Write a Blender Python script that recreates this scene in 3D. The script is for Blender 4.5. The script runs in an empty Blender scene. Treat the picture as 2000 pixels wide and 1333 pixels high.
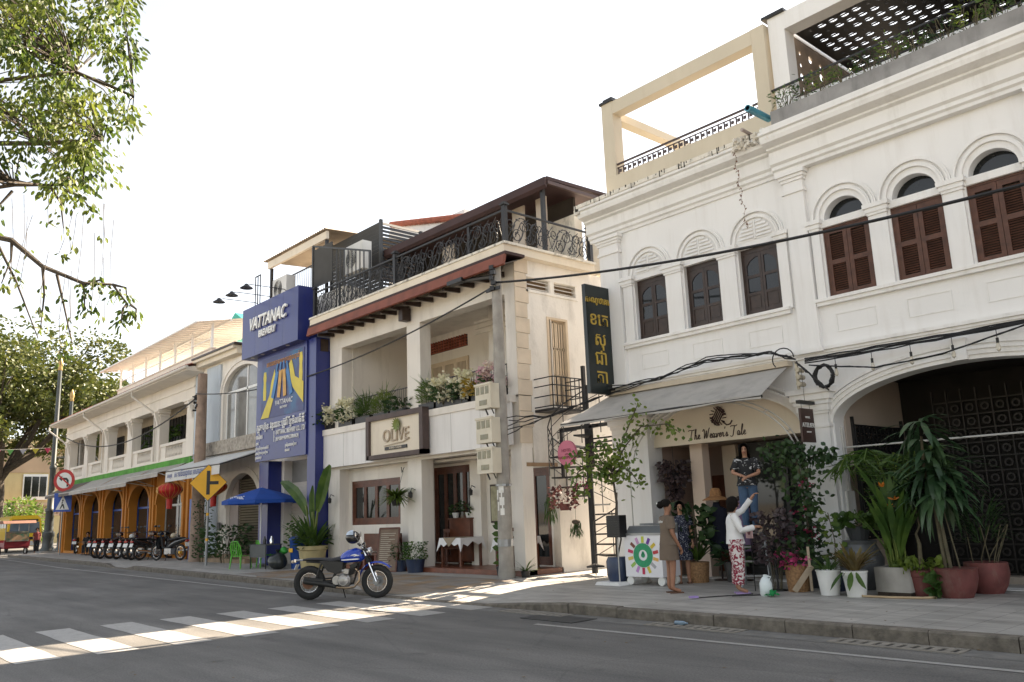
import bpy, bmesh, math, random
from mathutils import Vector, Matrix
R = math.radians
SC = bpy.context.scene
COL = SC.collection
rnd = random.Random(7)

# ---------------------------------------------------------------- camera, sky, sun, exposure
def make_camera():
    yaw, pitch, roll = R(-48.0), R(11.6), R(2.2)
    fw = Vector((math.sin(yaw)*math.cos(pitch), math.cos(yaw)*math.cos(pitch), math.sin(pitch)))
    r = Vector((math.cos(yaw), -math.sin(yaw), 0)); d = fw.cross(r)
    r2 = r*math.cos(roll)+d*math.sin(roll); d2 = d*math.cos(roll)-r*math.sin(roll)
    cam = bpy.data.cameras.new('camera'); o = bpy.data.objects.new('camera', cam); COL.objects.link(o)
    m = Matrix((r2, -d2, -fw)).transposed().to_4x4(); m.translation = (0, 0, 1.6)
    o.matrix_world = m
    cam.sensor_width = 36; cam.sensor_fit = 'HORIZONTAL'; cam.lens = 36*1630/2000
    cam.clip_start = .05; cam.clip_end = 3000
    SC.camera = o
make_camera()
SUN_YAW, SUN_EL = R(-3.2), R(36)
w = bpy.data.worlds.new('World'); SC.world = w; w.use_nodes = True
nt = w.node_tree; nt.nodes.clear()
sky = nt.nodes.new('ShaderNodeTexSky'); sky.sky_type = 'NISHITA'; sky.sun_disc = False
sky.sun_elevation = SUN_EL; sky.sun_rotation = SUN_YAW
sky.air_density = 1.0; sky.dust_density = 0.8; sky.ozone_density = 0.6; sky.altitude = 20
hs = nt.nodes.new('ShaderNodeHueSaturation'); hs.inputs['Saturation'].default_value = .24
bg = nt.nodes.new('ShaderNodeBackground'); bg.inputs[1].default_value = .058
wo = nt.nodes.new('ShaderNodeOutputWorld')
nt.links.new(sky.outputs[0], hs.inputs['Color']); nt.links.new(hs.outputs[0], bg.inputs[0]); nt.links.new(bg.outputs[0], wo.inputs[0])
sl = bpy.data.lights.new('sun', 'SUN'); sl.energy = 4.5; sl.angle = R(.5); sl.color = (1, .83, .63)
so = bpy.data.objects.new('sun', sl); COL.objects.link(so)
so.rotation_euler = Vector((-math.sin(SUN_YAW)*math.cos(SUN_EL), -math.cos(SUN_YAW)*math.cos(SUN_EL), -math.sin(SUN_EL))).to_track_quat('-Z', 'Y').to_euler()
so.location = (0, 30, 40)
SC.view_settings.view_transform = 'Standard'; SC.view_settings.look = 'None'
SC.view_settings.gamma = 1; SC.view_settings.exposure = 2.42
try: SC.view_settings.use_curve_mapping = False
except Exception: pass
SC.render.engine = 'CYCLES'
SC.cycles.use_denoising = True
SC.cycles.max_bounces = 7; SC.cycles.diffuse_bounces = 4; SC.cycles.glossy_bounces = 3
SC.cycles.transmission_bounces = 4; SC.cycles.transparent_max_bounces = 12
SC.cycles.sample_clamp_indirect = 6; SC.cycles.caustics_reflective = False; SC.cycles.caustics_refractive = False

# ---------------------------------------------------------------- materials
MATS = {}
def mat(name, col, rough=.7, var=.12, scale=3.0, bump=0.0, bscale=40., metal=0., dirt=None, dirt_amt=.0, dscale=(1.2, 1.2, .25), spec=.5,
        trans=0., translucent=0., emit=None, col2=None, lo=.4, hi=.62, coat=0.):
    if name in MATS: return MATS[name]
    m = bpy.data.materials.new(name); m.use_nodes = True; MATS[name] = m
    n = m.node_tree; b = n.nodes['Principled BSDF']; L = n.links.new
    b.inputs['Roughness'].default_value = rough; b.inputs['Metallic'].default_value = metal
    b.inputs['Specular IOR Level'].default_value = spec
    if trans: b.inputs['Transmission Weight'].default_value = trans
    if coat: b.inputs['Coat Weight'].default_value = coat
    g = n.nodes.new('ShaderNodeNewGeometry')
    no = n.nodes.new('ShaderNodeTexNoise'); no.inputs['Scale'].default_value = scale; no.inputs['Detail'].default_value = 6
    L(g.outputs['Position'], no.inputs['Vector'])
    mx = n.nodes.new('ShaderNodeMix'); mx.data_type = 'RGBA'
    c2 = col2 or tuple(min(1, c*(1+var)) for c in col); c1 = col if col2 else tuple(c*(1-var) for c in col)
    mx.inputs[6].default_value = (*c1, 1); mx.inputs[7].default_value = (*c2, 1)
    rp = n.nodes.new('ShaderNodeMapRange'); rp.inputs[1].default_value = lo if col2 else .3; rp.inputs[2].default_value = hi if col2 else .7
    L(no.outputs[0], rp.inputs[0]); L(rp.outputs[0], mx.inputs[0])
    out = mx.outputs[2]
    if dirt:
        mp = n.nodes.new('ShaderNodeMapping'); mp.inputs['Scale'].default_value = dscale; L(g.outputs['Position'], mp.inputs[0])
        n2 = n.nodes.new('ShaderNodeTexNoise'); n2.inputs['Scale'].default_value = 1.6; n2.inputs['Detail'].default_value = 9; n2.inputs['Roughness'].default_value = .66
        L(mp.outputs[0], n2.inputs['Vector'])
        r2 = n.nodes.new('ShaderNodeMapRange'); r2.inputs[1].default_value = .5; r2.inputs[2].default_value = .78; r2.inputs[4].default_value = dirt_amt
        L(n2.outputs[0], r2.inputs[0])
        m2 = n.nodes.new('ShaderNodeMix'); m2.data_type = 'RGBA'; m2.inputs[7].default_value = (*dirt, 1)
        L(r2.outputs[0], m2.inputs[0]); L(out, m2.inputs[6]); out = m2.outputs[2]
    L(out, b.inputs['Base Color'])
    if bump:
        nb = n.nodes.new('ShaderNodeTexNoise'); nb.inputs['Scale'].default_value = bscale; nb.inputs['Detail'].default_value = 4
        L(g.outputs['Position'], nb.inputs['Vector'])
        bp = n.nodes.new('ShaderNodeBump'); bp.inputs['Strength'].default_value = bump; bp.inputs['Distance'].default_value = .02
        L(nb.outputs[0], bp.inputs['Height']); L(bp.outputs[0], b.inputs['Normal'])
    if translucent:
        t = n.nodes.new('ShaderNodeBsdfTranslucent'); L(out, t.inputs[0])
        ms = n.nodes.new('ShaderNodeMixShader'); ms.inputs[0].default_value = translucent
        o = n.nodes['Material Output']; L(b.outputs[0], ms.inputs[1]); L(t.outputs[0], ms.inputs[2]); L(ms.outputs[0], o.inputs[0])
    if emit:
        b.inputs['Emission Color'].default_value = (*emit[:3], 1); b.inputs['Emission Strength'].default_value = emit[3]
    return m

def nodes_of(name):
    m = bpy.data.materials.new(name); m.use_nodes = True; MATS[name] = m
    n = m.node_tree; return m, n, n.nodes['Principled BSDF'], n.links.new, n.nodes.new

white = mat('white_plaster', (.785, .78, .77), .8, .03, .7, .12, 14, dirt=(.46, .42, .37), dirt_amt=.24, dscale=(3.0, 3.0, .3))
white2 = mat('white_moulding', (.785, .778, .762), .75, .04, 1.2, .08, 20, dirt=(.36, .33, .28), dirt_amt=.32, dscale=(2.5, 2.5, .5))
mossy = mat('mossy_plaster', (.72, .67, .58), .9, .1, 2, .3, 12, dirt=(.09, .085, .06), dirt_amt=.95, dscale=(2.2, 2.2, 1.0))
capdirt = mat('stained_cornice', (.72, .68, .6), .9, .08, 3, .25, 20, dirt=(.05, .045, .035), dirt_amt=1., dscale=(3.2, 3.2, 2.0))
cream = mat('cream_plaster', (.74, .66, .54), .8, .05, .8, .12, 14, dirt=(.36, .3, .22), dirt_amt=.3)
oliwall = mat('olive_plaster', (.78, .735, .67), .8, .05, .8, .12, 14, dirt=(.36, .32, .27), dirt_amt=.45)
sidew = mat('stained_side_plaster', (.80, .76, .70), .85, .05, .9, .2, 14, dirt=(.38, .35, .31), dirt_amt=.6, dscale=(1.6, 1.6, .6))
parap = mat('parapet_sheet', (.78, .76, .74), .6, .04, 1, dirt=(.42, .39, .36), dirt_amt=.4, dscale=(2.5, 2.5, .2))
beige = mat('beige_paint', (.58, .515, .40), .7, .05, .8, dirt=(.36, .28, .17), dirt_amt=.25)
concrete = mat('grey_concrete', (.27, .265, .26), .9, .2, 2.5, .3, 25, dirt=(.1, .1, .1), dirt_amt=.7, dscale=(2.5, 2.5, .5))
polec = mat('pole_concrete', (.33, .31, .28), .9, .18, 4, .2, 30, dirt=(.15, .14, .12), dirt_amt=.5)
shutter = mat('brown_shutter', (.085, .034, .02), .6, .3, 7, .1, 60)
darkwood = mat('dark_wood', (.035, .02, .015), .45, .3, 8, .1, 60)
redwood = mat('red_brown_wood', (.11, .035, .017), .4, .3, 6, .1, 60)
glassd = mat('dark_glass', (.012, .014, .015), .06, .3, 2, spec=.45)
glasst = mat('shop_glass', (.022, .024, .024), .04, .3, 2, spec=.5)
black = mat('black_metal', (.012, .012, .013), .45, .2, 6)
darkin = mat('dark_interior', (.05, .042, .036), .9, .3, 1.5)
iron = mat('wrought_iron', (.014, .014, .016), .5, .2, 6)
greymet = mat('grey_metal', (.3, .31, .32), .4, .1, 4, metal=.7)
chrome = mat('chrome', (.75, .75, .76), .14, .05, 4, metal=1.)
louvre = mat('louvre_grey', (.05, .053, .056), .6, .1, 3)
bluecl = mat('blue_cladding', (.022, .032, .17), .3, .12, .9, spec=.5, dirt=(.05, .055, .12), dirt_amt=.5)
bluepl = mat('blue_plastic', (.012, .06, .28), .4, .12, 3)
lettw = mat('white_lettering', (.82, .82, .8), .4, .03, 3)
redf = mat('red_fascia', (.20, .06, .036), .7, .2, 2.5, dirt=(.08, .03, .02), dirt_amt=.5)
roofred = mat('dark_red_roof', (.04, .017, .016), .7, .2, 2)
tilered = mat('roof_tile', (.33, .10, .06), .8, .3, 5, .2, 30)
corr = mat('corrugated_sheet', (.14, .13, .125), .55, .2, 2, metal=.2)
yellowp = mat('yellow_paint', (.8, .42, .02), .5, .05, 3)
orangew = mat('orange_plaster', (.46, .18, .02), .75, .12, 1.2, .1, 15, dirt=(.35, .12, .01), dirt_amt=.4)
greenp = mat('green_paint', (.07, .26, .03), .8, .3, 2)
paleb = mat('pale_blue_plaster', (.50, .56, .62), .8, .05, 1, dirt=(.3, .32, .33), dirt_amt=.4)
stoneb = mat('rough_stone', (.33, .30, .26), .95, .35, 7, .9, 22)
awng = mat('awning_canvas', (.44, .42, .39), .85, .08, 2, dirt=(.2, .19, .18), dirt_amt=.6, translucent=.12)
awnw = mat('awning_white', (.7, .7, .68), .8, .06, 2, translucent=.15)
polyc = mat('canopy_sheet', (.72, .69, .63), .6, .06, 2, translucent=.06)
tubeg = mat('tube_grey', (.5, .49, .46), .5, .08, 5)
rubber = mat('rubber', (.02, .02, .02), .8, .15, 10)
cable = mat('cable_black', (.012, .012, .013), .6, .1, 5)
terra = mat('terracotta_floor', (.17, .06, .035), .35, .25, 4)
soil = mat('soil', (.04, .028, .02), .95, .3, 12, .5, 40)
potred = mat('maroon_clay', (.15, .045, .04), .7, .25, 5, .15, 30, dirt=(.22, .17, .13), dirt_amt=.55, dscale=(4, 4, 1.5))
potblue = mat('blue_glaze', (.03, .045, .09), .35, .3, 4, dirt=(.1, .1, .1), dirt_amt=.5, dscale=(4, 4, 1.5))
potwhite = mat('white_bucket', (.74, .74, .72), .45, .05, 4, dirt=(.4, .36, .3), dirt_amt=.4)
potgrey = mat('grey_pot', (.35, .33, .3), .85, .12, 5, .15, 40)
wicker = mat('wicker', (.30, .17, .08), .8, .35, 30, .4, 60)
skin = mat('skin', (.38, .20, .125), .55, .06, 12)
hairm = mat('black_hair', (.010, .008, .007), .8, .3, 30, spec=.12)
barkm = mat('bark', (.085, .07, .055), .95, .35, 5, .6, 18)
stemm = mat('stem', (.10, .085, .05), .8, .3, 8)
def leafmat(n, a, b, t=.35, rough=.5): return mat(n, a, rough, .2, 2.2, col2=b, translucent=t)
leaf_fg = leafmat('leaf_tamarind', (.07, .115, .02), (.18, .215, .04), .5)
leaf_far = leafmat('leaf_far', (.06, .085, .015), (.14, .15, .028), .25)
leaf_a = leafmat('leaf_mid', (.045, .10, .018), (.10, .17, .03), .35)
leaf_b = leafmat('leaf_dark', (.022, .055, .016), (.05, .095, .025), .25)
leaf_c = leafmat('leaf_bright', (.09, .16, .025), (.18, .24, .04), .4)
leaf_p = leafmat('leaf_purple', (.05, .035, .04), (.10, .07, .07), .2)
leaf_y = leafmat('leaf_yellow', (.28, .22, .03), (.4, .25, .03), .4)
petal_w = leafmat('petal_cream', (.75, .72, .5), (.85, .82, .66), .3)
petal_m = leafmat('petal_magenta', (.45, .03, .14), (.55, .08, .22), .3)
petal_o = leafmat('petal_orange', (.6, .17, .02), (.7, .3, .03), .3)

# ---------------------------------------------------------------- mesh helpers
SPLIT = {'pilaster', 'pilaster_capital', 'window_column', 'column_capital', 'pier', 'pier_capital', 'column', 'upper_column', 'gallery_pier', 'orange_pilaster', 'roof_post', 'post', 'post_cap', 'eave_bracket',
         'terrace_curtain', 'terrace_stub_wall', 'shop_wall', 'gate_post', 'arch_moulding', 'foot', 'drain_pipe', 'canopy_rafters', 'blue_pillar', 'string_course', 'window_sill_band', 'cornice_cap', 'fork_yoke', 'swing_arm', 'rear_shock', 'turn_signal', 'grip', 'strap', 'bracket', 'rear_leg', 'yellow_band', 'cable_stub'}
class MB:
    def __init__(s): s.v = []; s.f = []
    def add(s, vs, fs):
        k = len(s.v); s.v += [tuple(p) for p in vs]; s.f += [tuple(i+k for i in q) for q in fs]; return s
    def box(s, x0, x1, y0, y1, z0, z1):
        return s.add([(x, y, z) for x in (x0, x1) for y in (y0, y1) for z in (z0, z1)],
                     [(0, 1, 3, 2), (4, 6, 7, 5), (0, 4, 5, 1), (2, 3, 7, 6), (0, 2, 6, 4), (1, 5, 7, 3)])
    def obox(s, c, sz, rz=0, rx=0, ry=0):
        m = Matrix.Translation(c) @ Matrix.Rotation(rz, 4, 'Z') @ Matrix.Rotation(ry, 4, 'Y') @ Matrix.Rotation(rx, 4, 'X')
        b = MB().box(-sz[0]/2, sz[0]/2, -sz[1]/2, sz[1]/2, -sz[2]/2, sz[2]/2)
        return s.add([m @ Vector(p) for p in b.v], b.f)
    def tube(s, pts, r, n=6, cap=True):
        pts = [Vector(p) for p in pts]; m = len(pts)
        rs = r if isinstance(r, (list, tuple)) else [r]*m
        t0 = (pts[1]-pts[0]).normalized(); u = t0.orthogonal().normalized(); vs = []
        for i, p in enumerate(pts):
            t = (pts[min(i+1, m-1)]-pts[max(i-1, 0)])
            t = t.normalized() if t.length > 1e-9 else t0
            u = (u-t*u.dot(t)); u = u.normalized() if u.length > 1e-6 else t.orthogonal().normalized()
            w2 = t.cross(u)
            vs += [p+(u*math.cos(2*math.pi*k/n)+w2*math.sin(2*math.pi*k/n))*rs[i] for k in range(n)]
        fs = [(i*n+k, i*n+(k+1) % n, (i+1)*n+(k+1) % n, (i+1)*n+k) for i in range(m-1) for k in range(n)]
        if cap: fs += [tuple(range(n-1, -1, -1)), tuple((m-1)*n+k for k in range(n))]
        return s.add(vs, fs)
    def cyl(s, p0, p1, r0, r1=None, n=12): return s.tube([p0, p1], [r0, r0 if r1 is None else r1], n)
    def lathe(s, prof, n=16, c=(0, 0, 0), axis='Z'):
        vs = []
        for r, z in prof:
            for k in range(n):
                a = 2*math.pi*k/n; x, y = r*math.cos(a), r*math.sin(a)
                vs.append((c[0]+x, c[1]+y, c[2]+z) if axis == 'Z' else ((c[0]+x, c[1]+z, c[2]+y) if axis == 'Y' else (c[0]+z, c[1]+x, c[2]+y)))
        m = len(prof)
        fs = [(i*n+k, i*n+(k+1) % n, (i+1)*n+(k+1) % n, (i+1)*n+k) for i in range(m-1) for k in range(n)]
        if prof[0][0] > 1e-5: fs.append(tuple(range(n-1, -1, -1)))
        if prof[-1][0] > 1e-5: fs.append(tuple((m-1)*n+k for k in range(n)))
        return s.add(vs, fs)
    def ball(s, c, r, n=12, m=8):
        rx, ry, rz = (r, r, r) if not isinstance(r, (tuple, list)) else r
        vs = []
        for i in range(m+1):
            t = math.pi*i/m
            for k in range(n):
                a = 2*math.pi*k/n
                vs.append((c[0]+rx*math.sin(t)*math.cos(a), c[1]+ry*math.sin(t)*math.sin(a), c[2]+rz*math.cos(t)))
        return s.add(vs, [(i*n+k, (i+1)*n+k, (i+1)*n+(k+1) % n, i*n+(k+1) % n) for i in range(m) for k in range(n)])
    def ext(s, poly, d0, d1, plane='xz'):
        f = {'xz': lambda a, b, d: (a, d, b), 'yz': lambda a, b, d: (d, a, b), 'xy': lambda a, b, d: (a, b, d)}[plane]
        n = len(poly)
        return s.add([f(a, b, d0) for a, b in poly]+[f(a, b, d1) for a, b in poly],
                     [tuple(range(n)), tuple(range(2*n-1, n-1, -1))]+[(i, (i+1) % n, n+(i+1) % n, n+i) for i in range(n)])
    def strip(s, inner, outer, d0, d1, plane='xz'):   # thick band between two polylines
        f = {'xz': lambda a, b, d: (a, d, b), 'yz': lambda a, b, d: (d, a, b), 'xy': lambda a, b, d: (a, b, d)}[plane]
        for i in range(len(inner)-1):
            s.ext([inner[i], inner[i+1], outer[i+1], outer[i]], d0, d1, plane)
        return s
    def surf(s, rows, th=0.):
        n = len(rows[0]); m = len(rows)
        return s.add([p for r in rows for p in r], [(i*n+k, i*n+k+1, (i+1)*n+k+1, (i+1)*n+k) for i in range(m-1) for k in range(n-1)])
    def leaf(s, p, d, L, W, up=None, bend=.25, seg=2):
        p = Vector(p); d = Vector(d).normalized()
        up = Vector(up) if up else Vector((rnd.uniform(-1, 1), rnd.uniform(-1, 1), rnd.uniform(-.2, 1)))
        sd = d.cross(up); sd = sd.normalized() if sd.length > 1e-4 else d.orthogonal().normalized()
        nn = sd.cross(d).normalized()
        if seg == 1:
            q = p+d*L*.5-nn*bend*L*.12
            return s.add([p, q+sd*W/2, p+d*L-nn*bend*L*.5, q-sd*W/2], [(0, 1, 2, 3)])
        vs = [p]; fs = []
        for i in range(1, seg+1):
            t = i/(seg+1); c = p+d*L*t-nn*bend*L*t*t
            wd = W/2*math.sin(math.pi*min(1, (t*.92+.05)))**.8
            vs += [c+sd*wd, c-sd*wd]
        vs.append(p+d*L-nn*bend*L)
        fs = [(0, 1, 2)]+[(1+2*i, 3+2*i, 4+2*i, 2+2*i) for i in range(seg-1)]+[(2*seg-1, 2*seg+1, 2*seg)]
        return s.add(vs, fs)
    def mesh(s, name, m, smooth=False):
        me = bpy.data.meshes.new(name); me.from_pydata(s.v, [], s.f)
        if m: me.materials.append(m)
        if smooth:
            me.polygons.foreach_set('use_smooth', [True]*len(me.polygons))
        me.update(); return me
    def islands(s, eps=.012):
        par = list(range(len(s.v)))
        def fd(i):
            while par[i] != i: par[i] = par[par[i]]; i = par[i]
            return i
        for f in s.f:
            a = fd(f[0])
            for i in f[1:]: par[fd(i)] = a
        bb = {}
        for i, p in enumerate(s.v):
            r = fd(i); b = bb.get(r)
            if b is None: bb[r] = [list(p), list(p)]
            else:
                for k in range(3): b[0][k] = min(b[0][k], p[k]); b[1][k] = max(b[1][k], p[k])
        gs = [([r], b) for r, b in bb.items()]; ch = True
        while ch:
            ch = False; out = []
            for ids, b in gs:
                for o in out:
                    if all(b[0][k] <= o[1][1][k]+eps and o[1][0][k] <= b[1][k]+eps for k in range(3)):
                        o[0].extend(ids)
                        for k in range(3): o[1][0][k] = min(o[1][0][k], b[0][k]); o[1][1][k] = max(o[1][1][k], b[1][k])
                        ch = True; break
                else: out.append((list(ids), [list(b[0]), list(b[1])]))
            gs = out
        res = []
        for ids, b in gs:
            st = set(ids); mp = {}; m = MB()
            for i, p in enumerate(s.v):
                if fd(i) in st: mp[i] = len(m.v); m.v.append(p)
            m.f = [tuple(mp[i] for i in f) for f in s.f if fd(f[0]) in st]; res.append(m)
        return res
    def build(s, name, m, parent=None, smooth=False, kind=None, recalc=True):
        if name in SPLIT and parent is not None:
            isl = s.islands()
            if len(isl) > 1: return [i._build(name, m, parent, smooth, kind, recalc) for i in isl][0]
        return s._build(name, m, parent, smooth, kind, recalc)
    def _build(s, name, m, parent=None, smooth=False, kind=None, recalc=True):
        me = s.mesh(name, m, smooth)
        if recalc and len(me.polygons) < 60000:
            b = bmesh.new(); b.from_mesh(me); bmesh.ops.recalc_face_normals(b, faces=b.faces); b.to_mesh(me); b.free()
        if smooth:
            try: me.set_sharp_from_angle(angle=R(42))
            except Exception: pass
        o = bpy.data.objects.new(name, me); COL.objects.link(o)
        if parent: o.parent = parent
        if kind: o['kind'] = kind
        return o

def thing(name, label, cat, loc=(0, 0, 0), rz=0, group=None):
    o = bpy.data.objects.new(name, None); COL.objects.link(o)
    o.empty_display_size = .1; o.location = loc; o.rotation_euler = (0, 0, rz)
    o['label'] = label; o['category'] = cat
    if group: o['group'] = group
    return o
def tag(o, label, cat, group=None, loc=None, rz=None):
    o['label'] = label; o['category'] = cat
    if group: o['group'] = group
    if loc: o.location = loc
    if rz is not None: o.rotation_euler = (0, 0, rz)
    return o
def kids(o): return [c for c in COL.objects if c.parent == o]
def copy_tree(o, parent=None, kidmap=None):
    if kidmap is None:
        kidmap = {}
        for c in COL.objects:
            if c.parent: kidmap.setdefault(c.parent.name, []).append(c)
    c = o.copy(); COL.objects.link(c)
    if parent: c.parent = parent
    for ch in kidmap.get(o.name, []): copy_tree(ch, c, kidmap)
    return c
def evalmesh(o, name):
    dg = bpy.context.evaluated_depsgraph_get(); dg.update()
    me = bpy.data.meshes.new_from_object(o.evaluated_get(dg)); me.name = name; return me
def plate(name, outer, holes, d0, d1, m, parent=None, plane='xz', kind=None):
    cu = bpy.data.curves.new('tmp', 'CURVE'); cu.dimensions = '2D'; cu.fill_mode = 'BOTH'; cu.extrude = abs(d1-d0)/2
    for poly in [outer]+list(holes):
        sp = cu.splines.new('POLY'); sp.points.add(len(poly)-1); sp.use_cyclic_u = True
        for i, (a, b) in enumerate(poly): sp.points[i].co = (a, b, 0, 1)
    t = bpy.data.objects.new('tmp', cu); COL.objects.link(t)
    me = evalmesh(t, name); bpy.data.objects.remove(t); bpy.data.curves.remove(cu)
    mid = (d0+d1)/2
    for v in me.vertices:
        a, b, e = v.co
        v.co = (a, mid+e, b) if plane == 'xz' else ((mid+e, a, b) if plane == 'yz' else (a, b, mid+e))
    me.materials.clear(); me.materials.append(m)
    o = bpy.data.objects.new(name, me); COL.objects.link(o)
    if parent: o.parent = parent
    if kind: o['kind'] = kind
    return o
def text(s, size, m, parent, loc, rot=(math.pi/2, 0, 0), ext=.01, shear=0, align='CENTER', name='lettering', xs=1., bold=0., spacing=1.):
    cu = bpy.data.curves.new('txt', 'FONT'); cu.body = s; cu.size = size; cu.extrude = ext; cu.shear = shear
    cu.align_x = align; cu.align_y = 'CENTER'; cu.offset = bold; cu.resolution_u = 3; cu.space_character = spacing
    t = bpy.data.objects.new('txt', cu); COL.objects.link(t)
    me = evalmesh(t, name); bpy.data.objects.remove(t); bpy.data.curves.remove(cu)
    for v in me.vertices: v.co.x *= xs
    me.materials.clear(); me.materials.append(m)
    o = bpy.data.objects.new(name, me); COL.objects.link(o); o.location = loc; o.rotation_euler = rot
    if parent: o.parent = parent
    return o
def ell(cx, cz, a, b, t0=0, t1=math.pi, n=24): return [(cx+a*math.cos(t0+(t1-t0)*i/n), cz+b*math.sin(t0+(t1-t0)*i/n)) for i in range(n+1)]
def rect(x0, x1, z0, z1): return [(x0, z0), (x1, z0), (x1, z1), (x0, z1)]
def archpoly(x0, x1, z0, zs, rise, n=24):
    c = (x0+x1)/2; a = (x1-x0)/2
    return [(x0, z0), (x1, z0)]+ell(c, zs, a, rise, 0, math.pi, n)
def archband(mb, cx, zs, a0, b0, a1, b1, y0, y1, n=24): return mb.strip(ell(cx, zs, a0, b0, n=n), ell(cx, zs, a1, b1, n=n), y0, y1)
# ---------------------------------------------------------------- setting: ground, road, pavement
def yk(x): return 9.74 if x > -16 else (9.74+.062*(-16-x) if x > -40 else 11.23+.05*(-40-x))
def hk(x):
    def bump(c, hw, ramp): d = abs(x-c); return 0 if d > hw+ramp else (1 if d < hw else (hw+ramp-d)/ramp)
    return .15-.125*max(bump(-13.6, 1.7, 1.9), bump(-36.2, 1.0, .8))
def asphalt():
    m, n, b, L, N = nodes_of('asphalt')
    g = N('ShaderNodeNewGeometry'); a = N('ShaderNodeTexNoise'); a.inputs['Scale'].default_value = 42; a.inputs['Detail'].default_value = 8; a.inputs['Roughness'].default_value = .75
    L(g.outputs['Position'], a.inputs[0])
    mp = N('ShaderNodeMapping'); mp.inputs['Scale'].default_value = (.22, 1.3, 1); L(g.outputs['Position'], mp.inputs[0])
    c = N('ShaderNodeTexNoise'); c.inputs['Scale'].default_value = 1.1; c.inputs['Detail'].default_value = 8; c.inputs['Roughness'].default_value = .65; L(mp.outputs[0], c.inputs[0])
    e = N('ShaderNodeTexNoise'); e.inputs['Scale'].default_value = .35; e.inputs['Detail'].default_value = 5; L(g.outputs['Position'], e.inputs[0])
    r = N('ShaderNodeValToRGB'); r.color_ramp.elements[0].position = .3; r.color_ramp.elements[0].color = (.085, .083, .08, 1)
    r.color_ramp.elements[1].position = .72; r.color_ramp.elements[1].color = (.185, .177, .166, 1); L(c.outputs[0], r.inputs[0])
    r2 = N('ShaderNodeMapRange'); r2.inputs[1].default_value = .35; r2.inputs[2].default_value = .7; r2.inputs[3].default_value = .82; r2.inputs[4].default_value = 1.2; L(e.outputs[0], r2.inputs[0])
    r3 = N('ShaderNodeMapRange'); r3.inputs[1].default_value = .3; r3.inputs[2].default_value = .7; r3.inputs[3].default_value = .5; r3.inputs[4].default_value = 1.5; L(a.outputs[0], r3.inputs[0])
    mu = N('ShaderNodeMath'); mu.operation = 'MULTIPLY'; L(r2.outputs[0], mu.inputs[0]); L(r3.outputs[0], mu.inputs[1])
    mx = N('ShaderNodeMix'); mx.data_type = 'RGBA'; mx.blend_type = 'MULTIPLY'; mx.inputs[0].default_value = 1
    L(r.outputs[0], mx.inputs[6]); L(mu.outputs[0], mx.inputs[7]); L(mx.outputs[2], b.inputs['Base Color'])
    vo = N('ShaderNodeTexVoronoi'); vo.feature = 'DISTANCE_TO_EDGE'; vo.inputs['Scale'].default_value = .55; vo.inputs['Randomness'].default_value = 1
    wv = N('ShaderNodeMix'); wv.data_type = 'VECTOR'; wv.inputs[0].default_value = .16; L(g.outputs['Position'], wv.inputs[4]); L(c.outputs['Color'], wv.inputs[5]); L(wv.outputs[1], vo.inputs['Vector'])
    cr_ = N('ShaderNodeMapRange'); cr_.inputs[1].default_value = .0; cr_.inputs[2].default_value = .012; cr_.inputs[3].default_value = .84; cr_.inputs[4].default_value = 1; L(vo.outputs['Distance'], cr_.inputs[0])
    sp2 = N('ShaderNodeTexNoise'); sp2.inputs['Scale'].default_value = 1.7; sp2.inputs['Detail'].default_value = 3; L(g.outputs['Position'], sp2.inputs[0])
    so2 = N('ShaderNodeMapRange'); so2.inputs[1].default_value = .66; so2.inputs[2].default_value = .74; so2.inputs[3].default_value = 1; so2.inputs[4].default_value = .72; L(sp2.outputs[0], so2.inputs[0])
    mm = N('ShaderNodeMath'); mm.operation = 'MULTIPLY'; L(cr_.outputs[0], mm.inputs[0]); L(so2.outputs[0], mm.inputs[1])
    mx3 = N('ShaderNodeMix'); mx3.data_type = 'RGBA'; mx3.blend_type = 'MULTIPLY'; mx3.inputs[0].default_value = 1; L(mx.outputs[2], mx3.inputs[6]); L(mm.outputs[0], mx3.inputs[7]); L(mx3.outputs[2], b.inputs['Base Color'])
    b.inputs['Roughness'].default_value = .82
    bp = N('ShaderNodeBump'); bp.inputs['Strength'].default_value = .5; bp.inputs['Distance'].default_value = .01; L(a.outputs[0], bp.inputs['Height']); L(bp.outputs[0], b.inputs['Normal'])
    return m
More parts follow.
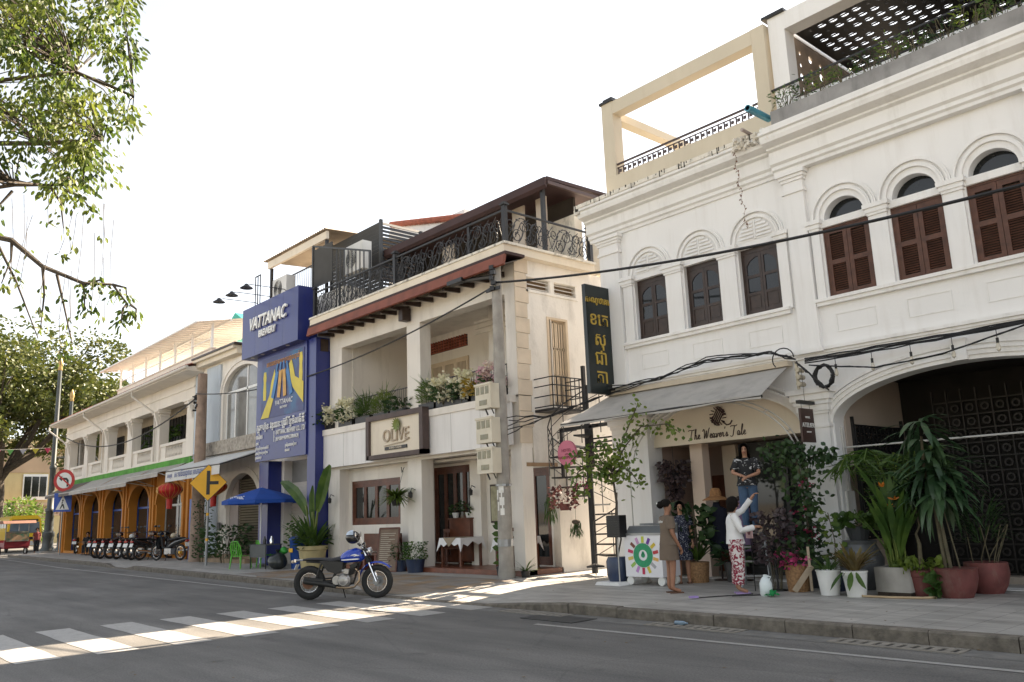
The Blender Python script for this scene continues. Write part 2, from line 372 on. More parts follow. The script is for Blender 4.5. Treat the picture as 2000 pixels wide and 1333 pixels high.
def paving(name, c1, c2, mort):
    m, n, b, L, N = nodes_of(name)
    g = N('ShaderNodeNewGeometry'); br = N('ShaderNodeTexBrick'); br.inputs['Scale'].default_value = 1
    br.inputs['Brick Width'].default_value = .4; br.inputs['Row Height'].default_value = .4; br.offset = 0; br.inputs['Mortar Size'].default_value = .006
    br.inputs['Color1'].default_value = (*c1, 1); br.inputs['Color2'].default_value = (*c2, 1); br.inputs['Mortar'].default_value = (*mort, 1)
    L(g.outputs['Position'], br.inputs[0])
    mp = N('ShaderNodeMapping'); mp.inputs['Scale'].default_value = (.5, 2.2, 1); L(g.outputs['Position'], mp.inputs[0])
    c = N('ShaderNodeTexNoise'); c.inputs['Scale'].default_value = 1.6; c.inputs['Detail'].default_value = 9; c.inputs['Roughness'].default_value = .7; L(mp.outputs[0], c.inputs[0])
    r = N('ShaderNodeMapRange'); r.inputs[1].default_value = .3; r.inputs[2].default_value = .72; r.inputs[3].default_value = .58; r.inputs[4].default_value = 1.25; L(c.outputs[0], r.inputs[0])
    mx = N('ShaderNodeMix'); mx.data_type = 'RGBA'; mx.blend_type = 'MULTIPLY'; mx.inputs[0].default_value = 1
    L(br.outputs[0], mx.inputs[6]); L(r.outputs[0], mx.inputs[7]); L(mx.outputs[2], b.inputs['Base Color'])
    b.inputs['Roughness'].default_value = .6
    bp = N('ShaderNodeBump'); bp.inputs['Strength'].default_value = .25; bp.inputs['Distance'].default_value = .01; L(c.outputs[0], bp.inputs['Height']); L(bp.outputs[0], b.inputs['Normal'])
    return m
asph = asphalt(); pave = paving('paving_tiles', (.375, .36, .335), (.44, .42, .39), (.22, .21, .195))
pave_o = paving('ochre_paving_tiles', (.30, .20, .11), (.27, .25, .23), (.14, .12, .1))
paint_w = mat('road_paint', (.36, .35, .335), .6, .08, 4, dirt=(.13, .127, .12), dirt_amt=.8, dscale=(9, 9, 1))
kerbm = mat('kerb_stone', (.16, .14, .115), .95, .3, 9, .6, 30, dirt=(.05, .045, .04), dirt_amt=.8, dscale=(3, 3, 3))
earth = mat('dry_ground', (.20, .17, .13), .95, .25, .3)
g_ = MB().add([(-900, -900, -.03), (900, -900, -.03), (900, 900, -.03), (-900, 900, -.03)], [(0, 1, 2, 3)]).build('ground', earth, kind='structure')
road = MB()
xs = [-62-i*0 for i in range(1)]
xs = [-64+i*1.0 for i in range(77)]
road.surf([[(x, -7, 0) for x in xs], [(x, yk(x)+.15, 0) for x in xs]])
road.add([(-120, -60, 0), (-64, -60, 0), (-64, 80, 0), (-120, 80, 0)], [(0, 1, 2, 3)])
road = road.build('road', asph, kind='structure')
far_side = MB().box(-64, 40, -45, -7, -.02, .14).build('added_bounce_pavement', mat('bounce_pale', (.52, .49, .44), .85, .1, .5), kind='structure')  # unseen pale pavement, added to bounce sunlight onto the facades
# zebra stripes, each its own painted slab
for k in range(8):
    y0 = 2.62+.955*k - (0.02 if k else 0); x0, x1 = -15.8+.09*k, -12.2+.09*k
    a = MB()
    n = 8; pts0 = []; pts1 = []
    for i in range(n+1):
        x = x0+(x1-x0)*i/n
        pts0.append((x, y0+rnd.uniform(-.012, .012)-.05*i/n, .005)); pts1.append((x, y0+.52+rnd.uniform(-.012, .012)-.05*i/n, .005))
    a.surf([pts0, pts1]).build('crossing_stripe', paint_w, road)
for nm, pts in (('edge_line', [(-9.3, 8.62), (-6, 8.70), (-2.5, 8.80), (6, 8.9)]), ('edge_line', [(-41, 10.05), (-36.4, 9.86), (-27, 9.55), (-16.6, 9.2)]),
                ('edge_line', [(-62, 11.5), (-50, 10.7), (-41, 10.05)]), ('stop_line', [(-37.2, 9.8), (-40, 8.9), (-46, 7.0)])):
    a = MB(); lo = [(x, y-.05, .005) for x, y in pts]; hi = [(x, y+.05, .005) for x, y in pts]
    a.surf([lo, hi]).build(nm, paint_w, road)
# gutter channel strip and slotted drain covers
gut = mat('gutter_concrete', (.17, .165, .155), .9, .2, 4, dirt=(.07, .065, .06), dirt_amt=.7, dscale=(3, 3, 1))
a = MB(); gx = [-62+i for i in range(75)]
a.surf([[(x, yk(x)-.42, .003) for x in gx], [(x, yk(x)-.001, .003) for x in gx]]); a.build('gutter', gut, road)
drainm = mat('drain_cover', (.24, .22, .19), .9, .2, 6)
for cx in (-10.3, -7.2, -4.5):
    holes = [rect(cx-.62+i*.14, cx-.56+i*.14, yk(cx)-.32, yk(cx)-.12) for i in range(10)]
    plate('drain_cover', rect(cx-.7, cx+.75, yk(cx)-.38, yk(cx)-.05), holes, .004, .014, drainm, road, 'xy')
    MB().box(cx-.66, cx+.72, yk(cx)-.35, yk(cx)-.08, .0035, .0042).build('drain_slot_shade', black, road)  # thin black sheet below the slots stands in for their shade
MB().box(-10.0, -8.9, 8.95, 9.5, .004, .012).build('utility_cover', mat('cover_dark', (.045, .045, .045), .7, .2, 6), road)
# pavement
pv = MB(); X = [-63+.5*i for i in range(149)]
rows = [[(x, yk(x)+.16, hk(x)) for x in X], [(x, yk(x)+.9, .5*hk(x)+.075) for x in X], [(x, yk(x)+1.9, .15) for x in X], [(x, 40, .15) for x in X]]
pv.surf(rows); pv = pv.build('pavement', pave, kind='structure')
a = MB(); X2 = [-24+.5*i for i in range(21)]
zz = lambda x, t: (1-t)*(hk(x))+t*.15
a.surf([[(x, yk(x)+.3+.2*math.sin(x*2.1), zz(x, .12)*.5+.5*zz(x, .12)+.006) for x in X2], [(x, yk(x)+.9, .5*hk(x)+.075+.006) for x in X2], [(x, yk(x)+1.9, .156) for x in X2], [(x, 12.6, .156) for x in X2]])
a.build('ochre_paving', pave_o, pv)
x = -62.9
while x < 10:
    l = rnd.uniform(.9, 1.25) if x < -20 else rnd.uniform(.82, 1.18)
    q = MB(); xa, xb = x+.006, x+l-.006; dz = rnd.uniform(-.006, .006); dy = rnd.uniform(-.008, .008)
    vs = []
    for xx in (xa, xb):
        h = max(hk(xx)+.004+dz, .012)
        vs += [(xx, yk(xx)+dy, -.05), (xx, yk(xx)+.17, -.05), (xx, yk(xx)+.17, h), (xx, yk(xx)+.02+dy, h), (xx, yk(xx)+dy, h-.02)]
    q.add(vs, [(0, 1, 2, 3, 4), (9, 8, 7, 6, 5), (0, 5, 6, 1), (1, 6, 7, 2), (2, 7, 8, 3), (3, 8, 9, 4), (4, 9, 5, 0)])
    q.build('kerb_stone', kerbm, pv); x += l

# ---------------------------------------------------------------- right-hand white colonial building
B = thing('colonial_building', 'long white colonial shophouse with arched shuttered windows and rooftop terrace', 'building', (-7.7, 14.4, 0))
def loc_fix(): pass
def part(mb, name, m, parent=B, **k):
    # geometry is written in world metres; the parent's offset is undone
    off = Vector((0, 0, 0)); p = parent
    while p is not None: off += p.location; p = p.parent
    mb.v = [(x-off.x, y-off.y, z-off.z) for x, y, z in mb.v]
    return mb.build(name, m, parent, **k)
def unoff(o):
    off = Vector((0, 0, 0)); p = o.parent
    while p is not None: off += p.location; p = p.parent
    o.location = o.location-off; return o
YF = 14.4
WL = [-11.32, -9.94, -8.58]; WR = [-6.74, -5.46, -4.19]
holes = [archpoly(-11.6, -8.02, .0, 2.95, .78), archpoly(-7.38, -2.78, .0, 2.98, .76)]
holes[0] = [(-11.6, .16), (-8.02, .16)]+holes[0][2:]; holes[1] = [(-7.38, .16), (-2.78, .16)]+holes[1][2:]
for c in WL: holes.append(rect(c-.435, c+.435, 5.27, 6.65))
for c in WR: holes += [rect(c-.44, c+.44, 5.26, 6.6), [(p[0], p[1]) for p in ell(c, 6.74, .38, .36, n=16)]]
unoff(plate('facade_wall', rect(-12.72, 8, .15, 8.4), holes, YF, YF+.35, white, B))
part(MB().box(-12.72, -12.5, YF+.36, 18, .15, 8.4).box(-12.5, -8.0, 17.8, 18, .15, 8.28).box(-7.9, 8, 23.7, 24, .15, 8.28).box(-8.1, -7.9, 18.01, 23.69, .15, 8.28).box(7.7, 8, YF+.36, 23.6, .15, 8.4), 'side_wall', white)
part(MB().box(-12.7, -8.1, YF+.36, 18, 8.3, 8.6).box(-8.1, 8, YF+.36, 24, 8.3, 8.6), 'roof_slab', concrete)
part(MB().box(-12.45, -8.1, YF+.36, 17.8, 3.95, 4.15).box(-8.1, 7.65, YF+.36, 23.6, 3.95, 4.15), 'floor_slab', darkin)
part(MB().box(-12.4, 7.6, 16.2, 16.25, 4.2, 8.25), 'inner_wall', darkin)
# pilasters, capitals, window columns
p = MB()
for x0, x1 in ((-12.68, -12.1), (-7.82, -7.42), (-3.45, -3.0)):
    p.box(x0, x1, YF-.1, YF, 4.37, 7.86)
part(p, 'pilaster', white)
c = MB()
for x0, x1 in ((-12.68, -12.1), (-7.82, -7.42), (-3.45, -3.0)):
    for z0, z1, e in ((7.42, 7.46, .035), (7.46, 7.5, .02), (7.66, 7.72, .03), (7.72, 7.78, .06), (7.78, 7.86, .1)):
        c.box(x0-e, x1+e, YF-.1-e, YF-.001, z0, z1)
part(c, 'pilaster_capital', white2)
c = MB(); d = MB()
colx = [(-12.05, -11.79), (-10.84, -10.42), (-9.46, -9.06), (-8.1, -7.9)] + [(-7.38, -7.22), (-6.26, -5.94), (-4.98, -4.67), (-3.71, -3.48)]
for i, (x0, x1) in enumerate(colx):
    d.box(x0, x1, YF-.06, YF-.002, 5.22, 6.55)
    for z0, z1, e in ((6.55, 6.6, .02), (6.6, 6.68, .04), (6.68, 6.76, .07)): c.box(x0-e, x1+e, YF-.07-e, YF-.001, z0, z1)
part(d, 'window_column', white); part(c, 'column_capital', white2)
for i, cx in enumerate(WL+WR):
    h = MB()
    archband(h, cx, 6.76, .46, .46, .5, .5, YF-.05, YF-.001); archband(h, cx, 6.76, .5, .5, .53, .53, YF-.03, YF-.001)
    archband(h, cx, 6.76, .57, .57, .6, .6, YF-.06, YF-.001); archband(h, cx, 6.76, .6, .6, .633, .633, YF-.035, YF-.001)
    part(h, 'window_hood', white2)
    part(MB().ext([(0, 0), (.02, -.002), (.02, .3), (0, .3)], 0, 0.001, 'xz') if 0 else MB().box(cx-.37, cx+.37, YF-.012, YF-.001, 4.6, 4.62).box(cx-.37, cx+.37, YF-.012, YF-.001, 4.92, 4.94).box(cx-.37, cx-.35, YF-.012, YF-.001, 4.62, 4.92).box(cx+.35, cx+.37, YF-.012, YF-.001, 4.62, 4.92), 'apron_panel', white2)
s = MB()
for x0, x1 in ((-12.1, -7.95), (-7.42, -3.45)):
    s.box(x0, x1, YF-.13, YF-.001, 5.19, 5.25).box(x0+.01, x1-.01, YF-.09, YF-.001, 5.12, 5.19)
part(s, 'window_sill_band', white2)
s = MB()
for z0, z1, e in ((4.2, 4.25, .05), (4.25, 4.3, .08), (4.3, 4.36, .12)): s.box(-12.75, 8, YF-e, YF-.001, z0, z1)
for (x0, x1) in ((-12.75, -12.05), (-7.9, -7.35)): s.box(x0, x1, YF-.17, YF-.121, 4.28, 4.36)
part(s, 'string_course', white2)
# main cornice
co = MB()
prof = [(YF, 7.86), (YF-.04, 7.86), (YF-.05, 7.92), (YF-.1, 7.95), (YF-.1, 8.02), (YF-.16, 8.06), (YF-.16, 8.3), (YF-.24, 8.33), (YF-.24, 8.37), (YF-.42, 8.42), (YF-.45, 8.5), (YF-.45, 8.55), (YF-.5, 8.57), (YF-.5, 8.63), (YF, 8.63)]
co.ext(prof, -13.0, -7.95, 'yz')
prof2 = [(y-.12 if y < YF else y, z) for y, z in prof]
co.ext(prof2, -7.95, 8, 'yz')
part(co, 'cornice', white2)
part(MB().box(-13.02, -7.97, YF-.52, YF-.05, 8.632, 8.72).box(-13.05, -12.9, YF-.5, YF+2.5, 8.5, 8.632), 'cornice_cap', capdirt)
part(MB().box(-7.9, 8, YF-.62, YF-.05, 8.632, 8.69), 'cornice_cap', white2)
mt = MB()
for i in range(34):
    x = rnd.uniform(-13.0, -8.1); z1 = 8.72; y = YF-.53; mt.box(x, x+rnd.uniform(.008, .022), y, y+.02, z1-rnd.uniform(.02, .13), z1+rnd.uniform(-.02, .03))
part(mt, 'moss_stains', mat('black_moss', (.03, .027, .02), .95, .3, 10), kind='stuff')
# windows left bay: dark wood casements with panes over panels
def casement(cx):
    f = part(MB().box(cx-.435, cx-.39, YF+.1, YF+.16, 5.27, 6.65).box(cx+.39, cx+.435, YF+.1, YF+.16, 5.27, 6.65).box(cx-.39, cx+.39, YF+.1, YF+.16, 6.55, 6.65).box(cx-.39, cx+.39, YF+.1, YF+.16, 5.27, 5.32), 'window', darkwood)
    for s_ in (-1, 1):
        x0, x1 = (cx-.39, cx-.003) if s_ < 0 else (cx+.003, cx+.39)
        q = MB()
        st = .055
        q.box(x0, x0+st, YF+.11, YF+.15, 5.32, 6.55).box(x1-st, x1, YF+.11, YF+.15, 5.32, 6.55)
        for z0, z1 in ((5.32, 5.38), (5.68, 5.74), (6.04, 6.1), (6.46, 6.55)): q.box(x0+st, x1-st, YF+.111, YF+.149, z0, z1)
        q.box(x0+st+.03, x1-st-.03, YF+.118, YF+.15, 5.42, 5.64)
        # arched head corner
        xa = x0+st if s_ < 0 else x1-st
        q.ext([(xa, 6.46), (xa, 6.3), (xa-s_*.08, 6.4), (xa-s_*.2, 6.46)], YF+.112, YF+.148)
        lf = part(q, 'window_leaf', darkwood, f)
        part(MB().box(x0+st-.001, x1-st+.001, YF+.125, YF+.13, 5.38, 5.68), 'lower_panel', darkwood, f)
        for z0, z1 in ((5.74, 6.04), (6.1, 6.46)): part(MB().box(x0+st-.001, x1-st+.001, YF+.128, YF+.132, z0, z1), 'pane', glassd, f)
for cx in WL:
    casement(cx)
    fan = MB().ext(ell(cx, 6.78, .41, .41, n=20), YF-.012, YF-.002)
    part(fan, 'blind_fanlight', white)
    sl_ = MB()
    for k in range(5):
        z = 6.82+k*.075; hw = math.sqrt(max(.0, .39**2-(z-6.78)**2))-.02
        for s_ in (-1, 1):
            if hw > .06: sl_.add([(cx+s_*.03, YF-.014, z+.05), (cx+s_*hw, YF-.014, z+.05), (cx+s_*hw, YF-.045, z), (cx+s_*.03, YF-.045, z)], [(0, 1, 2, 3)])
    sl_.box(cx-.018, cx+.018, YF-.03, YF-.013, 6.79, 7.17)
    part(sl_, 'fanlight_louvres', white2)
def shutter_window(cx):
    f = part(MB().box(cx-.44, cx-.41, YF+.03, YF+.1, 5.26, 6.6).box(cx+.41, cx+.44, YF+.03, YF+.1, 5.26, 6.6).box(cx-.41, cx+.41, YF+.03, YF+.1, 6.56, 6.6), 'window', shutter)
    for s_ in (-1, 1):
        x0, x1 = (cx-.41, cx-.004) if s_ < 0 else (cx+.004, cx+.41)
        q = MB(); st = .075
        q.box(x0, x0+st, YF+.035, YF+.075, 5.27, 6.555).box(x1-st, x1, YF+.035, YF+.075, 5.27, 6.555)
        for z0, z1 in ((5.27, 5.36), (5.87, 5.96), (6.46, 6.555)): q.box(x0+st, x1-st, YF+.036, YF+.074, z0, z1)
        lf = part(q, 'shutter_leaf', shutter, f)
        sm = MB()
        for za, zb in ((5.36, 5.87), (5.96, 6.46)):
            k = za+.02
            while k < zb-.02:
                sm.add([(x0+st, YF+.04, k), (x1-st, YF+.04, k), (x1-st, YF+.07, k+.032), (x0+st, YF+.07, k+.032)], [(0, 1, 2, 3)]); k += .042
        part(sm, 'louvre_slats', shutter, f)
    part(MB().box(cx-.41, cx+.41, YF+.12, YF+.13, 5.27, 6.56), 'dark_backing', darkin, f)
    part(MB().box(cx-.44, cx+.44, YF-.02, YF+.05, 6.602, 6.735), 'transom_bar', white2, f)
    part(MB().ext(ell(cx, 6.735, .4, .4, n=16), YF+.2, YF+.21), 'lunette_pane', glassd, f)
for cx in WR: shutter_window(cx)
# ground floor piers and capitals
p = MB().box(-12.5, -11.6, YF-.12, YF-.001, .15, 2.95).box(-7.96, -7.42, YF-.12, YF-.001, .15, 2.95)
part(p, 'pier', white)
c = MB()
for x0, x1 in ((-12.5, -11.6), (-7.96, -7.42)):
    for z0, z1, e in ((2.9, 2.95, .02), (3.15, 3.2, .03), (3.2, 3.32, .05), (3.32, 3.4, .08), (3.4, 3.52, .12), (3.52, 3.62, .17)): c.box(x0-e, x1+e, YF-.12-e, YF-.001, z0, z1)
    c.box(x0, x1, YF-.12, YF-.002, 2.95, 3.15)
part(c, 'pier_capital', white2)
h = MB()
for cx, a, b, zs in ((-5.08, 2.3, .76, 2.98), (-9.81, 1.79, .78, 2.95)):
    for k, (o0, o1, t) in enumerate(((.0, .07, .03), (.07, .15, .06), (.15, .2, .09), (.24, .29, .05))): archband(h, cx, zs, a+o0, b+o0, a+o1, b+o1, YF-t, YF-.001, 40)
h.box(-5.2, -4.96, YF-.11, YF-.002, 3.74, 4.1)
part(h, 'arch_moulding', white2)
# shop front under the left arch
fl = archpoly(-11.6, -8.02, 2.86, 2.96, .77)
SH = part(MB().ext(fl, YF+.1, YF+.16), 'sign_fascia', cream)
tx = mat('sign_brown', (.045, .02, .018), .6, .1, 5)
GL = {'T': (.66, [[(-.1, .85), (.0, .95), (.5, .92), (.62, 1.0)], [(.35, .93), (.25, .4), (.2, .05), (.05, -.08), (-.1, .0)]]), 'h': (.42, [[(.0, .0), (.12, .5), (.2, .95), (.12, 1.0), (.06, .6), (.05, 0), (.1, .28), (.2, .4), (.26, .3), (.25, .05), (.33, .0), (.42, .12)]]),
      'e': (.3, [[(0, .12), (.15, .2), (.22, .32), (.15, .42), (.06, .3), (.06, .1), (.16, .0), (.3, .1)]]), 'W': (.82, [[(-.05, .7), (.05, .9), (.15, .8), (.17, .3), (.2, .0), (.3, .3), (.42, .75), (.42, .3), (.47, .0), (.6, .4), (.68, .85), (.78, 1.0)]]),
      'a': (.4, [[(.25, .36), (.12, .42), (.02, .25), (.06, .03), (.16, .05), (.25, .38), (.24, .05), (.32, .0), (.4, .12)]]), 'v': (.38, [[(0, .3), (.06, .4), (.1, .05), (.16, .0), (.26, .38), (.32, .34), (.4, .3)]]),
      'r': (.34, [[(0, .1), (.08, .42), (.12, .36), (.2, .38), (.19, .08), (.26, 0), (.34, .12)]]), 's': (.34, [[(0, .1), (.12, .42), (.18, .2), (.14, .02), (.02, .05), (.2, .04), (.3, .12)]]), 'l': (.28, [[(0, .1), (.14, .55), (.2, .95), (.13, 1.0), (.08, .5), (.1, .06), (.18, 0), (.28, .12)]]), "'": (.14, [[(.05, .95), (.02, .75)]]), ' ': (.3, [])}
cur_ = MB(); cx_ = 0; tot = sum(GL[c_][0] for c_ in "The Weaver's Tale"); ks = 1.38/tot
for c_ in "The Weaver's Tale":
    for st_ in GL[c_][1]:
        pts_ = []
        for i_ in range(len(st_)-1):
            p0_, p1_, p2_, p3_ = st_[max(0, i_-1)], st_[i_], st_[i_+1], st_[min(len(st_)-1, i_+2)]
            for j_ in range(3):
                u_ = j_/3; pts_.append(tuple(.5*(2*p1_[q_]+(p2_[q_]-p0_[q_])*u_+(2*p0_[q_]-5*p1_[q_]+4*p2_[q_]-p3_[q_])*u_*u_+(3*p1_[q_]-p0_[q_]-3*p2_[q_]+p3_[q_])*u_**3) for q_ in (0, 1)))
        pts_.append(st_[-1])
        cur_.tube([(-10.66+(cx_+a_)*ks+.12*b_*ks, YF+.09, 2.945+b_*ks) for a_, b_ in pts_], .0085, 5)
    cx_ += GL[c_][0]
part(cur_, 'lettering', tx)
yb = MB(); cx, cz, r = -9.9, 3.37, .19
for k in range(9):
    o_ = (k-4)*.042; hw = math.sqrt(max(.001, r*r-o_*o_)); ang = R(55) if abs(o_) < .1 else R(-40)
    dx, dz = math.cos(ang), math.sin(ang)
    p0 = (cx-dz*o_-dx*hw, YF+.085, cz+dx*o_-dz*hw); p1 = (cx-dz*o_+dx*hw, YF+.085, cz+dx*o_+dz*hw); yb.tube([p0, p1], .013, 5)
for k in range(14):
    a_ = 2*math.pi*k/14; yb.tube([(cx+.12*math.cos(a_), YF+.087, cz+.12*math.sin(a_)), (cx+.2*math.cos(a_+.2), YF+.087, cz+.2*math.sin(a_+.2))], .011, 5)
yb.tube([(cx+.1, YF+.085, cz-.12), (cx+.2, YF+.085, cz-.2), (cx+.28, YF+.085, cz-.19), (cx+.33, YF+.085, cz-.12)], .013, 5)
part(yb, 'yarn_ball_emblem', tx)
pink = mat('pinkish_wall', (.34, .25, .21), .85, .1, 1.5)
creamin = mat('shop_wall', (.62, .52, .42), .8, .05, 1)
part(MB().box(-11.62, -10.75, 16.3, 16.4, .15, 3.0).box(-11.7, -11.6, YF+.36, 16.4, .15, 3.9), 'shop_wall', pink)
part(MB().box(-10.7, -10.35, 15.7, 15.8, .15, 2.86).box(-8.0, -7.9, YF+.36, 17.79, .15, 3.9), 'shop_wall', creamin)
part(MB().box(-11.58, -8.03, YF+.36, 16.3, 2.9, 2.98), 'shop_ceiling', creamin)
part(MB().box(-10.93, -10.62, 14.85, 15.1, .15, 2.89), 'shop_post', mat('shop_post_paint', (.72, .58, .48), .8, .04, 1))
part(MB().box(-11.4, -10.95, 16.25, 16.29, .15, 2.25), 'inner_door', redwood)
dr = part(MB().box(-10.35, -10.25, 15.68, 15.76, .15, 2.6).box(-8.12, -8.02, 15.68, 15.76, .15, 2.6).box(-10.25, -8.12, 15.68, 15.76, 2.45, 2.86).box(-9.25, -9.15, 15.68, 15.76, .15, 2.45).box(-10.25, -9.25, 15.69, 15.75, .15, .3).box(-9.15, -8.12, 15.69, 15.75, .15, .3).box(-10.25, -9.25, 15.69, 15.75, 1.1, 1.16).box(-9.15, -8.12, 15.69, 15.75, 1.1, 1.16), 'shop_door', black)
for x0, x1 in ((-10.25, -9.25), (-9.15, -8.12)):
    for z0, z1 in ((.3, 1.1), (1.16, 2.45)): part(MB().box(x0, x1, 15.72, 15.725, z0, z1), 'pane', glasst, dr)
# rounded pipe hoop under the awning
hp = MB()
hp.tube([(-9.85+2.0*math.cos(t), YF-.55, 2.35+1.25*math.sin(t)) for t in [R(8+164*i/30) for i in range(31)]], .014, 6)
hp.tube([(-9.85+2.0*math.cos(t), YF-.38, 2.35+1.32*math.sin(t)) for t in [R(8+164*i/30) for i in range(31)]], .014, 6)
for i in range(3, 28, 4):
    t = R(8+164*i/30); hp.tube([(-9.85+2.0*math.cos(t), YF-.55, 2.35+1.25*math.sin(t)), (-9.85+2.0*math.cos(t), YF-.38, 2.35+1.32*math.sin(t))], .01, 5)
for x in (-11.83, -7.87): hp.tube([(x, YF-.5, .15), (x, YF-.5, 2.55)], .014, 6)
tag(hp.build('pipe_arch', tubeg), 'thin grey pipe arch for climbers framing the weaving shop entrance', 'arch frame')
# archway interior on the right
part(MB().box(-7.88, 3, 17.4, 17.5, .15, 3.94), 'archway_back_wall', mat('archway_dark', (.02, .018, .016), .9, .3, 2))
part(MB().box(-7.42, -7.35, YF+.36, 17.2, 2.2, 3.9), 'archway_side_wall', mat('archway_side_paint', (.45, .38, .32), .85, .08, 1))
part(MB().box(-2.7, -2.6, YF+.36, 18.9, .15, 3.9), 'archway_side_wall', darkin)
part(MB().box(-7.3, -2.75, 15.4, 15.75, .15, .26), 'threshold', mat('threshold_stone', (.33, .28, .23), .8, .15, 4))
def lattice(mb, x0, x1, z0, z1, y, st, th, axis='x'):
    n = int((x1-x0)/st); m_ = int((z1-z0)/st)
    for i in range(n+1):
        x = x0+i*st; (mb.box(x-th, x+th, y-.02, y+.02, z0, z1) if axis == 'x' else mb.box(y-.02, y+.02, x-th, x+th, z0, z1))
    for j in range(m_+1):
        z = z0+j*st; (mb.box(x0, x1, y-.015, y+.015, z-th, z+th) if axis == 'x' else mb.box(y-.015, y+.015, x0, x1, z-th, z+th))
    for i in range(n):
        for j in range(m_):
            cx_, cz_ = x0+(i+.5)*st, z0+(j+.5)*st; q = ell(cx_, cz_, st*.3, st*.3, 0, 2*math.pi, 8); q2 = ell(cx_, cz_, st*.18, st*.18, 0, 2*math.pi, 8)
            mb.strip(q2, q, y-.012, y+.012, 'xz' if axis == 'x' else 'yz')
lt = MB(); lattice(lt, -6.5, -2.8, .2, 3.55, 16.6, .26, .012)
part(lt, 'lattice_screen', mat('bronze_lattice', (.035, .03, .027), .55, .2, 5, metal=.3))
lt = MB(); lattice(lt, 15.0, 17.0, .9, 2.95, -7.3, .17, .016, 'y')
part(lt, 'gate_leaf', black)
part(MB().box(-7.35, -7.3, 14.95, 15.0, .15, 3.1).box(-7.35, -7.3, 17.0, 17.05, .15, 3.1), 'gate_post', black)
part(MB().box(-7.40, -7.34, 14.5, 14.78, 1.35, 1.75), 'meter_cabinet', potwhite)
part(MB().tube([(-7.36, 14.6, 1.75), (-7.36, 14.6, 2.9)], .02, 6).tube([(-7.36, 14.66, 1.75), (-7.36, 14.66, 2.9)], .012, 6), 'conduit', tubeg)
part(MB().tube([(-7.3, 14.56, 2.52), (-2.8, 14.56, 2.52)], .016, 6), 'archway_tie_rod', tubeg)
# roof terrace left: beige frame, wall, railing
part(MB().box(-12.36, -7.92, YF-.06, YF+.12, 8.722, 9.3), 'terrace_parapet', beige)
fr = MB().box(-12.36, -12.02, YF-.06, YF+.26, 9.302, 11.2).box(-8.2, -7.9, YF-.05, YF+.25, 9.302, 11.2).box(-12.02, -8.2, YF-.055, YF+.24, 10.87, 11.19)
fr.box(-12.3, -12.05, YF+.26, 17.6, 10.8, 11.0).box(-12.3, -12.05, 17.6, 17.85, 8.6, 11.0)
part(fr, 'terrace_frame', beige)
part(MB().box(-12.4, -11.98, YF-.1, YF+.3, 11.2, 11.26).box(-12.33, -12.05, YF-.03, YF+.23, 11.26, 11.34), 'post_cap', black)
rl = MB().box(-12.02, -8.2, YF-.02, YF+.02, 9.56, 9.6).box(-12.02, -8.2, YF-.015, YF+.015, 9.48, 9.5).box(-12.02, -8.2, YF-.015, YF+.015, 9.302, 9.325)
for i in range(26): rl.box(-12.0+i*.147, -11.975+i*.147, YF-.012, YF+.012, 9.325, 9.48)
for i in range(25): rl.box(-11.96+i*.147, -11.9+i*.147, YF-.01, YF+.01, 9.37, 9.44)
part(rl, 'terrace_railing', mat('railing_brown', (.05, .03, .028), .5, .2, 5))
# roof terrace right: planter trough, parapet, rail, white pergola, perforated roof
part(MB().box(-7.7, 8, YF-.5, YF-.1, 8.692, 9.02), 'planter_trough', concrete)
part(MB().box(-7.6, 8, YF+.15, YF+.27, 8.65, 9.42), 'terrace_parapet', white)
part(MB().box(-7.9, 8, YF+.0, YF+.05, 9.7, 9.735).box(-7.9, 8, YF+.18, YF+.2, 9.46, 9.475), 'terrace_rail', iron)
pg = MB().box(-7.85, -7.5, YF+.05, YF+.4, 8.65, 11.3).box(-7.5, 8, YF+.05, YF+.4, 10.93, 11.3).box(-7.83, -7.55, YF+.4, 20, 10.95, 11.25)
part(pg, 'pergola_frame', white)
part(MB().box(-7.95, -7.45, YF-.02, YF+.45, 11.3, 11.36), 'post_cap', black)
hol = []
for i in range(42):
    for j in range(16):
        cx_, cy_ = -7.25+i*.24, 15.05+j*.27; big = (i*7+j*3) % 5 != 0 and not (j > 6 and i > 9 and (i*j) % 3)
        if j > 15-(i*.4): continue
        r_ = .09 if big else .035
        hol.append(ell(cx_, cy_, r_*1.0, r_*.8, 0, math.pi, 7)); hol.append(ell(cx_, cy_-.03, r_*.95, r_*.5, math.pi, 2*math.pi, 7))
unoff(plate('perforated_roof', rect(-7.5, 3.5, 14.85, 20), hol, 10.98, 11.0, black, B, 'xy'))
hol = []
for i in range(9):
    for j in range(6): hol.append(ell(15.1+i*.42, 9.3+j*.27, .045 if (i+j) % 3 else .08, .05 if (i+j) % 3 else .09, 0, 2*math.pi, 8)[:-1])
unoff(plate('perforated_side_screen', rect(14.9, 19, 9.1, 10.95), hol, -7.58, -7.56, mat('screen_brown', (.22, .17, .13), .7, .2, 4), B, 'yz'))
part(MB().box(-7.5, 8, 19.9, 20.1, 8.6, 10.97), 'terrace_back_wall', darkin)
